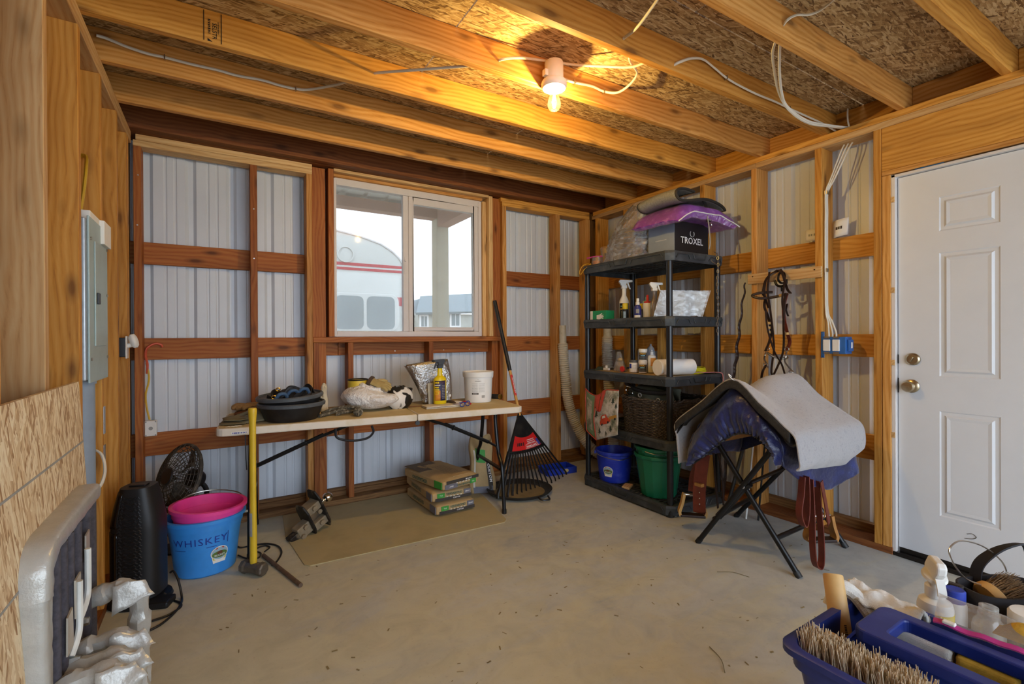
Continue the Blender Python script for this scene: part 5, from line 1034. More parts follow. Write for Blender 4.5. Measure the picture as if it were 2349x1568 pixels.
# ------------------------------------------------------------------ shelving unit
plain('shelf_black', '33383d', .5, 0, .2, 10, c2='555a5c'); plain('post_black', '17191e', .3, 0, .2, 10)
SX0, SX1, SY0, SY1 = 2.545, 3.155, 2.112, 3.035; SC_ = V((SX0+SX1)/2, (SY0+SY1)/2, 0); SHZ = [.08, .512, .944, 1.352, 1.792]
sh = thing('shelving_unit', 'black plastic five-tier shelving unit standing in the back right corner', 'shelving', tuple(SC_))
hx, hy = (SX1-SX0)/2, (SY1-SY0)/2
def deck(z, k):
    ch = .045; out = [(-hx+ch, -hy), (hx-ch, -hy), (hx, -hy+ch), (hx, hy-ch), (hx-ch, hy), (-hx+ch, hy), (-hx, hy-ch), (-hx, -hy+ch)]; n = 8; H = .068
    m = MB()
    def ringp(sc, zz): return [V(x*(1-sc/hx), y*(1-sc/hy), zz) for x, y in out]
    rs = [ringp(.006, z-H), ringp(0, z-H*.25), ringp(.004, z), ringp(.035, z), ringp(.038, z-.012), ringp(.045, z-.012), ringp(.045, z-.03), ringp(.012, z-.03), ringp(.014, z-H)]
    vs = [p for r in rs for p in r]; fs = [(i*n+j, i*n+(j+1) % n, (i+1) % len(rs)*n+(j+1) % n, (i+1) % len(rs)*n+j) for i in range(len(rs)) for j in range(n)]
    m.add(vs, fs); s = m.build('shelf', 'shelf_black', sh, smooth=False, bevel=.003)
    g = MB(); ny = 22
    for i in range(ny): y = -hy+.05+(2*hy-.1)*i/(ny-1); g.bx((-hx+.04, y-.006, z-.022), (hx-.04, y+.006, z-.012))
    for i in range(7): x = -hx+.05+(2*hx-.1)*i/6; g.bx((x-.010, -hy+.04, z-.024), (x+.010, hy-.04, z-.0125))
    g.build('slat_grid', 'shelf_black', s, smooth=False, kind='stuff')
    # stepped ridges moulded on the two visible lips
    r = MB()
    def ridge(fn, L):
        for a, b in ((-L+.06, -.10), (.10, L-.06)): r.tube([fn(a, -.048), fn(a+.02, -.02), fn(b-.02, -.02), fn(b, -.048)], .004, 5)
        r.tube([fn(-.07, -.012), fn(-.055, -.045), fn(.055, -.045), fn(.07, -.012)], .004, 5)
    ridge(lambda a, b: V(-hx-.002, a, z+b), hy); ridge(lambda a, b: V(a, -hy-.002, z+b), hx); r.build('lip_ridges', 'shelf_black', s, kind='stuff')
    return s
for k, z in enumerate(SHZ): deck(z, k)
for i in range(4):
    for x in (-hx+.045, hx-.045):
        for y in (-hy+.045, hy-.045):
            MB().cyl((x, y, SHZ[i]-.005), (x, y, SHZ[i+1]-.03), .0215, n=18).build('post', 'post_black', sh)
for x in (-hx+.045, hx-.045):
    for y in (-hy+.045, hy-.045): MB().cyl((x, y, 0), (x, y, .05), .03, n=16).build('foot', 'post_black', sh)
# ------------------------------------------------------------------ bottom tier: buckets
plain('bucket_blue', '1c35b8', .4, 0, .12, 12, c2='4a60c8'); plain('bucket_green', '0f6b4c', .42, 0, .12, 10)
def bucket(label, loc, mat, h, rb, rt, n=32, rz=0, handle=True):
    t = thing('bucket', label, 'bucket', loc, rz)
    MB().lathe([(0, 0), (rb-.006, 0), (rb, .006), (rt-.006, h-.03), (rt, h-.028), (rt+.006, h-.02), (rt+.006, h-.004), (rt+.002, h), (rt-.006, h), (rt-.010, h-.03), (rb-.006, .012), (0, .010)], n).build('bucket_body', mat, t, ang=.35)
    if handle:
        MB().tube(spline([(-rt-.008, 0, h-.02), (-rt*.85, -.5*rt, h-.035), (0, -rt-.010, h-.05), (rt*.85, -.5*rt, h-.035), (rt+.008, 0, h-.02)], 8), .0028, 6).build('bail_handle', 'steel', t)
        for s in (-1, 1): MB().box((s*(rt+.008), 0, h-.02), (.014, .02, .022)).build('bail_ear', mat, t, smooth=False, bevel=.003)
    return t
b = bucket('scuffed royal blue bucket on the lowest shelf', (2.70, 2.80, SHZ[0]-.011), 'bucket_blue', .245, .118, .148, rz=-.5)
sticker(b, lambda x, y, d: (lambda rr, a: V(rr*math.cos(a), rr*math.sin(a), .10+y))(.119+.121*(.10+y)+d, 3.55+.5+x/.13), .95)
bucket('lower green plastic bucket on the lowest shelf', (2.725, 2.375, SHZ[0]-.011), 'bucket_green', .30, .125, .168, 14, handle=False)
bucket('upper green bucket nested inside the lower green one', (2.725, 2.375, SHZ[0]+.045), 'bucket_green', .30, .122, .164, 14, rz=.1)
o = MB().bx((-.05, -.03, 0), (.05, .03, .018)).build('wood_block', 'pine_pale', None, loc=(2.64, 2.60, SHZ[0]-.0115), rot=(0, 0, .5), smooth=False, bevel=.002); tag(o, 'small pale wood block on the lowest shelf between the buckets', 'wood block')
# ------------------------------------------------------------------ second tier: wicker basket and tote
plain('wicker', '413833', .5, 0, .4, 60, c2='83766a'); BZ = SHZ[1]-.011
bk = thing('wicker_basket', 'dark woven wicker basket on the second shelf from below', 'basket', (2.83, 2.405, BZ))
BW, BL, BH = .26, .235, .255
def bpt(a, z, d=0):
    c, s = math.cos(a), math.sin(a); e = .42; k = .92+.08*z/BH
    return V((BW*k+d)*math.copysign(abs(c)**e, c), (BL*k+d)*math.copysign(abs(s)**e, s), z)
NS = 64
for r in range(26):
    z = .008+BH*r/26; MB().tube([bpt(2*PI*i/NS, z, .0045*(1 if (i+r) % 2 else -1)) for i in range(NS)], .0052, 5, closed=True).build('weave_row', 'wicker', bk)
st = MB()
for i in range(NS): st.tube([bpt(2*PI*i/NS, 0), bpt(2*PI*i/NS, BH*.5), bpt(2*PI*i/NS, BH)], .004, 5)
st.build('stakes', 'wicker', bk, kind='stuff')
for ph in (0, PI): MB().tube([bpt(2*PI*i/96, BH+.008+.008*math.sin(i*2*PI/4+ph), .008*math.cos(i*2*PI/4+ph)) for i in range(96)], .006, 6, closed=True).build('rim_braid', 'wicker', bk)
MB().sheet(lambda u, v: bpt(2*PI*u, BH*v*.98, -.012), 40, 4, True).build('lining', 'black_rubber', bk)
plain('pouch_olive', '5a5f52', .85, 0, .15, 16); t = thing('canvas_pouch', 'olive canvas pouch with grommets stuffed in the wicker basket', 'pouch', (2.80, 2.405, BZ+.10))
MB().sheet(lambda u, v: V(-.16+.05*nz(u*3, v*2)+.03*v, -.20+.40*u, .05+.17*v+.03*math.sin(u*3.1)*v+.012*nz(u*5, v*4)), 18, 8).build('pouch_front', 'pouch_olive', t, solid=.006)
MB().sheet(lambda u, v: V(-.06+.06*nz(u*3, v*2, 4)+.03*v, -.20+.40*u, .0+.24*v+.02*math.sin(u*3.1)*v), 14, 8).build('pouch_back', 'pouch_olive', t, solid=.006)
MB().tube(spline([(-.15, .22, .26), (-.16, .12, .225), (-.16, .0, .21), (-.15, -.12, .215), (-.12, -.2, .23)], 8), .011, 8, sy=1.5).build('pouch_strap', 'black_rubber', t)
for y, z in ((.05, .185), (-.12, .165)): MB().tube([(-.178, y+.014*math.cos(a*PI/8), z+.014*math.sin(a*PI/8)) for a in range(16)], .004, 6, closed=True).build('grommet', 'ink_grey', t)
MB().tube(spline([(-.185, .13, .235), (-.19, .165, .24), (-.19, .175, .21), (-.188, .15, .185), (-.186, .115, .19), (-.187, .125, .205), (-.188, .155, .205)], 6), .0045, 7).build('snap_hook', 'chrome', t)
# holiday tote with a red truck printed on it
def totemat():
    t_ = NT('tote_print'); v = t_.coord(); f_ = t_.noise(v, 9, 4, .65, .8); g_ = t_.noise(v, 30, 3, .6)
    c = t_.ramp(f_, [(.38, srgb('cfcac2')), (.5, srgb('b9b0a2')), (.58, srgb('7d8168')), (.68, srgb('4d5a48'))]); t_.col(t_.mix(.25, c, t_.ramp(g_, [(.4, srgb('d8d4cc')), (.6, srgb('6a6a58'))]))); t_.b.inputs['Roughness'].default_value = .45; MATS['tote_print'] = t_.m
totemat(); plain('tote_green', '6f8a6a', .5, 0, .1, 14); plain('tote_red', 'b8422f', .5, 0, .1, 14); plain('pine_ink', '2f3d33', .6)
t = thing('shopping_tote', 'holiday shopping tote printed with a red truck hung on the shelving', 'tote bag', (2.518, 2.735, .37))
def tt(u, v, d=0):  # u: 0 far .. 1 near ; v: 0 bottom .. 1 top
    y = .185-.37*u; bot = .0+.12*u+(.10*(1-u/.32) if u < .32 else 0); top = .43+.02*u-.05*math.sin(PI*min(1, u*1.6))
    z = bot+(top-bot)*v; return V(-.012-.02*math.sin(PI*u)*math.sin(PI*v)-.006*nz(u*5, v*5)-d, y+.02*(1-v)*(u-.4), z)
MB().sheet(lambda u, v: tt(.32+.68*u, v), 18, 18).build('front_panel', 'tote_print', t, solid=.003); MB().sheet(lambda u, v: tt(.32*u, v), 8, 18).build('side_panel', 'tote_green', t, solid=.003)
for u in (0.0, .32): MB().tube([tt(u, k/12, .002) for k in range(13)], .004, 6).build('red_trim', 'tote_red', t)
MB().tube([tt(k/12*.34, .0, .002) for k in range(13)], .004, 6).build('red_trim', 'tote_red', t); MB().tube([tt(k/12, 1, .001) for k in range(13)], .004, 6).build('red_trim', 'tote_red', t)
MB().sheet(lambda u, v: tt(.06+.17*u, .15+.7*v, .0022), 4, 10).build('white_swirl', 'tote_print', t)
for k in range(2):
    MB().strap(spline([tt(.40+.06*k, 1, .004), tt(.42+.03*k, .8, .010), tt(.47, .66, .012), tt(.53, .64, .012), tt(.57, .8, .010), tt(.58+.02*k, 1, .004)], 6), .026, .003, up=(0, 1, .2)).build('handle', 'tote_red', t)
# truck print: flat coloured shapes on the cloth
def cut(poly, mat, d, name): MB().add([tt(u, v, d) for u, v in poly], [tuple(range(len(poly)))]).build(name, mat, t, smooth=False)
plain('truck_red', 'c4492c', .5); plain('truck_wood', 'b98a3c', .5)
cut([(.52, .30), (.50, .36), (.53, .40), (.55, .47), (.60, .49), (.70, .49), (.72, .43), (.76, .40), (.80, .40), (.81, .33), (.72, .29)], 'truck_red', .0040, 'truck_print'); cut([(.76, .36), (.77, .43), (.97, .46), (.97, .39)], 'truck_wood', .0044, 'truck_bed_print'); cut([(.585, .42), (.60, .465), (.67, .465), (.68, .42)], 'bag_white_p', .0046, 'truck_window_print')
for u, v in ((.57, .295), (.745, .315), (.93, .365)): cut([(u+.022*math.cos(a*PI/6), v+.028*math.sin(a*PI/6)) for a in range(12)], 'ink_black', .0048, 'truck_wheel_print')
for u, v, s in ((.40, .52, .16), (.38, .72, .16), (.86, .72, .13), (.80, .13, .12), (.48, .14, .13), (.66, .07, .08), (.95, .62, .10)): cut([(u-s*.35, v), (u-.01, v), (u-.01, v-.03), (u+.01, v-.03), (u+.01, v), (u+s*.35, v), (u+s*.15, v+s*.35), (u+s*.25, v+s*.35), (u, v+s), (u-s*.25, v+s*.35), (u-s*.15, v+s*.35)], 'pine_ink', .0036, 'pine_tree_print')
# ------------------------------------------------------------------ third tier
Z3 = SHZ[2]-.0095; plain('cardboard', 'b89a6a', .85, 0, .1, 12)
o = MB().sheet(lambda u, v: V(-.29+.40*u, -.40+.76*v, .003+.004*nz(u*3, v*3)-.006*(u < .08)), 10, 14).build('cardboard_sheet', 'cardboard', None, loc=(2.85, 2.57, Z3), solid=.003); tag(o, 'flat cardboard sheet lining the middle shelf', 'cardboard')
Z3 += .009
plain('towel_paper', 'efece6', .95, 0, .03, 30); t = thing('paper_towel_roll', 'white paper towel roll lying on the middle shelf', 'paper towels', (2.735, 2.235, Z3+.056), -.22)
RX = Euler((0, PI/2, 0)).to_matrix(); MB().lathe([(.021, -.145), (.055, -.145), (.056, -.142), (.056, .142), (.055, .145), (.021, .145), (.021, -.145)], 36, M=RX).build('roll', 'towel_paper', t); MB().lathe([(.018, -.1445), (.021, -.1445), (.021, .1445), (.018, .1445), (.018, -.1445)], 28, M=RX).build('core', 'cardboard', t)
plain('jar_label', '1d2530', .5, 0, .2, 30); plain('label_gold', 'd8a93c', .5); plain('label_cyan', '7fc0dc', .5)
def jar(label, loc, rz=0):
    t = thing('ointment_jar', label, 'jar', loc, rz, 'ointment jars')
    MB().lathe([(0, 0), (.029, 0), (.0305, .003), (.0305, .068), (.029, .07), (0, .07)], 28).build('jar_body', 'white_plastic', t); MB().lathe([(0, .07), (.032, .07), (.0325, .073), (.0325, .086), (.031, .089), (0, .089)], 28).build('lid', 'white_plastic', t)
    fn = cyl_fn((0, 0, 0), .0308, -2.5, 0); MB().sheet(lambda u, v: fn(-.036+.072*u, .008+.054*v, 0), 16, 1).build('label', 'jar_label', t, solid=.0004)
    lettering('SWAT', .018, 'label_gold', t, lambda x, y, d: fn(x, y+.053, d+.0006), bold=.03); MB().sheet(lambda u, v: fn(-.016+.032*u, .036+.006*v, .0008), 6, 1).build('label_stripe', 'label_cyan', t); smudge(t, lambda x, y, d: fn(x, y+.022, d+.0006), .05, 3, .003, 'ink_grey', .008)
jar('lower white ointment jar with a black label on middle shelf', (2.72, 2.515, Z3)); jar('upper white ointment jar stacked on another on middle shelf', (2.726, 2.52, Z3+.0895), .1)
t = thing('white_jar', 'white jar with grey lid and blue label on middle shelf', 'jar', (2.70, 2.59, Z3)); MB().lathe([(0, 0), (.030, 0), (.032, .003), (.032, .07), (.030, .073), (0, .073)], 28).build('jar_body', 'white_plastic', t); MB().lathe([(0, .073), (.030, .073), (.031, .077), (.031, .092), (0, .093)], 28).build('lid', plain('lid_grey', '5b5d60', .5), t)
fn = cyl_fn((0, 0, 0), .0323, -2.5, 0); MB().sheet(lambda u, v: fn(-.034+.022*u, .03+.035*v, 0), 6, 1).build('label', 'ink_blue', t); smudge(t, lambda x, y, d: fn(x+.012, y+.04, d), .03, 4, .0025, 'ink_grey', .009)
t = thing('lotion_bottle', 'white squeeze bottle with an orange label on middle shelf', 'bottle', (2.79, 2.49, Z3)); MB().lathe([(0, 0), (.034, 0), (.036, .004), (.036, .11), (.032, .125), (.016, .132), (.016, .136), (.014, .136), (.013, .155), (.006, .160), (.005, .170), (0, .170)], 28, sy=.7).build('bottle', 'white_plastic', t); fn = cyl_fn((0, 0, 0), .0364, -1.7, 0, sy=.71); MB().sheet(lambda u, v: fn(-.03+.06*u, .05+.06*v, 0), 10, 1).build('label', plain('label_orange', 'd8902e', .5, 0, .2, 60), t)
t = thing('cone_bottle', 'grey cone-topped bottle behind the ointment jars on middle shelf', 'bottle', (2.90, 2.60, Z3)); MB().lathe([(0, 0), (.035, 0), (.037, .004), (.037, .13), (.035, .15), (.025, .18), (.012, .195), (.008, .198), (.007, .212), (0, .213)], 28).build('bottle', plain('bottle_grey', '8b8f99', .4), t)
plain('zip_tan', 'c9ab7c', .7, 0, .2, 18); t = thing('treat_bag', 'clear bag with pale tan contents on the middle shelf', 'bag', (2.735, 2.765, Z3)); clear('film', (1, 1, 1), .10, .12, .4, 'f0eee8', .6)
MB().sheet(lambda u, v: V(.045*math.cos(2*PI*u)*(1-v*.55), .06*math.sin(2*PI*u)*(1-v*.75), .10*v+.006*nz(u*5, v*4)), 22, 8, True).build('treats', 'zip_tan', t); MB().sheet(lambda u, v: V(.05*math.cos(2*PI*u)*(1-v*.85), .066*math.sin(2*PI*u)*(1-v*.75)+.012*v, .15*v), 22, 8, True).build('film', 'film', t)
t = tag(MB().sheet(lambda u, v: V(.01*nz(u*3, v*3), -.04+.08*u, .085*v), 6, 6).build('zip_bag', 'film', None, loc=(2.675, 2.70, Z3), solid=.012, rot=(0, -.2, .1)), 'small clear zip bag leaning by the bag with tan contents', 'bag')
t = tag(MB().lathe([(0, 0), (.02, 0), (.0215, .003), (.0215, .012), (.02, .015), (0, .015)], 20, M=Euler((0, -PI/2, 0)).to_matrix()).build('red_disc', 'ink_red', None, loc=(2.655, 2.655, Z3+.0225)), 'small round red disc standing on edge on middle shelf', 'disc')
o = MB().sheet(lambda u, v: V(.03*math.cos(2*PI*u)*(1-v*.6)+.01*nz(u*4, v*3), .06*math.sin(2*PI*u)*(1-v*.6), .03*v+.008*nz(u*5, v*5, 3)*v), 18, 6, True).build('cloth_wad', plain('cloth_green_dark', '3f4a3c', .9), None, loc=(2.70, 2.965, Z3-.008)); tag(o, 'dark green cloth wad at the back end of middle shelf', 'cloth')
t = thing('plastic_clip', 'white plastic clip lying beside the dark green cloth wad', 'clip', (2.68, 2.865, Z3)); MB().bx((-.01, -.03, 0), (.012, .03, .018)).cyl((0, 0, .018), (0, 0, .038), .010, n=10).build('clip_body', 'white_plastic', t, smooth=False, bevel=.003)
plain('cord_neon', 'dcd01e', .5); plain('cord_pink', 'd88a94', .5)
t = thing('cord_coil', 'coil of neon yellow cord at the near end of middle shelf', 'cord', (2.99, 2.25, Z3))
for k in range(7): MB().tube(spline([(.09*math.cos(a*PI/4+.1*k)*(1-.03*k), .05*math.sin(a*PI/4+.1*k)*(1+.05*(k % 3)), .006+.006*k+.004*math.sin(a+k)) for a in range(8)], 4, True), .0042, 6, closed=True).build('cord_loop', 'cord_neon', t)
MB().tube(spline([(-.10, -.02, .006), (-.04, -.05, .012), (.03, -.07, .008), (.08, -.10, .01), (.10, -.140, .004), (.102, -.150, -.03), (.104, -.152, -.10)], 6), .003, 6).build('pink_end', 'cord_pink', t)
# ------------------------------------------------------------------ fourth tier
Z4 = SHZ[3]-.0115
plain('box_green', '1f8f58', .55); t = thing('glove_box', 'green and white disposable glove box on the fourth shelf', 'box', (2.665, 2.91, Z4), .12)
MB().bx((-.05, -.095, 0), (.05, .095, .085)).build('carton', 'box_green', t, smooth=False, bevel=.002); MB().bx((-.0508, .045, .0), (.05, .0958, .083)).build('white_end', 'paper_white', t, smooth=False)
hand = [(-.03, -.02), (.0, -.025), (.012, -.016), (.032, -.020), (.034, -.014), (.014, -.008), (.036, -.008), (.037, -.002), (.014, -.001), (.034, .004), (.034, .010), (.012, .006), (.024, .018), (.020, .022), (.0, .012), (-.03, .008)]
MB().add([V(-.0512, -.03-x*1.1, .04+y*1.1) for x, y in hand], [tuple(range(len(hand)))]).build('glove_print', 'paper_white', t, smooth=False)
def spray(name, label, loc, r, h, neck, mat, lmat, s=1, face=0, head='white_plastic'):
    t = thing(name, label, 'spray bottle', loc)
    MB().lathe([(0, 0), (r*.94, 0), (r, .004), (r, h*.55), (r*.93, h*.62), (neck*1.1, h*.76), (neck, h*.80), (neck, h), (0, h)], 28, sy=.8).build('bottle', mat, t)
    if lmat: fn = cyl_fn((0, 0, 0), r*1.012, -2.3, 0, sy=.81); MB().sheet(lambda u, v: fn(-r*1.1+2.2*r*u, .02+h*.46*v, 0), 16, 1).build('label', lmat, t, solid=.0004); t['_r'] = r
    trigger(t, h-.002, head, s, face); return t
t = spray('spray_bottle', 'tall white spray bottle with a dark label on the fourth shelf', (2.78, 2.765, Z4), .043, .262, .019, 'white_plastic', 'jar_label', 1.15, -.55); fn = cyl_fn((0, 0, 0), .0440, -2.3, 0, sy=.81)
MB().sheet(lambda u, v: fn(-.03+.05*u, .112+.009*v, .0012), 8, 1).build('label_stripe', 'label_cyan', t); smudge(t, lambda x, y, d: fn(x-.005, y+.094, d+.0008), .06, 1, .014, 'label_gold'); smudge(t, lambda x, y, d: fn(x-.008, y+.052, d+.0008), .03, 5, .006, 'ink_grey', .011)
def small(label, loc, cap): 
    t = thing('pill_bottle', label, 'bottle', loc, 0, 'yellow-capped bottles'); MB().lathe([(0, 0), (.019, 0), (.021, .003), (.021, .085), (.018, .092), (0, .092)], 22).build('bottle', 'jar_label', t); MB().lathe([(0, .088), (.021, .088), (.0215, .091), (.0215, .13), (.020, .133), (0, .133)], 22).build('cap', 'label_yellow', t); fn = cyl_fn((0, 0, 0), .0213, -2.4, 0); MB().sheet(lambda u, v: fn(-.015+.02*u, .01+.06*v, 0), 6, 1).build('label', plain('label_paleblue', '9fc0dc', .5, 0, .2, 60), t)
plain('label_yellow', 'ddc52c', .45); small('front dark bottle with yellow cap on the fourth shelf', (2.705, 2.68, Z4), 0); small('rear dark bottle with yellow cap behind the navy sprayer', (2.83, 2.63, Z4), 0)
t = thing('mist_bottle', 'small navy mist bottle with white pump on the fourth shelf', 'spray bottle', (2.70, 2.545, Z4)); MB().lathe([(0, 0), (.027, 0), (.029, .003), (.029, .085), (.024, .105), (.012, .115), (0, .115)], 26).build('bottle', plain('navy', '34367e', .35), t); MB().lathe([(0, .113), (.015, .113), (.015, .135), (.011, .138), (.010, .163), (0, .164)], 18).build('pump', 'white_plastic', t); fn = cyl_fn((0, 0, 0), .0294, -2.5, 0); MB().sheet(lambda u, v: fn(-.024+.048*u, .012+.024*v, 0), 10, 1).build('label', 'paper_white', t); MB().sheet(lambda u, v: fn(-.01+.024*u, .05+.03*v, 0), 8, 1).build('label', 'ink_grey', t)
t = thing('dropper_bottle', 'white bottle with a tall red nozzle cap on fourth shelf', 'bottle', (2.79, 2.53, Z4)); MB().lathe([(0, 0), (.034, 0), (.036, .003), (.036, .115), (.031, .128), (0, .130)], 26).build('bottle', 'white_plastic', t); MB().lathe([(0, .128), (.027, .128), (.027, .142), (.010, .144), (.009, .185), (.005, .192), (0, .193)], 20).build('cap', 'ink_red', t)
t = thing('teal_jar', 'teal screw-top bottle hidden behind the red-capped bottle', 'bottle', (2.875, 2.615, Z4)); MB().lathe([(0, 0), (.03, 0), (.03, .15), (.028, .155), (.012, .158), (.012, .185), (0, .186)], 22).build('bottle', plain('teal_pale', '8fb8a6', .4), t)
clear('clear_plastic', (.97, .95, .92), .22, .08, .45, 'cbb9a2', .3); spray('spray_bottle', 'clear spray bottle with white trigger on the fourth shelf', (2.77, 2.445, Z4), .034, .215, .014, 'clear_plastic', None, 1.05, -.55)
t = thing('white_board', 'blank white board leaning behind the near shelf post', 'panel', (2.86, 2.28, Z4), -.55); o = MB().prism([(-.20, 0), (.14, 0), (.20, .20), (-.145, .205)], (-.008, .008), lambda x, y, d: V(x, d, y)).build('panel_board', plain('board_white', 'dddbd6', .6, 0, .03), t, smooth=False, bevel=.003); MB().prism([(-.21, 0), (.15, 0), (.215, .205), (-.15, .21)], (-.012, -.010), lambda x, y, d: V(x, d, y)).build('film_wrap', 'film', t, smooth=False)
o = MB().sheet(lambda u, v: V(-.11+.22*u, -.05+.10*v, .006+.010*nz(u*5, v*4)+.008*math.sin(u*9)), 16, 6).build('paper_scrap', plain('paper_brown', '8a7a66', .8), None, loc=(3.0, 2.24, Z4+.004), solid=.002); tag(o, 'crumpled brown paper scrap on the fourth shelf near corner', 'paper')
# ------------------------------------------------------------------ top tier
Z5 = SHZ[4]-.0115
plain('box_dark', '16161a', .45, 0, .15, 9); plain('box_greyblue', '8b97a8', .5, 0, .08, 9)
t = thing('helmet_box', 'black and grey helmet box with white lettering on the top shelf', 'box', (2.885, 2.32, Z5)); HX, HY, HH = .185, .118, .245
MB().bx((-HX, -HY, 0), (HX, HY, HH)).build('carton', 'box_dark', t, smooth=False, bevel=.002); MB().bx((-HX-.001, -HY+.001, .001), (-HX+.002, HY-.001, HH-.001)).build('grey_side', 'box_greyblue', t, smooth=False)
lettering('TROXEL', .064, 'ink_white', t, lambda x, y, d: V(-.0+x, -HY-.001-d, .112+y), bold=.012, sx=1.02); lettering('troxelhelmets.com', .013, 'ink_white', t, lambda x, y, d: V(-HX-.0018-d, .0-x, .12+y)); m = MB()
m.tube([(.0+.022*math.cos(a*PI/10+PI*.75), -HY-.0015, .165+.022*math.sin(a*PI/10+PI*.75)) for a in range(16)], .0045, 6, sy=.25); m.build('emblem', 'ink_white', t)
# clear bag of tack
plain('tack_brown', '4a3a2e', .6, 0, .4, 20, c2='7d6a55'); clear('film_heavy', (1, 1, 1), .17, .05, 1.0, 'fafafa', 1.0)
t = thing('clear_plastic_bag', 'big clear plastic bag of dark tack on the top shelf', 'bag', (2.73, 2.66, Z5))
for k in range(7): MB().tube(spline([(.09*math.cos(a*PI/4+k)*(1-.02*k), .14*math.sin(a*PI/4+k)*(1-.02*k)-.02, .03+.035*k+.012*math.sin(a*1.7+k)) for a in range(8)], 4, True), .020, 7, closed=True, sy=.7).build('tack_coil', 'tack_brown', t)
def cb(u, v):
    a = 2*PI*u; c, s = math.cos(a), math.sin(a); k = (1-.25*v-.35*v**4); w = 1+.10*nz(c*2.5, s*2.5, v*4)+.11*nz(c*6, s*6, v*7)+.05*nz(c*13, s*13, v*15)
    return V(.135*k*w*math.copysign(abs(c)**.8, c)+.02*v, .215*k*w*math.copysign(abs(s)**.8, s)-.13*v*v, .005+.44*v*(1+.0*c))
m = MB().sheet(cb, 56, 30, True); m.build('bag_film', 'film_heavy', t, smooth=False)
plain('pad_purple', '8d36bd', .5, 0, .3, 18, c2='c58ae0'); plain('mesh_grey', '8d8d8a', .8, 0, .3, 120, bump=.5); plain('binding_dark', '2a2723', .8)
t = thing('bagged_saddle_pad', 'purple pad in a clear sleeve lying over the helmet box', 'saddle pad', (2.86, 2.30, Z5+HH))
def pp(u, v, k, s):
    x = -.29+.62*u; y = -.235+.42*v; th = .05*(1-abs(2*u-1)**7)**.5*(1-abs(2*v-1)**9)**.5
    sag = -.085*max(0, (-.12-x)/.17)**1.4-.06*max(0, (x-.12)/.21)**1.3-.02*max(0, (-.12-y)/.115)**2
    return V(x, y-.03*max(0, x/.33), .052+sag+s*th*k+.005*nz(u*8, v*8, s))
m = MB()
for s in (-1, 1): m.sheet(lambda u, v: pp(u, v, 1, s), 28, 20)
m.build('pad', 'pad_purple', t); m = MB()
for s in (-1, 1): m.sheet(lambda u, v: pp(u, v, 1.08, s)+V(0, -.002, s*.003), 28, 20)
m.build('sleeve', clear('sleeve_film', (1, 1, 1), .05, .08, .18, 'f6f4f6', .8) and 'sleeve_film', t)
MB().tube([pp(k/28, 0, 0, 1)+V(0, -.004, 0) for k in range(29)], .004, 6).build('piping', 'ink_white', t)
t = thing('mesh_saddle_pad', 'grey mesh saddle pad with dark binding folded on the purple pad', 'saddle pad', (2.85, 2.30, Z5+HH+.098))
MPF = spline([(-.06, 0, .135), (-.15, 0, .140), (-.225, 0, .118), (-.262, 0, .072), (-.255, 0, .022), (-.215, 0, -.006), (-.14, 0, .006), (-.04, 0, .045), (.06, 0, .068), (.16, 0, .060), (.24, 0, .035), (.285, 0, .0)], 5)
def mp_(u, v):
    q = u*(len(MPF)-1); i = min(int(q), len(MPF)-2); p = MPF[i]+(MPF[i+1]-MPF[i])*(q-i); return V(p.x+.03*(v-.5), -.20+.36*v-.02*math.sin(u*3), p.z*.60*(1-.12*v)+.012*math.sin(PI*v))
MB().sheet(mp_, 55, 14).build('pad', 'mesh_grey', t, solid=.014)
MB().tube([mp_(k/50, 0) for k in range(51)]+[mp_(1, k/14) for k in range(1, 15)]+[mp_(1-k/50, 1) for k in range(1, 51)]+[mp_(0, 1-k/14) for k in range(1, 14)], .0095, 8, closed=True).build('binding', 'binding_dark', t)
t2 = MB().strap(spline([(0, .10, .07), (.0, -.04, .075), (.002, -.12, .055), (.004, -.150, -.02), (.006, -.165, -.085), (.01, -.16, -.10), (.012, -.157, -.03), (.01, -.13, .03)], 6), .035, .004, up=(1, 0, 0)).build('girth_strap', 'tack_black', t, loc=(.05, -.055, -.005))
MB().tube([(.055+.016*math.cos(a*PI/8), -.232, -.14+.016*math.sin(a*PI/8)) for a in range(16)], .0035, 6, closed=True).build('strap_ring', 'chrome', t); MB().tube(spline([(.03, -.225, -.06), (.032, -.24, -.16), (.036, -.245, -.26), (.03, -.242, -.31)], 5), .004, 6).build('drawstring', 'ink_grey', t)
t = thing('small_bag', 'small clear bag with an orange and pink top on the shelf end', 'bag', (2.63, 2.925, Z5)); MB().sheet(lambda u, v: V(.04*math.cos(2*PI*u)*(1-.4*v), .055*math.sin(2*PI*u)*(1-.3*v), .085*v), 20, 6, True).build('bag_body', 'film', t); MB().lathe([(0, .0), (.03, 0), (.032, .05), (0, .055)], 16).build('contents', plain('orange_soft', 'd88a4a', .6), t); MB().tube(spline([(-.04, .07, .08), (0, .02, .09), (.02, -.05, .085)], 5), .006, 6).build('pink_seal', plain('seal_pink', 'c0408a', .5), t)
t = thing('grey_bag', 'crumpled pale bag with dark tool behind the small orange bag', 'bag', (2.80, 2.975, Z5)); MB().sheet(lambda u, v: V(.05*math.cos(2*PI*u)*(1-.2*v), .05*math.sin(2*PI*u)*(1-.2*v)+.03*v, .19*v+.02*nz(u*4, v*4)*v), 18, 10, True).build('bag_body', 'film', t); MB().cyl((0, 0, .0), (0, .01, .14), .018, n=10).build('tool', 'black_plastic', t)
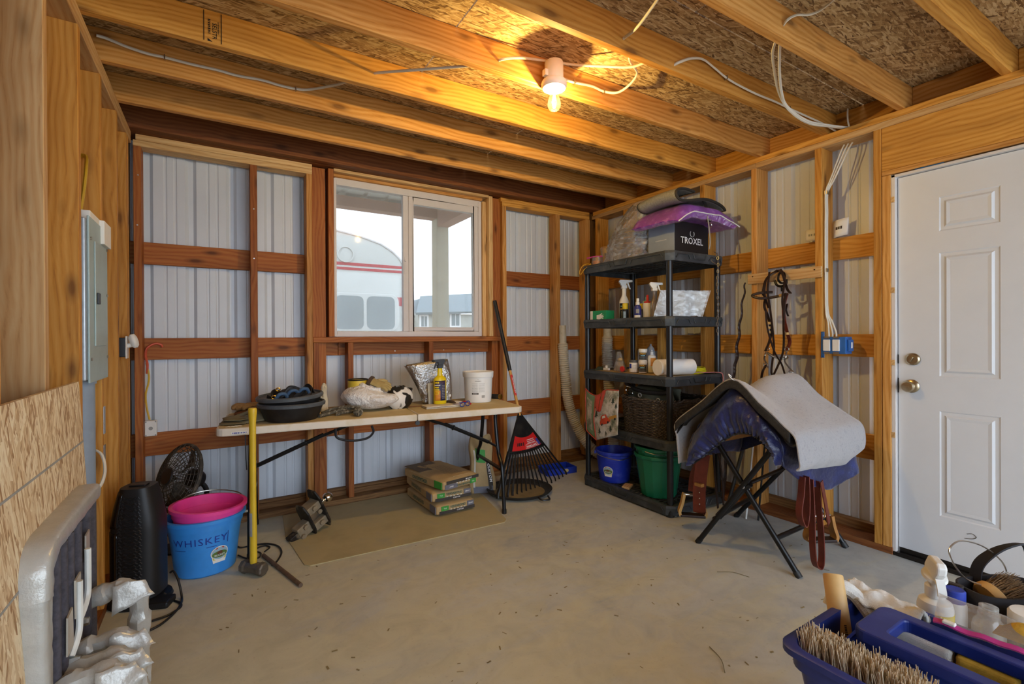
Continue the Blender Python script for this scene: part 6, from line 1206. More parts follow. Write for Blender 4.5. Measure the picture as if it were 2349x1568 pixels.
t = thing('yellow_cord', 'loop of thin orange-yellow cord hanging over the top shelf end', 'cord', (2.58, 2.98, Z5)); MB().tube(spline([(.03, -.06, .004), (.0, -.01, .03), (-.025, .03, .015), (-.043, .045, -.03), (-.045, .03, -.055), (-.042, -.01, -.02), (-.02, -.05, .012), (.01, -.03, .03), (.03, .02, .006)], 7), .0035, 6).build('cord', plain('cord_amber', 'd8a22c', .5), t); MB().tube([(.02+.018*math.cos(a*PI/6), -.085+.018*math.sin(a*PI/6), .014) for a in range(12)], .005, 6, closed=True).build('cord_ring', 'cable_orange', t)
# chain hanging on the right end
t = thing('metal_chain', 'thin steel chain hanging from the near end of shelving', 'chain', (3.03, 2.10, 1.22)); 
def link(p, ax, s=1):
    T_ = V(0, 0, 1); a = V(math.cos(ax), math.sin(ax), 0); return [p+T_*.014*s*math.cos(k*PI/5)+a*.0065*s*math.sin(k*PI/5) for k in range(10)]
for k in range(24): MB().tube(link(V(.006*math.sin(k*.5), -.002, .575-.0235*k), (k % 2)*PI/2+.4), .0017, 5, closed=True).build('link', 'steel', t)
MB().tube(spline([(-.01, .02, .60), (.0, .0, .575), (-.05, .015, .535), (.0, -.002, .50)], 5), .002, 5).build('link_wire', 'steel', t); MB().cyl((.003, 0, .0), (.003, 0, .02), .004, n=8).build('end_clip', 'steel', t)
# ------------------------------------------------------------------ right wall tack
plain('leather_dark', '2b1a15', .45, 0, .3, 30); plain('leather_red', '6a2a1c', .5, 0, .25, 25, bump=.15); plain('leather_tan', 'b07a3a', .55, 0, .2, 20); plain('rawhide', 'c09a5a', .55)
t = thing('wooden_rail', 'pale wooden rail screwed across two right wall studs', 'rail', (3.15, 1.71, 1.61)); b_ = MB().box((0, 0, 0), (.475, .019, .068)).build('rail_board', 'pine_pale', t, smooth=False, bevel=.002, rot=(0, 0, PI/2), loc=(.009, 0, 0))
b_.rotation_euler = (.0, 0, PI/2)
for y in (-.20, .20): MB().cyl((-.003, y, .015), (0, y, .015), .004, n=8).build('screw', 'dark_metal', t)
t = thing('bridle_hook', 'black metal bridle hook on the wooden rail', 'hook', (3.148, 1.70, 1.53)); MB().tube(spline([(0, 0, .08), (-.02, 0, .10), (-.05, 0, .085), (-.06, 0, .05), (-.03, 0, .03), (0, 0, .03)], 6), .007, 8).tube(spline([(-.02, .045, .05), (-.025, .03, .02), (-.028, 0, .008), (-.025, -.03, .02), (-.02, -.03, .05)], 6), .008, 8).cyl((-.022, 0, .008), (-.018, 0, -.025), .006, n=8).build('hook_body', 'black_metal', t)
t = thing('western_bridle', 'dark leather bridle with a bit hanging from the hook', 'bridle', (3.13, 1.71, .90))
def bp(pts, dx=0): return [V(-.012-dx-.03*math.sin(k*1.3), y-1.71, z-.90) for k, (y, z) in enumerate(pts)]
def leather(name, pts, w=.015, dx=0, mat='leather_dark'): MB().strap(spline(bp(pts, dx), 6), w, .004, up=(.25, 1, 0)).build(name, mat, t)
leather('crown_strap', [(1.801, 1.471), (1.801, 1.501), (1.793, 1.582), (1.778, 1.625), (1.740, 1.645), (1.700, 1.643), (1.669, 1.605), (1.655, 1.518), (1.651, 1.489)], .018); leather('crown_strap', [(1.775, 1.40), (1.785, 1.50), (1.775, 1.60), (1.735, 1.632), (1.69, 1.625), (1.665, 1.57), (1.668, 1.45), (1.672, 1.36)], .014, .012)
leather('cheek_strap', [(1.801, 1.471), (1.793, 1.411), (1.778, 1.351), (1.782, 1.284), (1.779, 1.233), (1.775, 1.173), (1.787, 1.114)], .018); leather('cheek_strap', [(1.662, 1.49), (1.666, 1.404), (1.670, 1.318), (1.670, 1.232), (1.659, 1.174), (1.663, 1.117)], .024, 0, 'leather_red')
MB().tube(spline([V(-.015, .042+.0, .604), V(-.06, .10, .602), V(-.085, .14, .586), V(-.08, .10, .566), V(-.05, .05, .565), V(-.03, .005, .572), V(-.02, -.035, .580), V(-.015, -.058, .584)], 6), .009, 8).build('browband', 'leather_dark', t)
for y, z in ((-.02, .577), (.09, .603)): MB().cyl((-.03, y-.008, z), (-.03, y+.008, z), .011, n=10).build('rawhide_wrap', 'rawhide', t)
for y, z in ((.069, .40), (.069, .37), (.07, .34), (-.05, .33)): MB().cyl((-.015, y, z-.008), (-.015, y, z+.008), .012, n=10).build('rawhide_wrap', 'rawhide', t)
leather('rein', [(1.763, 1.638), (1.759, 1.512), (1.749, 1.379), (1.753, 1.232), (1.750, 1.122), (1.742, 1.049), (1.735, .976), (1.725, .94), (1.725, .896)], .014, .02); leather('rein', [(1.655, 1.489), (1.648, 1.374), (1.659, 1.289), (1.677, 1.174), (1.692, 1.087), (1.721, .977), (1.728, .94)], .014, .03); leather('rein', [(1.778, 1.381), (1.749, 1.262), (1.713, 1.116), (1.685, 1.03), (1.657, .92)], .012, .04)
for s, pts in ((1, [(1.802, 1.106), (1.79, 1.09), (1.802, 1.06), (1.808, 1.03), (1.80, 1.0)]), (-1, [(1.663, 1.12), (1.655, 1.08), (1.668, 1.05), (1.66, 1.01), (1.636, .982)])): MB().tube(spline(bp(pts), 6), .005, 7).build('bit_shank', 'steel', t)
MB().tube(spline(bp([(1.79, 1.10), (1.764, 1.098), (1.735, 1.078), (1.692, 1.068), (1.67, 1.078)]), 6), .008, 8).build('mouthpiece', 'steel', t)
for y, z in ((1.80, 1.02), (1.728, .945), (1.636, .98), (1.785, 1.13), (1.66, 1.13)): MB().tube([V(-.02, y-1.71+.013*math.cos(a*PI/6), z-.90+.013*math.sin(a*PI/6)) for a in range(12)], .003, 6, closed=True).build('ring', 'steel', t)
leather('rein_end', [(1.80, 1.02), (1.803, .985), (1.82, .95), (1.845, .90), (1.85, .88)], .016); leather('rein_end', [(1.636, .975), (1.615, .96), (1.59, .93), (1.572, .89)], .018); leather('throat_latch', [(1.655, 1.42), (1.645, 1.38), (1.64, 1.34)], .012, .01)
P = spline([(1.958, 1.588), (1.967, 1.523), (1.984, 1.422), (1.997, 1.313), (2.010, 1.211), (2.023, 1.108), (2.032, 1.012), (2.050, .916), (2.075, .78), (2.09, .60), (2.10, .42)] and [(3.14, 1.958, 1.588), (3.14, 1.967, 1.523), (3.14, 1.984, 1.422), (3.14, 1.997, 1.313), (3.14, 2.01, 1.211), (3.14, 2.023, 1.108), (3.14, 2.032, 1.012), (3.13, 2.05, .916), (3.12, 2.07, .70), (3.10, 2.08, .40), (3.06, 2.085, .06)], 8); n = len(P); b0 = V(3.06, 2.085, 0)
tag(MB().tube([p-b0+V(0, .006*math.sin(i*.55), 0) for i, p in enumerate(P)], [.005+.005*min(1, i/40) for i in range(n)], 7, tw=.35, sx=1.5, sy=.8).build('twisted_whip', 'leather_dark', None, loc=tuple(b0)), 'twisted dark whip leaning on the right wall beside the shelving', 'whip')
for k, (y0, y1, lab) in enumerate(((1.625, 1.535, 'rolled white paper label left of a right wall stud'), (1.462, 1.385, 'rolled white paper label right of a right wall stud'))):
    t = thing('paper_label', lab, 'paper', (3.295, (y0+y1)/2, 1.8285)); h = .075 if k == 0 else .105
    f = lambda u, v, d=0: V(-.006-.022*math.sin(PI*(.15+.8*u))-d, (y0-y1)*(.5-u)-.008*v*u, h*v+(.012*(u-.5) if k else .0))
    MB().sheet(lambda u, v: f(u, v), 10, 4).build('paper', 'paper_white', t, solid=.001)
    smudge(t, lambda x, y, d: f(.5+x, .5+y, .002+d)if True else None, .5, 1, .2, 'leather_dark' if k else 'ink_grey')
# ------------------------------------------------------------------ folding saddle stand
stand = thing('saddle_stand', 'folding black tubular saddle stand holding the covered saddle', 'saddle stand', (2.72, 1.55, 0)); so = V(2.72, 1.55, 0)
def leg(a, b, r=.0145): o = MB().cyl(V(*a)-so, V(*b)-so, r, n=12).build('leg', 'black_metal', stand); MB().cyl(V(*a)-so, V(*a)-so+(V(*b)-V(*a)).normalized()*.03, r*1.15, n=12).build('foot_cap', 'black_rubber', o)
leg((2.40, 1.80, .001), (2.44, 1.36, .655)); leg((2.478, 1.262, .001), (2.44, 1.735, .655)); leg((3.055, 1.30, .001), (2.93, 1.70, .655)); leg((2.96, 1.92, .001), (2.95, 1.40, .655))
for y in (1.36, 1.735): MB().cyl(V(2.42, y, .655)-so, V(2.97, y, .655)-so, .0125, n=12).build('top_rail', 'black_metal', stand)
MB().cyl(V(2.425, 1.705, .165)-so, V(2.94, 1.80, .165)-so, .013, n=12).build('cross_bar', 'black_metal', stand); MB().cyl(V(2.43, 1.53, .40)-so, V(2.96, 1.60, .40)-so, .011, n=12).build('pivot_rod', 'black_metal', stand); MB().cyl(V(2.50, 1.39, .15)-so, V(3.02, 1.40, .15)-so, .013, n=12).build('cross_bar', 'black_metal', stand)
MB().cyl(V(2.415, 1.53, .40)-so, V(2.43, 1.53, .40)-so, .014, n=12).build('pivot_cap', 'ink_grey', stand)
MB().tube(spline([V(*p)-so for p in ((2.44, 1.69, .18), (2.46, 1.62, .28), (2.44, 1.54, .38), (2.44, 1.50, .42))], 5), .02, 10).build('folded_strut', 'black_metal', stand)
# ------------------------------------------------------------------ saddle under a quilted blue cover
plain('cover_blue', '111a4e', .36, 0, .35, 9, c2='26367e', bump=.35, bdist=.01, sheen=.3); plain('fleece', '2f2a24', .98, 0, .45, 50, bump=.8, bdist=.006); plain('trim_black', '15151a', .6)
sd_ = thing('covered_saddle', 'saddle in a gathered shiny blue nylon cover on the stand', 'saddle', (2.68, 1.555, .40)); s0 = V(2.68, 1.555, .40)
def arc(t_, x):
    """cover cross-section: t 0 far hem .. 1 near hem; x along the saddle"""
    f = max(0, min(1, (x-2.40)/.55)); hem_far = .44+.03*math.sin(f*3)
    def lerp(T): 
        for (a0, b0), (a1, b1) in zip(T, T[1:]):
            if f <= a1: return b0+(b1-b0)*(f-a0)/(a1-a0)
        return T[-1][1]
    hz_ = lerp([(0, .572), (.27, .46), (.7, .392), (1, .47)]); hy_ = lerp([(0, 1.312), (.27, 1.285), (.7, 1.255), (1, 1.195)])
    K = [(1.87+.02*f, hem_far), (1.84, .60), (1.72, .78), (1.555, .935-.06*math.sin(PI*min(1, f*1.2))), (1.40, .80), (1.315-.075*f, .67-.03*f), (hy_, hz_)]
    p = t_*(len(K)-1); i = min(int(p), len(K)-2); u = p-i
    P = [K[max(i-1, 0)], K[i], K[i+1], K[min(i+2, len(K)-1)]]
    c = lambda j: .5*((2*P[1][j])+(P[2][j]-P[0][j])*u+(2*P[0][j]-5*P[1][j]+4*P[2][j]-P[3][j])*u*u+(3*P[1][j]-P[0][j]-3*P[2][j]+P[3][j])*u**3)
    return c(0), c(1)
def cov(u, v):
    x = 2.405+.55*v; y, z = arc(u, x); w = .012*nz(u*22, v*3, 1)+.008*nz(u*9, v*9, 4); return V(x+.006*nz(u*9, v*5), y+w*.6, z+w)-s0
MB().sheet(cov, 84, 26).build('cover', 'cover_blue', sd_, solid=.006)
# gathered front of the cover round the arch opening
INN = [(p.x, p.y) for p in spline([(1.845, .445, 0), (1.75, .52, 0), (1.655, .606, 0), (1.58, .668, 0), (1.494, .697, 0), (1.42, .68, 0), (1.375, .635, 0), (1.318, .573, 0)], 12)]
def front(u, v):
    x = 2.405; y, z = arc(u, x); q = u*(len(INN)-1); yi, zi = INN[min(int(q), len(INN)-1)]; k_ = min(int(q)+1, len(INN)-1); yi += (INN[k_][0]-yi)*(q-int(q)); zi += (INN[k_][1]-zi)*(q-int(q))
    g_ = .007*math.sin(u*150+3*nz(u*12))*v*v+.018*nz(u*14, v*4)
    return V(x-.035*math.sin(PI*v)+g_-.012*v, y+(yi-y)*v, z+(zi-z)*v)-s0
MB().sheet(front, 150, 12).build('gathered_front', 'cover_blue', sd_, solid=.003); MB().tube([front(.04+.92*k/60, 1) for k in range(61)], .006, 6).build('hem_elastic', 'trim_black', sd_)
MB().sheet(lambda u, v: V(2.47+.4*v, 1.535+.185*math.cos(PI*(.15+.7*u)), .53+.165*math.sin(PI*(.15+.7*u)))-s0, 16, 4).build('saddle_tree', 'leather_tan', sd_, solid=.01)
for x in (2.955,): MB().sheet(lambda u, v: (lambda p: V(x, p[0]+(1.555-p[0])*v, p[1]+(.62-p[1])*v)-s0)(arc(u, x)), 40, 6).build('cover_back', 'cover_blue', sd_)
# straps and stirrups
def st(name, pts, w, mat, up=(1, .2, 0), th=.005): return MB().strap([p-s0 for p in spline(pts, 7)], w, th, up=up).build(name, mat, sd_)
st('latigo_strap', [(2.52, 1.27, .50), (2.50, 1.265, .42), (2.47, 1.26, .33), (2.50, 1.255, .26), (2.54, 1.26, .30), (2.55, 1.262, .40), (2.55, 1.265, .50)], .038, 'leather_red', (.3, 1, 0)); st('latigo_strap', [(2.585, 1.262, .48), (2.585, 1.255, .30), (2.58, 1.25, .14), (2.59, 1.245, .05), (2.625, 1.24, .022), (2.66, 1.245, .06), (2.665, 1.25, .18), (2.66, 1.26, .34), (2.65, 1.265, .46)], .036, 'leather_red', (.3, 1, 0)); st('latigo_strap', [(2.66, 1.245, .46), (2.675, 1.235, .36), (2.70, 1.23, .255), (2.705, 1.23, .235)], .045, 'leather_red', (1, .2, 0))
def stirrup(c, rz, mat):
    M = Matrix.Rotation(rz, 3, 'Z'); P = [V(-.05, 0, .14), V(-.062, 0, .08), V(-.078, 0, .03), V(-.072, 0, .004)]; o = []
    for s in (-1, 1): MB().strap([V(*c)-s0+M @ V(p.x*s, p.y, p.z) for p in spline(P, 5)], .05, .016, up=M @ V(0, 1, 0)).build('stirrup_side', mat, sd_)
    MB().box(V(*c)-s0+M @ V(0, 0, .006), (.15, .055, .016), M).build('stirrup_tread', 'leather_dark', sd_, smooth=False, bevel=.004); MB().cyl(V(*c)-s0+M @ V(-.055, 0, .135), V(*c)-s0+M @ V(.055, 0, .135), .009, n=10).build('stirrup_bolt', 'steel', sd_)
stirrup((2.77, 1.30, .105), -.5, 'leather_tan'); stirrup((2.53, 1.935, .085), -.75, 'rawhide')
st('fender', [(2.50, 1.83, .50), (2.49, 1.84, .40), (2.485, 1.85, .28), (2.485, 1.85, .16), (2.49, 1.85, .145)], .075, 'leather_red', (.3, -1, 0), .009); st('stirrup_leather', [(2.54, 1.85, .50), (2.52, 1.91, .36), (2.53, 1.935, .24)], .05, 'leather_red', (.5, -1, 0)); st('saddle_string', [(2.58, 1.82, .50), (2.57, 1.80, .34), (2.58, 1.79, .17)], .018, 'leather_dark'); st('saddle_string', [(2.60, 1.80, .50), (2.60, 1.775, .36), (2.605, 1.77, .19)], .016, 'leather_dark'); st('saddle_string', [(2.74, 1.28, .46), (2.75, 1.27, .34), (2.765, 1.28, .24)], .012, 'leather_tan')
for z in (.20, .235, .27): MB().cyl(V(2.478, 1.845, z)-s0, V(2.472, 1.84, z)-s0, .004, n=8).build('rivet', 'chrome', sd_)
MB().bx(V(2.465, 1.82, .305)-s0, V(2.50, 1.872, .325)-s0).build('keeper', 'leather_tan', sd_, smooth=False, bevel=.003)
# ------------------------------------------------------------------ grey blanket with dark fleece lining
plain('blanket_grey', 'aaa7a8', .95, 0, .12, 60, c2='8d8a90', bump=.35, sheen=.3)
bl = thing('saddle_blanket', 'grey fleece-lined blanket draped over the covered saddle', 'blanket', (2.68, 1.555, .95)); b0 = V(2.68, 1.555, .95)
def blk(u, v, off=0):
    x = 2.375+.60*v; f = v
    hump = .025*math.sin(PI*f)*0-.075*math.exp(-((f-.32)/.17)**2)
    K = [(1.912-.03*f, .445+.06*f), (1.925-.02*f, .60), (1.925-.04*f, .70), (1.74, .845-.01*f), (1.557, .985+hump), (1.40, .87+hump*.5), (1.30-.05*f, .785-.01*f), (1.228-.045*f, .72), (1.205-.03*f, .60), (1.222+.0*f, .565-.05*f)]
    p = u*(len(K)-1); i = min(int(p), len(K)-2); w = p-i; P = [K[max(i-1, 0)], K[i], K[i+1], K[min(i+2, len(K)-1)]]
    c = lambda j: .5*((2*P[1][j])+(P[2][j]-P[0][j])*w+(2*P[0][j]-5*P[1][j]+4*P[2][j]-P[3][j])*w*w+(3*P[1][j]-P[0][j]-3*P[2][j]+P[3][j])*w**3)
    rad = .10*max(0, (u-.8)/.2)**2*max(0, (f-.75)/.25)**2
    return V(x-rad*.3+.004*nz(u*8, v*6), c(0)+.006*nz(u*10, v*7, 2), c(1)+.005*nz(u*9, v*8)+off+rad*.6)-b0
MB().sheet(blk, 60, 34).build('blanket', 'blanket_grey', bl, solid=.008)
MB().sheet(lambda u, v: blk(.215+.52*u, .012+.12*v, -.020), 36, 6).build('fleece_lining', 'fleece', bl, solid=.022)
MB().sheet(lambda u, v: blk(.215+.52*u, -.012, -.006-.045*v), 36, 4).build('fleece_edge', 'fleece', bl, solid=.012)
for u0 in (.20, .70): MB().sheet(lambda u, v: blk(u0-.05+.14*u, .0+.10*v*(1-.3*u), -.025-.05*math.sin(PI*u)*(1-v)), 10, 5).build('wear_leather', 'trim_black', bl, solid=.006)
MB().tube([blk(k/60, 0, 0) for k in range(61)], .0055, 6).build('hem', 'blanket_grey', bl)
o = MB().tube(spline([V(0, 0, 0), V(-.012, .01, .015), V(-.02, .0, .004), V(-.01, -.012, -.012), V(.0, -.02, -.02)], 6), .0022, 6).build('tie_string', 'ink_white', bl, loc=blk(.44, 0, .012))
# white cane / dark sticks behind the stand
for lab, a, b, r, mt in (('thin white stick leaning behind the saddle stand', (2.98, 1.86, .0), (3.14, 1.86, .92), .006, 'white_plastic'), ('short black grip leaning on the wall behind the stand', (2.97, 2.0, .0), (3.12, 1.97, .42), .012, 'black_rubber'), ('thin black rod leaning on the wall behind the stand', (3.02, 1.80, 0), (3.15, 1.80, .80), .006, 'black_metal')):
    bb_ = V(*a); tag(MB().cyl((0, 0, 0), V(*b)-bb_, r, n=10).build('leaning_stick', mt, None, loc=a), lab, 'stick')
# ------------------------------------------------------------------ grooming tote in the foreground, on a low bench below the frame
t = thing('wooden_bench', 'low wooden bench carrying the blue grooming tote', 'bench', (1.42, .22, 0))
for y in (-.2, -.06, .08, .2): MB().box((0, 0, 0), (.84, .125, .03)).build('plank', 'weathered_wood', t, smooth=False, bevel=.004, loc=(0, y, .385))
for x in (-.36, .36):
    for y in (-.2, .2): board('leg', (x-.02, y-.02, 0), (x+.02, y+.02, .37), 'z', 'weathered_wood', t)
BZ_ = .4005
plain('tote_blue', '1d2f7a', .42, 0, .15, 12, c2='34458f'); plain('tote_rimdust', '5a5f86', .6, 0, .2, 16)
TX0, TX1, TY0, TY1 = .957, 1.345, .14, .535; tc = V((TX0+TX1)/2, (TY0+TY1)/2, BZ_); hx_, hy_ = (TX1-TX0)/2, (TY1-TY0)/2
to = thing('grooming_tote', 'dark blue plastic grooming tote with a raised slotted handle', 'tote', tuple(tc)); H_ = .20
def trr(s, r=.035, n=5):
    P = []
    for cx, cy, a in ((hx_-s-r, hy_-s-r, 0), (-hx_+s+r, hy_-s-r, PI/2), (-hx_+s+r, -hy_+s+r, PI), (hx_-s-r, -hy_+s+r, 3*PI/2)): P += [(cx+r*math.cos(a+PI/2*k/n), cy+r*math.sin(a+PI/2*k/n)) for k in range(n+1)]
    return P
lv = [(.045, 0), (.022, H_-.045), (.014, H_-.043), (.012, H_-.016), (0, H_-.014), (0, H_-.002), (.004, H_), (.018, H_), (.02, H_-.01), (.050, .006)]
R_s = [[V(x, y, z) for x, y in trr(s)] for s, z in lv]; n_ = len(R_s[0]); m = MB(); m.add([p for r in R_s for p in r], [(i*n_+j, i*n_+(j+1) % n_, (i+1)*n_+(j+1) % n_, (i+1)*n_+j) for i in range(len(R_s)-1) for j in range(n_)]+[tuple(reversed(range(n_))), tuple((len(R_s)-1)*n_+j for j in range(n_))]); m.build('tray', 'tote_blue', to, ang=.5)
# divider with slotted handle
hz = H_+.034
def frame(outer, inner, z0, z1):
    n = len(outer); m = MB(); R = [[V(x, y, z0) for x, y in outer], [V(x, y, z1) for x, y in outer], [V(x, y, z1) for x, y in inner], [V(x, y, z0) for x, y in inner]]
    m.add([p for r in R for p in r], [(i*n+j, i*n+(j+1) % n, (i+1) % 4*n+(j+1) % n, (i+1) % 4*n+j) for i in range(4) for j in range(n)]); return m
def rr2(x0, x1, y0, y1, r, n=4):
    P = []
    for cx, cy, a in ((x1-r, y1-r, 0), (x0+r, y1-r, PI/2), (x0+r, y0+r, PI), (x1-r, y0+r, 3*PI/2)): P += [(cx+r*math.cos(a+PI/2*k/n), cy+r*math.sin(a+PI/2*k/n)) for k in range(n+1)]
    return P
gx0, gx1, gy0, gy1 = 1.084-tc.x, 1.225-tc.x, .165-tc.y, .452-tc.y
frame(rr2(gx0, gx1, gy0, gy1, .02), rr2(gx0+.03, gx1-.026, gy0+.03, gy1-.05, .01), hz-.026, hz).build('handle', 'tote_blue', to, smooth=False, bevel=.004)
for x in (gx0+.004, gx1-.008): MB().bx((x, gy0+.02, .05), (x+.005, gy1-.02, hz-.02)).build('divider', 'tote_blue', to, smooth=False)
m = MB().add([V(gx0+.01, gy1-.01, hz-.004), V(gx1-.01, gy1-.01, hz-.004), V(gx1+.005, gy1+.04, H_-.05), V(gx0-.02, gy1+.04, H_-.05)], [(0, 1, 2, 3)]); m.build('handle_slope', 'tote_blue', to, smooth=False, solid=.005)
MB().bx((-hx_+.03, .10, .03), (gx0, .104, H_-.03)).build('divider', 'tote_blue', to, smooth=False)
def W(x, y, z): return V(x, y, z)-tc
# contents of the tote (each a thing of its own)
plain('bristle_straw', 'e0cdae', .85, 0, .35, 90, c2='bf9f80'); plain('bristle_dark', '6d6455', .9, 0, .4, 60); plain('wood_pale_brush', 'd2a96c', .5, 0, .12, 14); plain('tote_dark_item', '26211f', .5)
def bristles(parent, p0, p1, wdt, h, nrow, ncol, mat, lean=.25, seed=1, name='bristles', r=.0011):
    rd = random.Random(seed); m = MB(); d = (p1-p0); side_ = d.cross(V(0, 0, 1)).normalized()
    for i in range(nrow):
        for j in range(ncol):
            b = p0+d*((i+rd.random())/nrow)+side_*wdt*((j+rd.random())/ncol-.5); e = b+V(rd.uniform(-lean, lean)*h, rd.uniform(-lean, lean)*h, h*rd.uniform(.82, 1.05)); mid = (b+e)/2+V(rd.uniform(-.1, .1)*h, rd.uniform(-.1, .1)*h, 0)*.5
            m.tube([b, mid, e], [r, r, r*.6], 3, caps=False)
    return m.build(name, mat, parent, smooth=False, kind='stuff')
t = thing('stable_brush', 'long straw-bristled brush standing bristles-up in the blue tote', 'brush', (1.03, .45, .512)); o = V(1.03, .45, .512)
MB().bx((-.025, -.125, 0), (.025, .05, .028)).build('brush_back', 'wood_pale_brush', t, smooth=False, bevel=.004); bristles(t, V(0, .06, .02), V(.008, -.135, .02), .046, .088, 150, 13, 'bristle_straw', .16, 5, r=.0013)
t = thing('dandy_brush', 'thick pale wooden brush handle leaning up out of the tote', 'brush', (1.165, .497, .50)); A_ = V(0, 0, 0); B_ = V(.066, .055, .155)
MB().tube([A_, A_+(B_-A_)*.5, B_*.985, B_], [.0205, .021, .0205, .019], 22).build('handle', 'wood_pale_brush', t); MB().lathe([(0, 0), (.0205, 0), (.0205, .004), (0, .004)], 20, A_, M=(B_-A_).to_track_quat('Z', 'Y').to_matrix()).build('ferrule', 'steel', t); smudge(t, lambda x, y, d: A_+(B_-A_)*(.38+x*4)+V(-.6, -.8, .45).normalized()*(.0212+d)+V(.8, -.6, 0)*y, .03, 1, .006, 'tote_dark_item')
t = thing('brush_handle', 'dark round brush handle end beside the straw bristles', 'brush', (1.085, .505, .52)); MB().lathe([(0, 0), (.018, 0), (.0185, .06), (.0175, .068)], 22, M=Euler((.25, .1, 0)).to_matrix()).build('handle', 'tote_dark_item', t); MB().lathe([(0, .0675), (.0175, .0675), (.016, .071), (0, .0715)], 22, M=Euler((.25, .1, 0)).to_matrix()).build('end_disc', 'wood_pale_brush', t)
t = thing('small_brush', 'small grey bristled brush in front of the tote handle', 'brush', (1.135, .385, .53)) if False else thing('small_brush', 'small grey bristled brush in front of the tote handle', 'brush', (1.052, .40, .54)); MB().bx((-.0, -.03, 0), (.012, .03, .02)).build('brush_back', 'tote_dark_item', t, smooth=False); bristles(t, V(.006, .03, .02), V(.006, -.03, .02), .012, .05, 40, 6, 'bristle_dark', .15, 8)
plain('terry_white', 'e6e2da', .98, 0, .05, 90, bump=.8, bdist=.003)
t = thing('white_towel', 'crumpled white terry towel behind the tote handle', 'towel', (1.275, .475, .555))
MB().sheet(lambda u, v: V(-.03+.10*u+.012*nz(v*5, u*2), .065-.14*v, .03+.045*math.sin(PI*min(1, .15+u*.9))*(1-.3*v)+.014*nz(u*6, v*6)), 26, 26).build('towel_fold', 'terry_white', t, solid=.008); MB().tube(spline([(-.06, .075, .03), (-.045, .07, .06), (-.035, .06, .075), (-.02, .04, .06), (-.02, .01, .03)], 6), .016, 10).build('towel_corner', 'terry_white', t)
# white sprayer with a yellow and green label
t = thing('spray_bottle', 'white fungicide spray bottle with yellow and green label in the tote', 'spray bottle', (1.385, .418, .425)) if False else thing('spray_bottle', 'white spray bottle with a yellow and green label in tote', 'spray bottle', (1.408, .416, .4005))
MB().lathe([(0, 0), (.031, 0), (.033, .004), (.033, .192), (.030, .204), (.017, .212), (.015, .214), (.015, .22), (0, .22)], 30).build('bottle', 'white_plastic', t); MB().lathe([(0, .214), (.0185, .214), (.019, .218), (.019, .238), (.015, .242), (.012, .252), (0, .252)], 24).build('collar', 'white_plastic', t)
Mh = Matrix.Rotation(PI+.62, 3, 'Z'); m = MB()
m.prism([(-.030, .0), (.010, .0), (.016, .012), (.034, .030), (.040, .048), (.030, .056), (-.012, .058), (-.034, .030)], (-.010, .010), lambda a, b, d: Mh @ V(a, d, .246+b)); m.build('trigger_head', 'white_plastic', t, smooth=False, bevel=.005, seg=3)
MB().lathe([(0, -.010), (.016, -.008), (.024, 0), (.022, .006), (0, .010)], 20, Mh @ V(-.004, 0, .258), sx=1.15, M=Mh @ Euler((0, .35, 0)).to_matrix()).build('shroud', 'white_plastic', t); MB().strap([Mh @ V(.022, 0, .262), Mh @ V(.030, 0, .252), Mh @ V(.036, 0, .238), Mh @ V(.037, 0, .230)], .016, .005, up=Mh @ V(0, 1, 0)).build('trigger', 'white_plastic', t)
fn = cyl_fn((0, 0, 0), .0333, -PI/2-.85, 0); MB().sheet(lambda u, v: fn(-.05+.1*u, .146+.038*v, 0), 18, 1).build('label', 'label_yellow', t, solid=.0004); MB().sheet(lambda u, v: fn(.004+.045*u, .152+.014*v, .0008), 10, 1).build('label_green', plain('fung_green', '2c7a2c', .5), t); lettering('Fung-A-Way', .0115, 'ink_white', t, lambda x, y, d: fn(x+.03, y+.159, d+.0012), bold=.03)
MB().add([fn(-.018+.011*math.cos(a*PI/8), .170+.0045*math.sin(a*PI/8), .001) for a in range(16)], [tuple(range(16))]).build('label_oval', 'ink_black', t, smooth=False)
# items seen through and beside the handle
t = thing('wrapped_soap', 'white wrapped pack and yellow sponge lying in the handle slot', 'pack', (1.235, .33, .535)); MB().bx((-.04, .0, 0), (.02, .11, .075)).build('pack', 'terry_white', t, smooth=False, bevel=.008, seg=3); MB().bx((-.04, -.09, 0), (.02, -.005, .072)).build('sponge', plain('sponge_yellow', 'd3a93c', .9, 0, .25, 50, bump=.6), t, smooth=False, bevel=.008, seg=3)
plain('hose_aqua', '7fb8bc', .5); t = thing('aqua_strap', 'pale aqua plastic scraper lying low in the tote', 'scraper', (1.045, .335, .53)); MB().strap(spline([(.0, .05, .03), (.01, .0, .045), (.015, -.06, .048), (.01, -.12, .04)], 6), .022, .006, up=(1, 0, .2)).build('scraper_blade', 'hose_aqua', t)
clear('zip_film', (.98, .97, .97), .22, .15, .4, 'c9c4bd', .5); plain('zip_pink', 'b83a86', .4)
t = thing('zip_bag', 'large zip bag with a pink seal lying across the tote', 'bag', (1.30, .29, .622)); 
def zb(u, v): return V(-.075+.10*v+.06*u*.3+.012*math.sin(PI*u)*math.sin(PI*v), .075-.20*u+.02*v, .016+.022*v*(1-u*.4)+.018*math.sin(PI*v)*math.sin(PI*min(1, u+.1))+.004*nz(u*6, v*6))
MB().sheet(zb, 24, 16).build('film', 'zip_film', t); MB().sheet(lambda u, v: zb(u, v)+V(.004, 0, -.03*math.sin(PI*u)*math.sin(PI*v)-.002), 24, 16).build('film', 'zip_film', t)
MB().strap([zb(k/24, .02)+V(0, 0, .004) for k in range(25)], .011, .003, up=(1, 0, .4)).build('pink_seal', 'zip_pink', t); MB().box(zb(.12, .02)+V(-.002, 0, .008), (.012, .02, .006)).build('slider', 'white_plastic', t, smooth=False, bevel=.002)
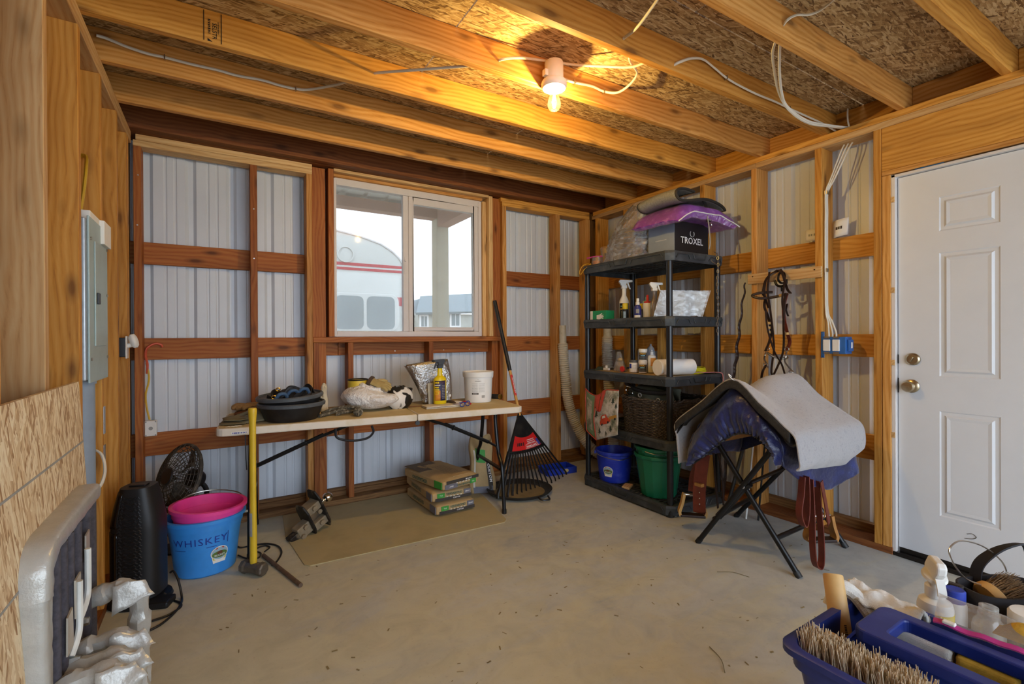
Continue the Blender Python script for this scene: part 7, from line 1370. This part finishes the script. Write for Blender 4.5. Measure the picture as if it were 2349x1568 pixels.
MB().sheet(lambda u, v: V(-.03+.05*v, .0-.08*u, .02+.03*math.sin(PI*v)*math.sin(PI*u)), 8, 8).build('yellow_contents', 'sponge_yellow', t)
t = thing('clear_bottle', 'clear ribbed bottle neck behind the zip bag', 'bottle', (1.488, .345, .4005)); MB().lathe([(0, 0), (.028, 0), (.029, .15), (.026, .165), (.019, .175), (.019, .186), (.017, .188), (.017, .200), (.013, .201)], 26).build('bottle', clear('clear_plastic2', (.96, .96, .95), .35, .1, .4, 'd8d4cc') and 'clear_plastic2', t)
t = thing('blue_cap_bottle', 'small bottle with a round blue cap behind the white sprayer', 'bottle', (1.485, .402, .4005)); MB().lathe([(0, 0), (.022, 0), (.022, .18), (.016, .19), (0, .19)], 22).build('bottle', 'white_plastic', t); MB().lathe([(0, .186), (.019, .186), (.0195, .19), (.0195, .212), (.017, .215), (0, .213)], 22).build('cap', 'ink_blue', t)
t = thing('ointment_tub', 'white tub with a dark orange-edged label at the right edge', 'tub', (1.535, .285, .4005)); MB().lathe([(0, 0), (.036, 0), (.038, .004), (.038, .15), (0, .15)], 30).build('tub_body', plain('tub_label', '20242c', .5), t); MB().lathe([(.0385, .138), (.0387, .138), (.0387, .146), (.0385, .146), (.0385, .138)], 30).build('label_edge', 'label_orange', t); MB().lathe([(0, .15), (.039, .15), (.040, .155), (.040, .192), (.036, .198), (0, .199)], 30).build('lid', 'white_plastic', t); lettering('gel', .016, 'ink_white', t, lambda x, y, d: cyl_fn((0, 0, 0), .0386, -2.5, 0)(x, y+.125, d)) if False else None
t = thing('blue_cap_bottle', 'tall bottle with a bright blue cap at the right edge', 'bottle', (1.60, .262, .4005)); MB().lathe([(0, 0), (.025, 0), (.025, .20), (.018, .215), (0, .215)], 22).build('bottle', 'white_plastic', t); MB().lathe([(0, .21), (.021, .21), (.0215, .214), (.0215, .248), (.019, .251), (0, .25)], 22).build('cap', 'ink_blue', t)
# black tool bag with brushes and wire loop
plain('bag_black', '1d1b20', .8, 0, .25, 30, bump=.3); bg = thing('grooming_bag', 'open black fabric bag of brushes in the lower right corner', 'bag', (1.65, .355, .4005), -.45)
MB().sheet(lambda u, v: V(.10*math.copysign(abs(math.cos(2*PI*u))**.7, math.cos(2*PI*u)), .055*math.copysign(abs(math.sin(2*PI*u))**.7, math.sin(2*PI*u)), .195*v), 36, 6, True).build('bag_wall', 'bag_black', bg, solid=.006); MB().bx((-.09, -.05, 0), (.09, .05, .006)).build('bag_bottom', 'bag_black', bg, smooth=False)
MB().strap(spline([(-.02, .05, .15), (-.02, .045, .22), (.0, .03, .262), (.04, .02, .285), (.09, .02, .285), (.12, .03, .25)], 8), .024, .004, up=(.2, -.9, .3)).build('handle', 'bag_black', bg); MB().strap(spline([(.0, -.06, .12), (.015, -.062, .185), (.05, -.05, .215), (.09, -.03, .20)], 8), .026, .005, up=(.2, -.9, .3)).build('handle', 'bag_black', bg)
t = thing('body_brush', 'round wooden body brush with mixed brown bristles in the bag', 'brush', (1.635, .372, .56)); Mb = Euler((.9, .2, -.9)).to_matrix()
ax_ = V(.78, -.52, .34).normalized(); u1 = ax_.orthogonal().normalized(); u2 = ax_.cross(u1); rd = random.Random(4); mb1 = MB()
MB().lathe([(0, -.012), (.038, -.012), (.042, -.006), (.042, .006), (.038, .010), (0, .010)], 30, M=ax_.to_track_quat('Z', 'Y').to_matrix()).build('brush_back', 'wood_pale_brush', t)
for k in range(900):
    a, r_ = rd.uniform(0, 2*PI), .036*math.sqrt(rd.random()); b_0 = ax_*.008+u1*r_*math.cos(a)+u2*r_*math.sin(a); e_ = b_0*1.0+ax_*rd.uniform(.045, .065)+V(rd.uniform(-.012, .012), rd.uniform(-.012, .012), rd.uniform(-.004, .014)); mb1.tube([b_0, e_], [.0009, .0005], 3, caps=False)
mb1.build('bristles', plain('bristle_mixed', '7d6448', .85, 0, .5, 200, c2='b89a6c'), t, smooth=False, kind='stuff')
t = thing('black_brush', 'black bristled brush poking out left of the black bag', 'brush', (1.545, .425, .50)); MB().bx((0, -.02, 0), (.02, .02, .10)).build('brush_back', 'tote_dark_item', t, smooth=False, bevel=.004); rd = random.Random(9); mb1 = MB()
for k in range(260):
    b_0 = V(0, rd.uniform(-.02, .02), rd.uniform(.03, .10)); mb1.tube([b_0, b_0+V(-rd.uniform(.02, .035), rd.uniform(-.008, .014), rd.uniform(-.008, .012))], [.001, .0006], 3, caps=False)
mb1.build('bristles', 'tote_dark_item', t, smooth=False, kind='stuff')
P = [(1.60, .385, .60), (1.49, .385, .647), (1.405, .385, .708), (1.39, .385, .741), (1.46, .384, .742), (1.587, .38, .702), (1.70, .375, .645), (1.75, .372, .60), (1.71, .36, .56)]; b0_ = V(1.60, .385, .5); tag(MB().tube([p-b0_ for p in spline(P, 10)], .0018, 7).build('wire_loop', 'steel', None, loc=tuple(b0_)), 'thin steel wire loop standing up from the black bag', 'wire')

# loose bits on the slab
m = MB(); rd = random.Random(21)
for k in range(170):
    x, y = rd.uniform(-.2, 2.9), rd.uniform(.7, 2.7); a = rd.uniform(0, PI); l = rd.uniform(.003, .012); w_ = rd.uniform(.0012, .004); c, s_ = math.cos(a), math.sin(a)
    m.add([V(x+c*l-s_*w_, y+s_*l+c*w_, .0012), V(x-c*l-s_*w_, y-s_*l+c*w_, .0012), V(x-c*l+s_*w_, y-s_*l-c*w_, .002), V(x+c*l+s_*w_, y+s_*l-c*w_, .002)], [(0, 1, 2, 3)])
o = m.build('floor_debris', plain('debris', '8a7c58', .9, 0, .4, 40), None, smooth=False); o['kind'] = 'stuff'; o['label'] = 'scattered straw bits and grit on the concrete floor'; o['category'] = 'debris'
for lab, pts in (('thin dry grass blade on the floor before the tote', [(1.55, 1.05, .002), (1.60, 1.10, .004), (1.63, 1.17, .002)]), ('thin grass blade on the floor before the saddle stand', [(2.18, 1.52, .002), (2.24, 1.47, .005), (2.27, 1.40, .002)])):
    b = V(*pts[0]); tag(MB().tube([p-b for p in spline(pts, 5)], .0015, 5).build('grass_blade', 'cloth_olive', None, loc=pts[0]), lab, 'grass')
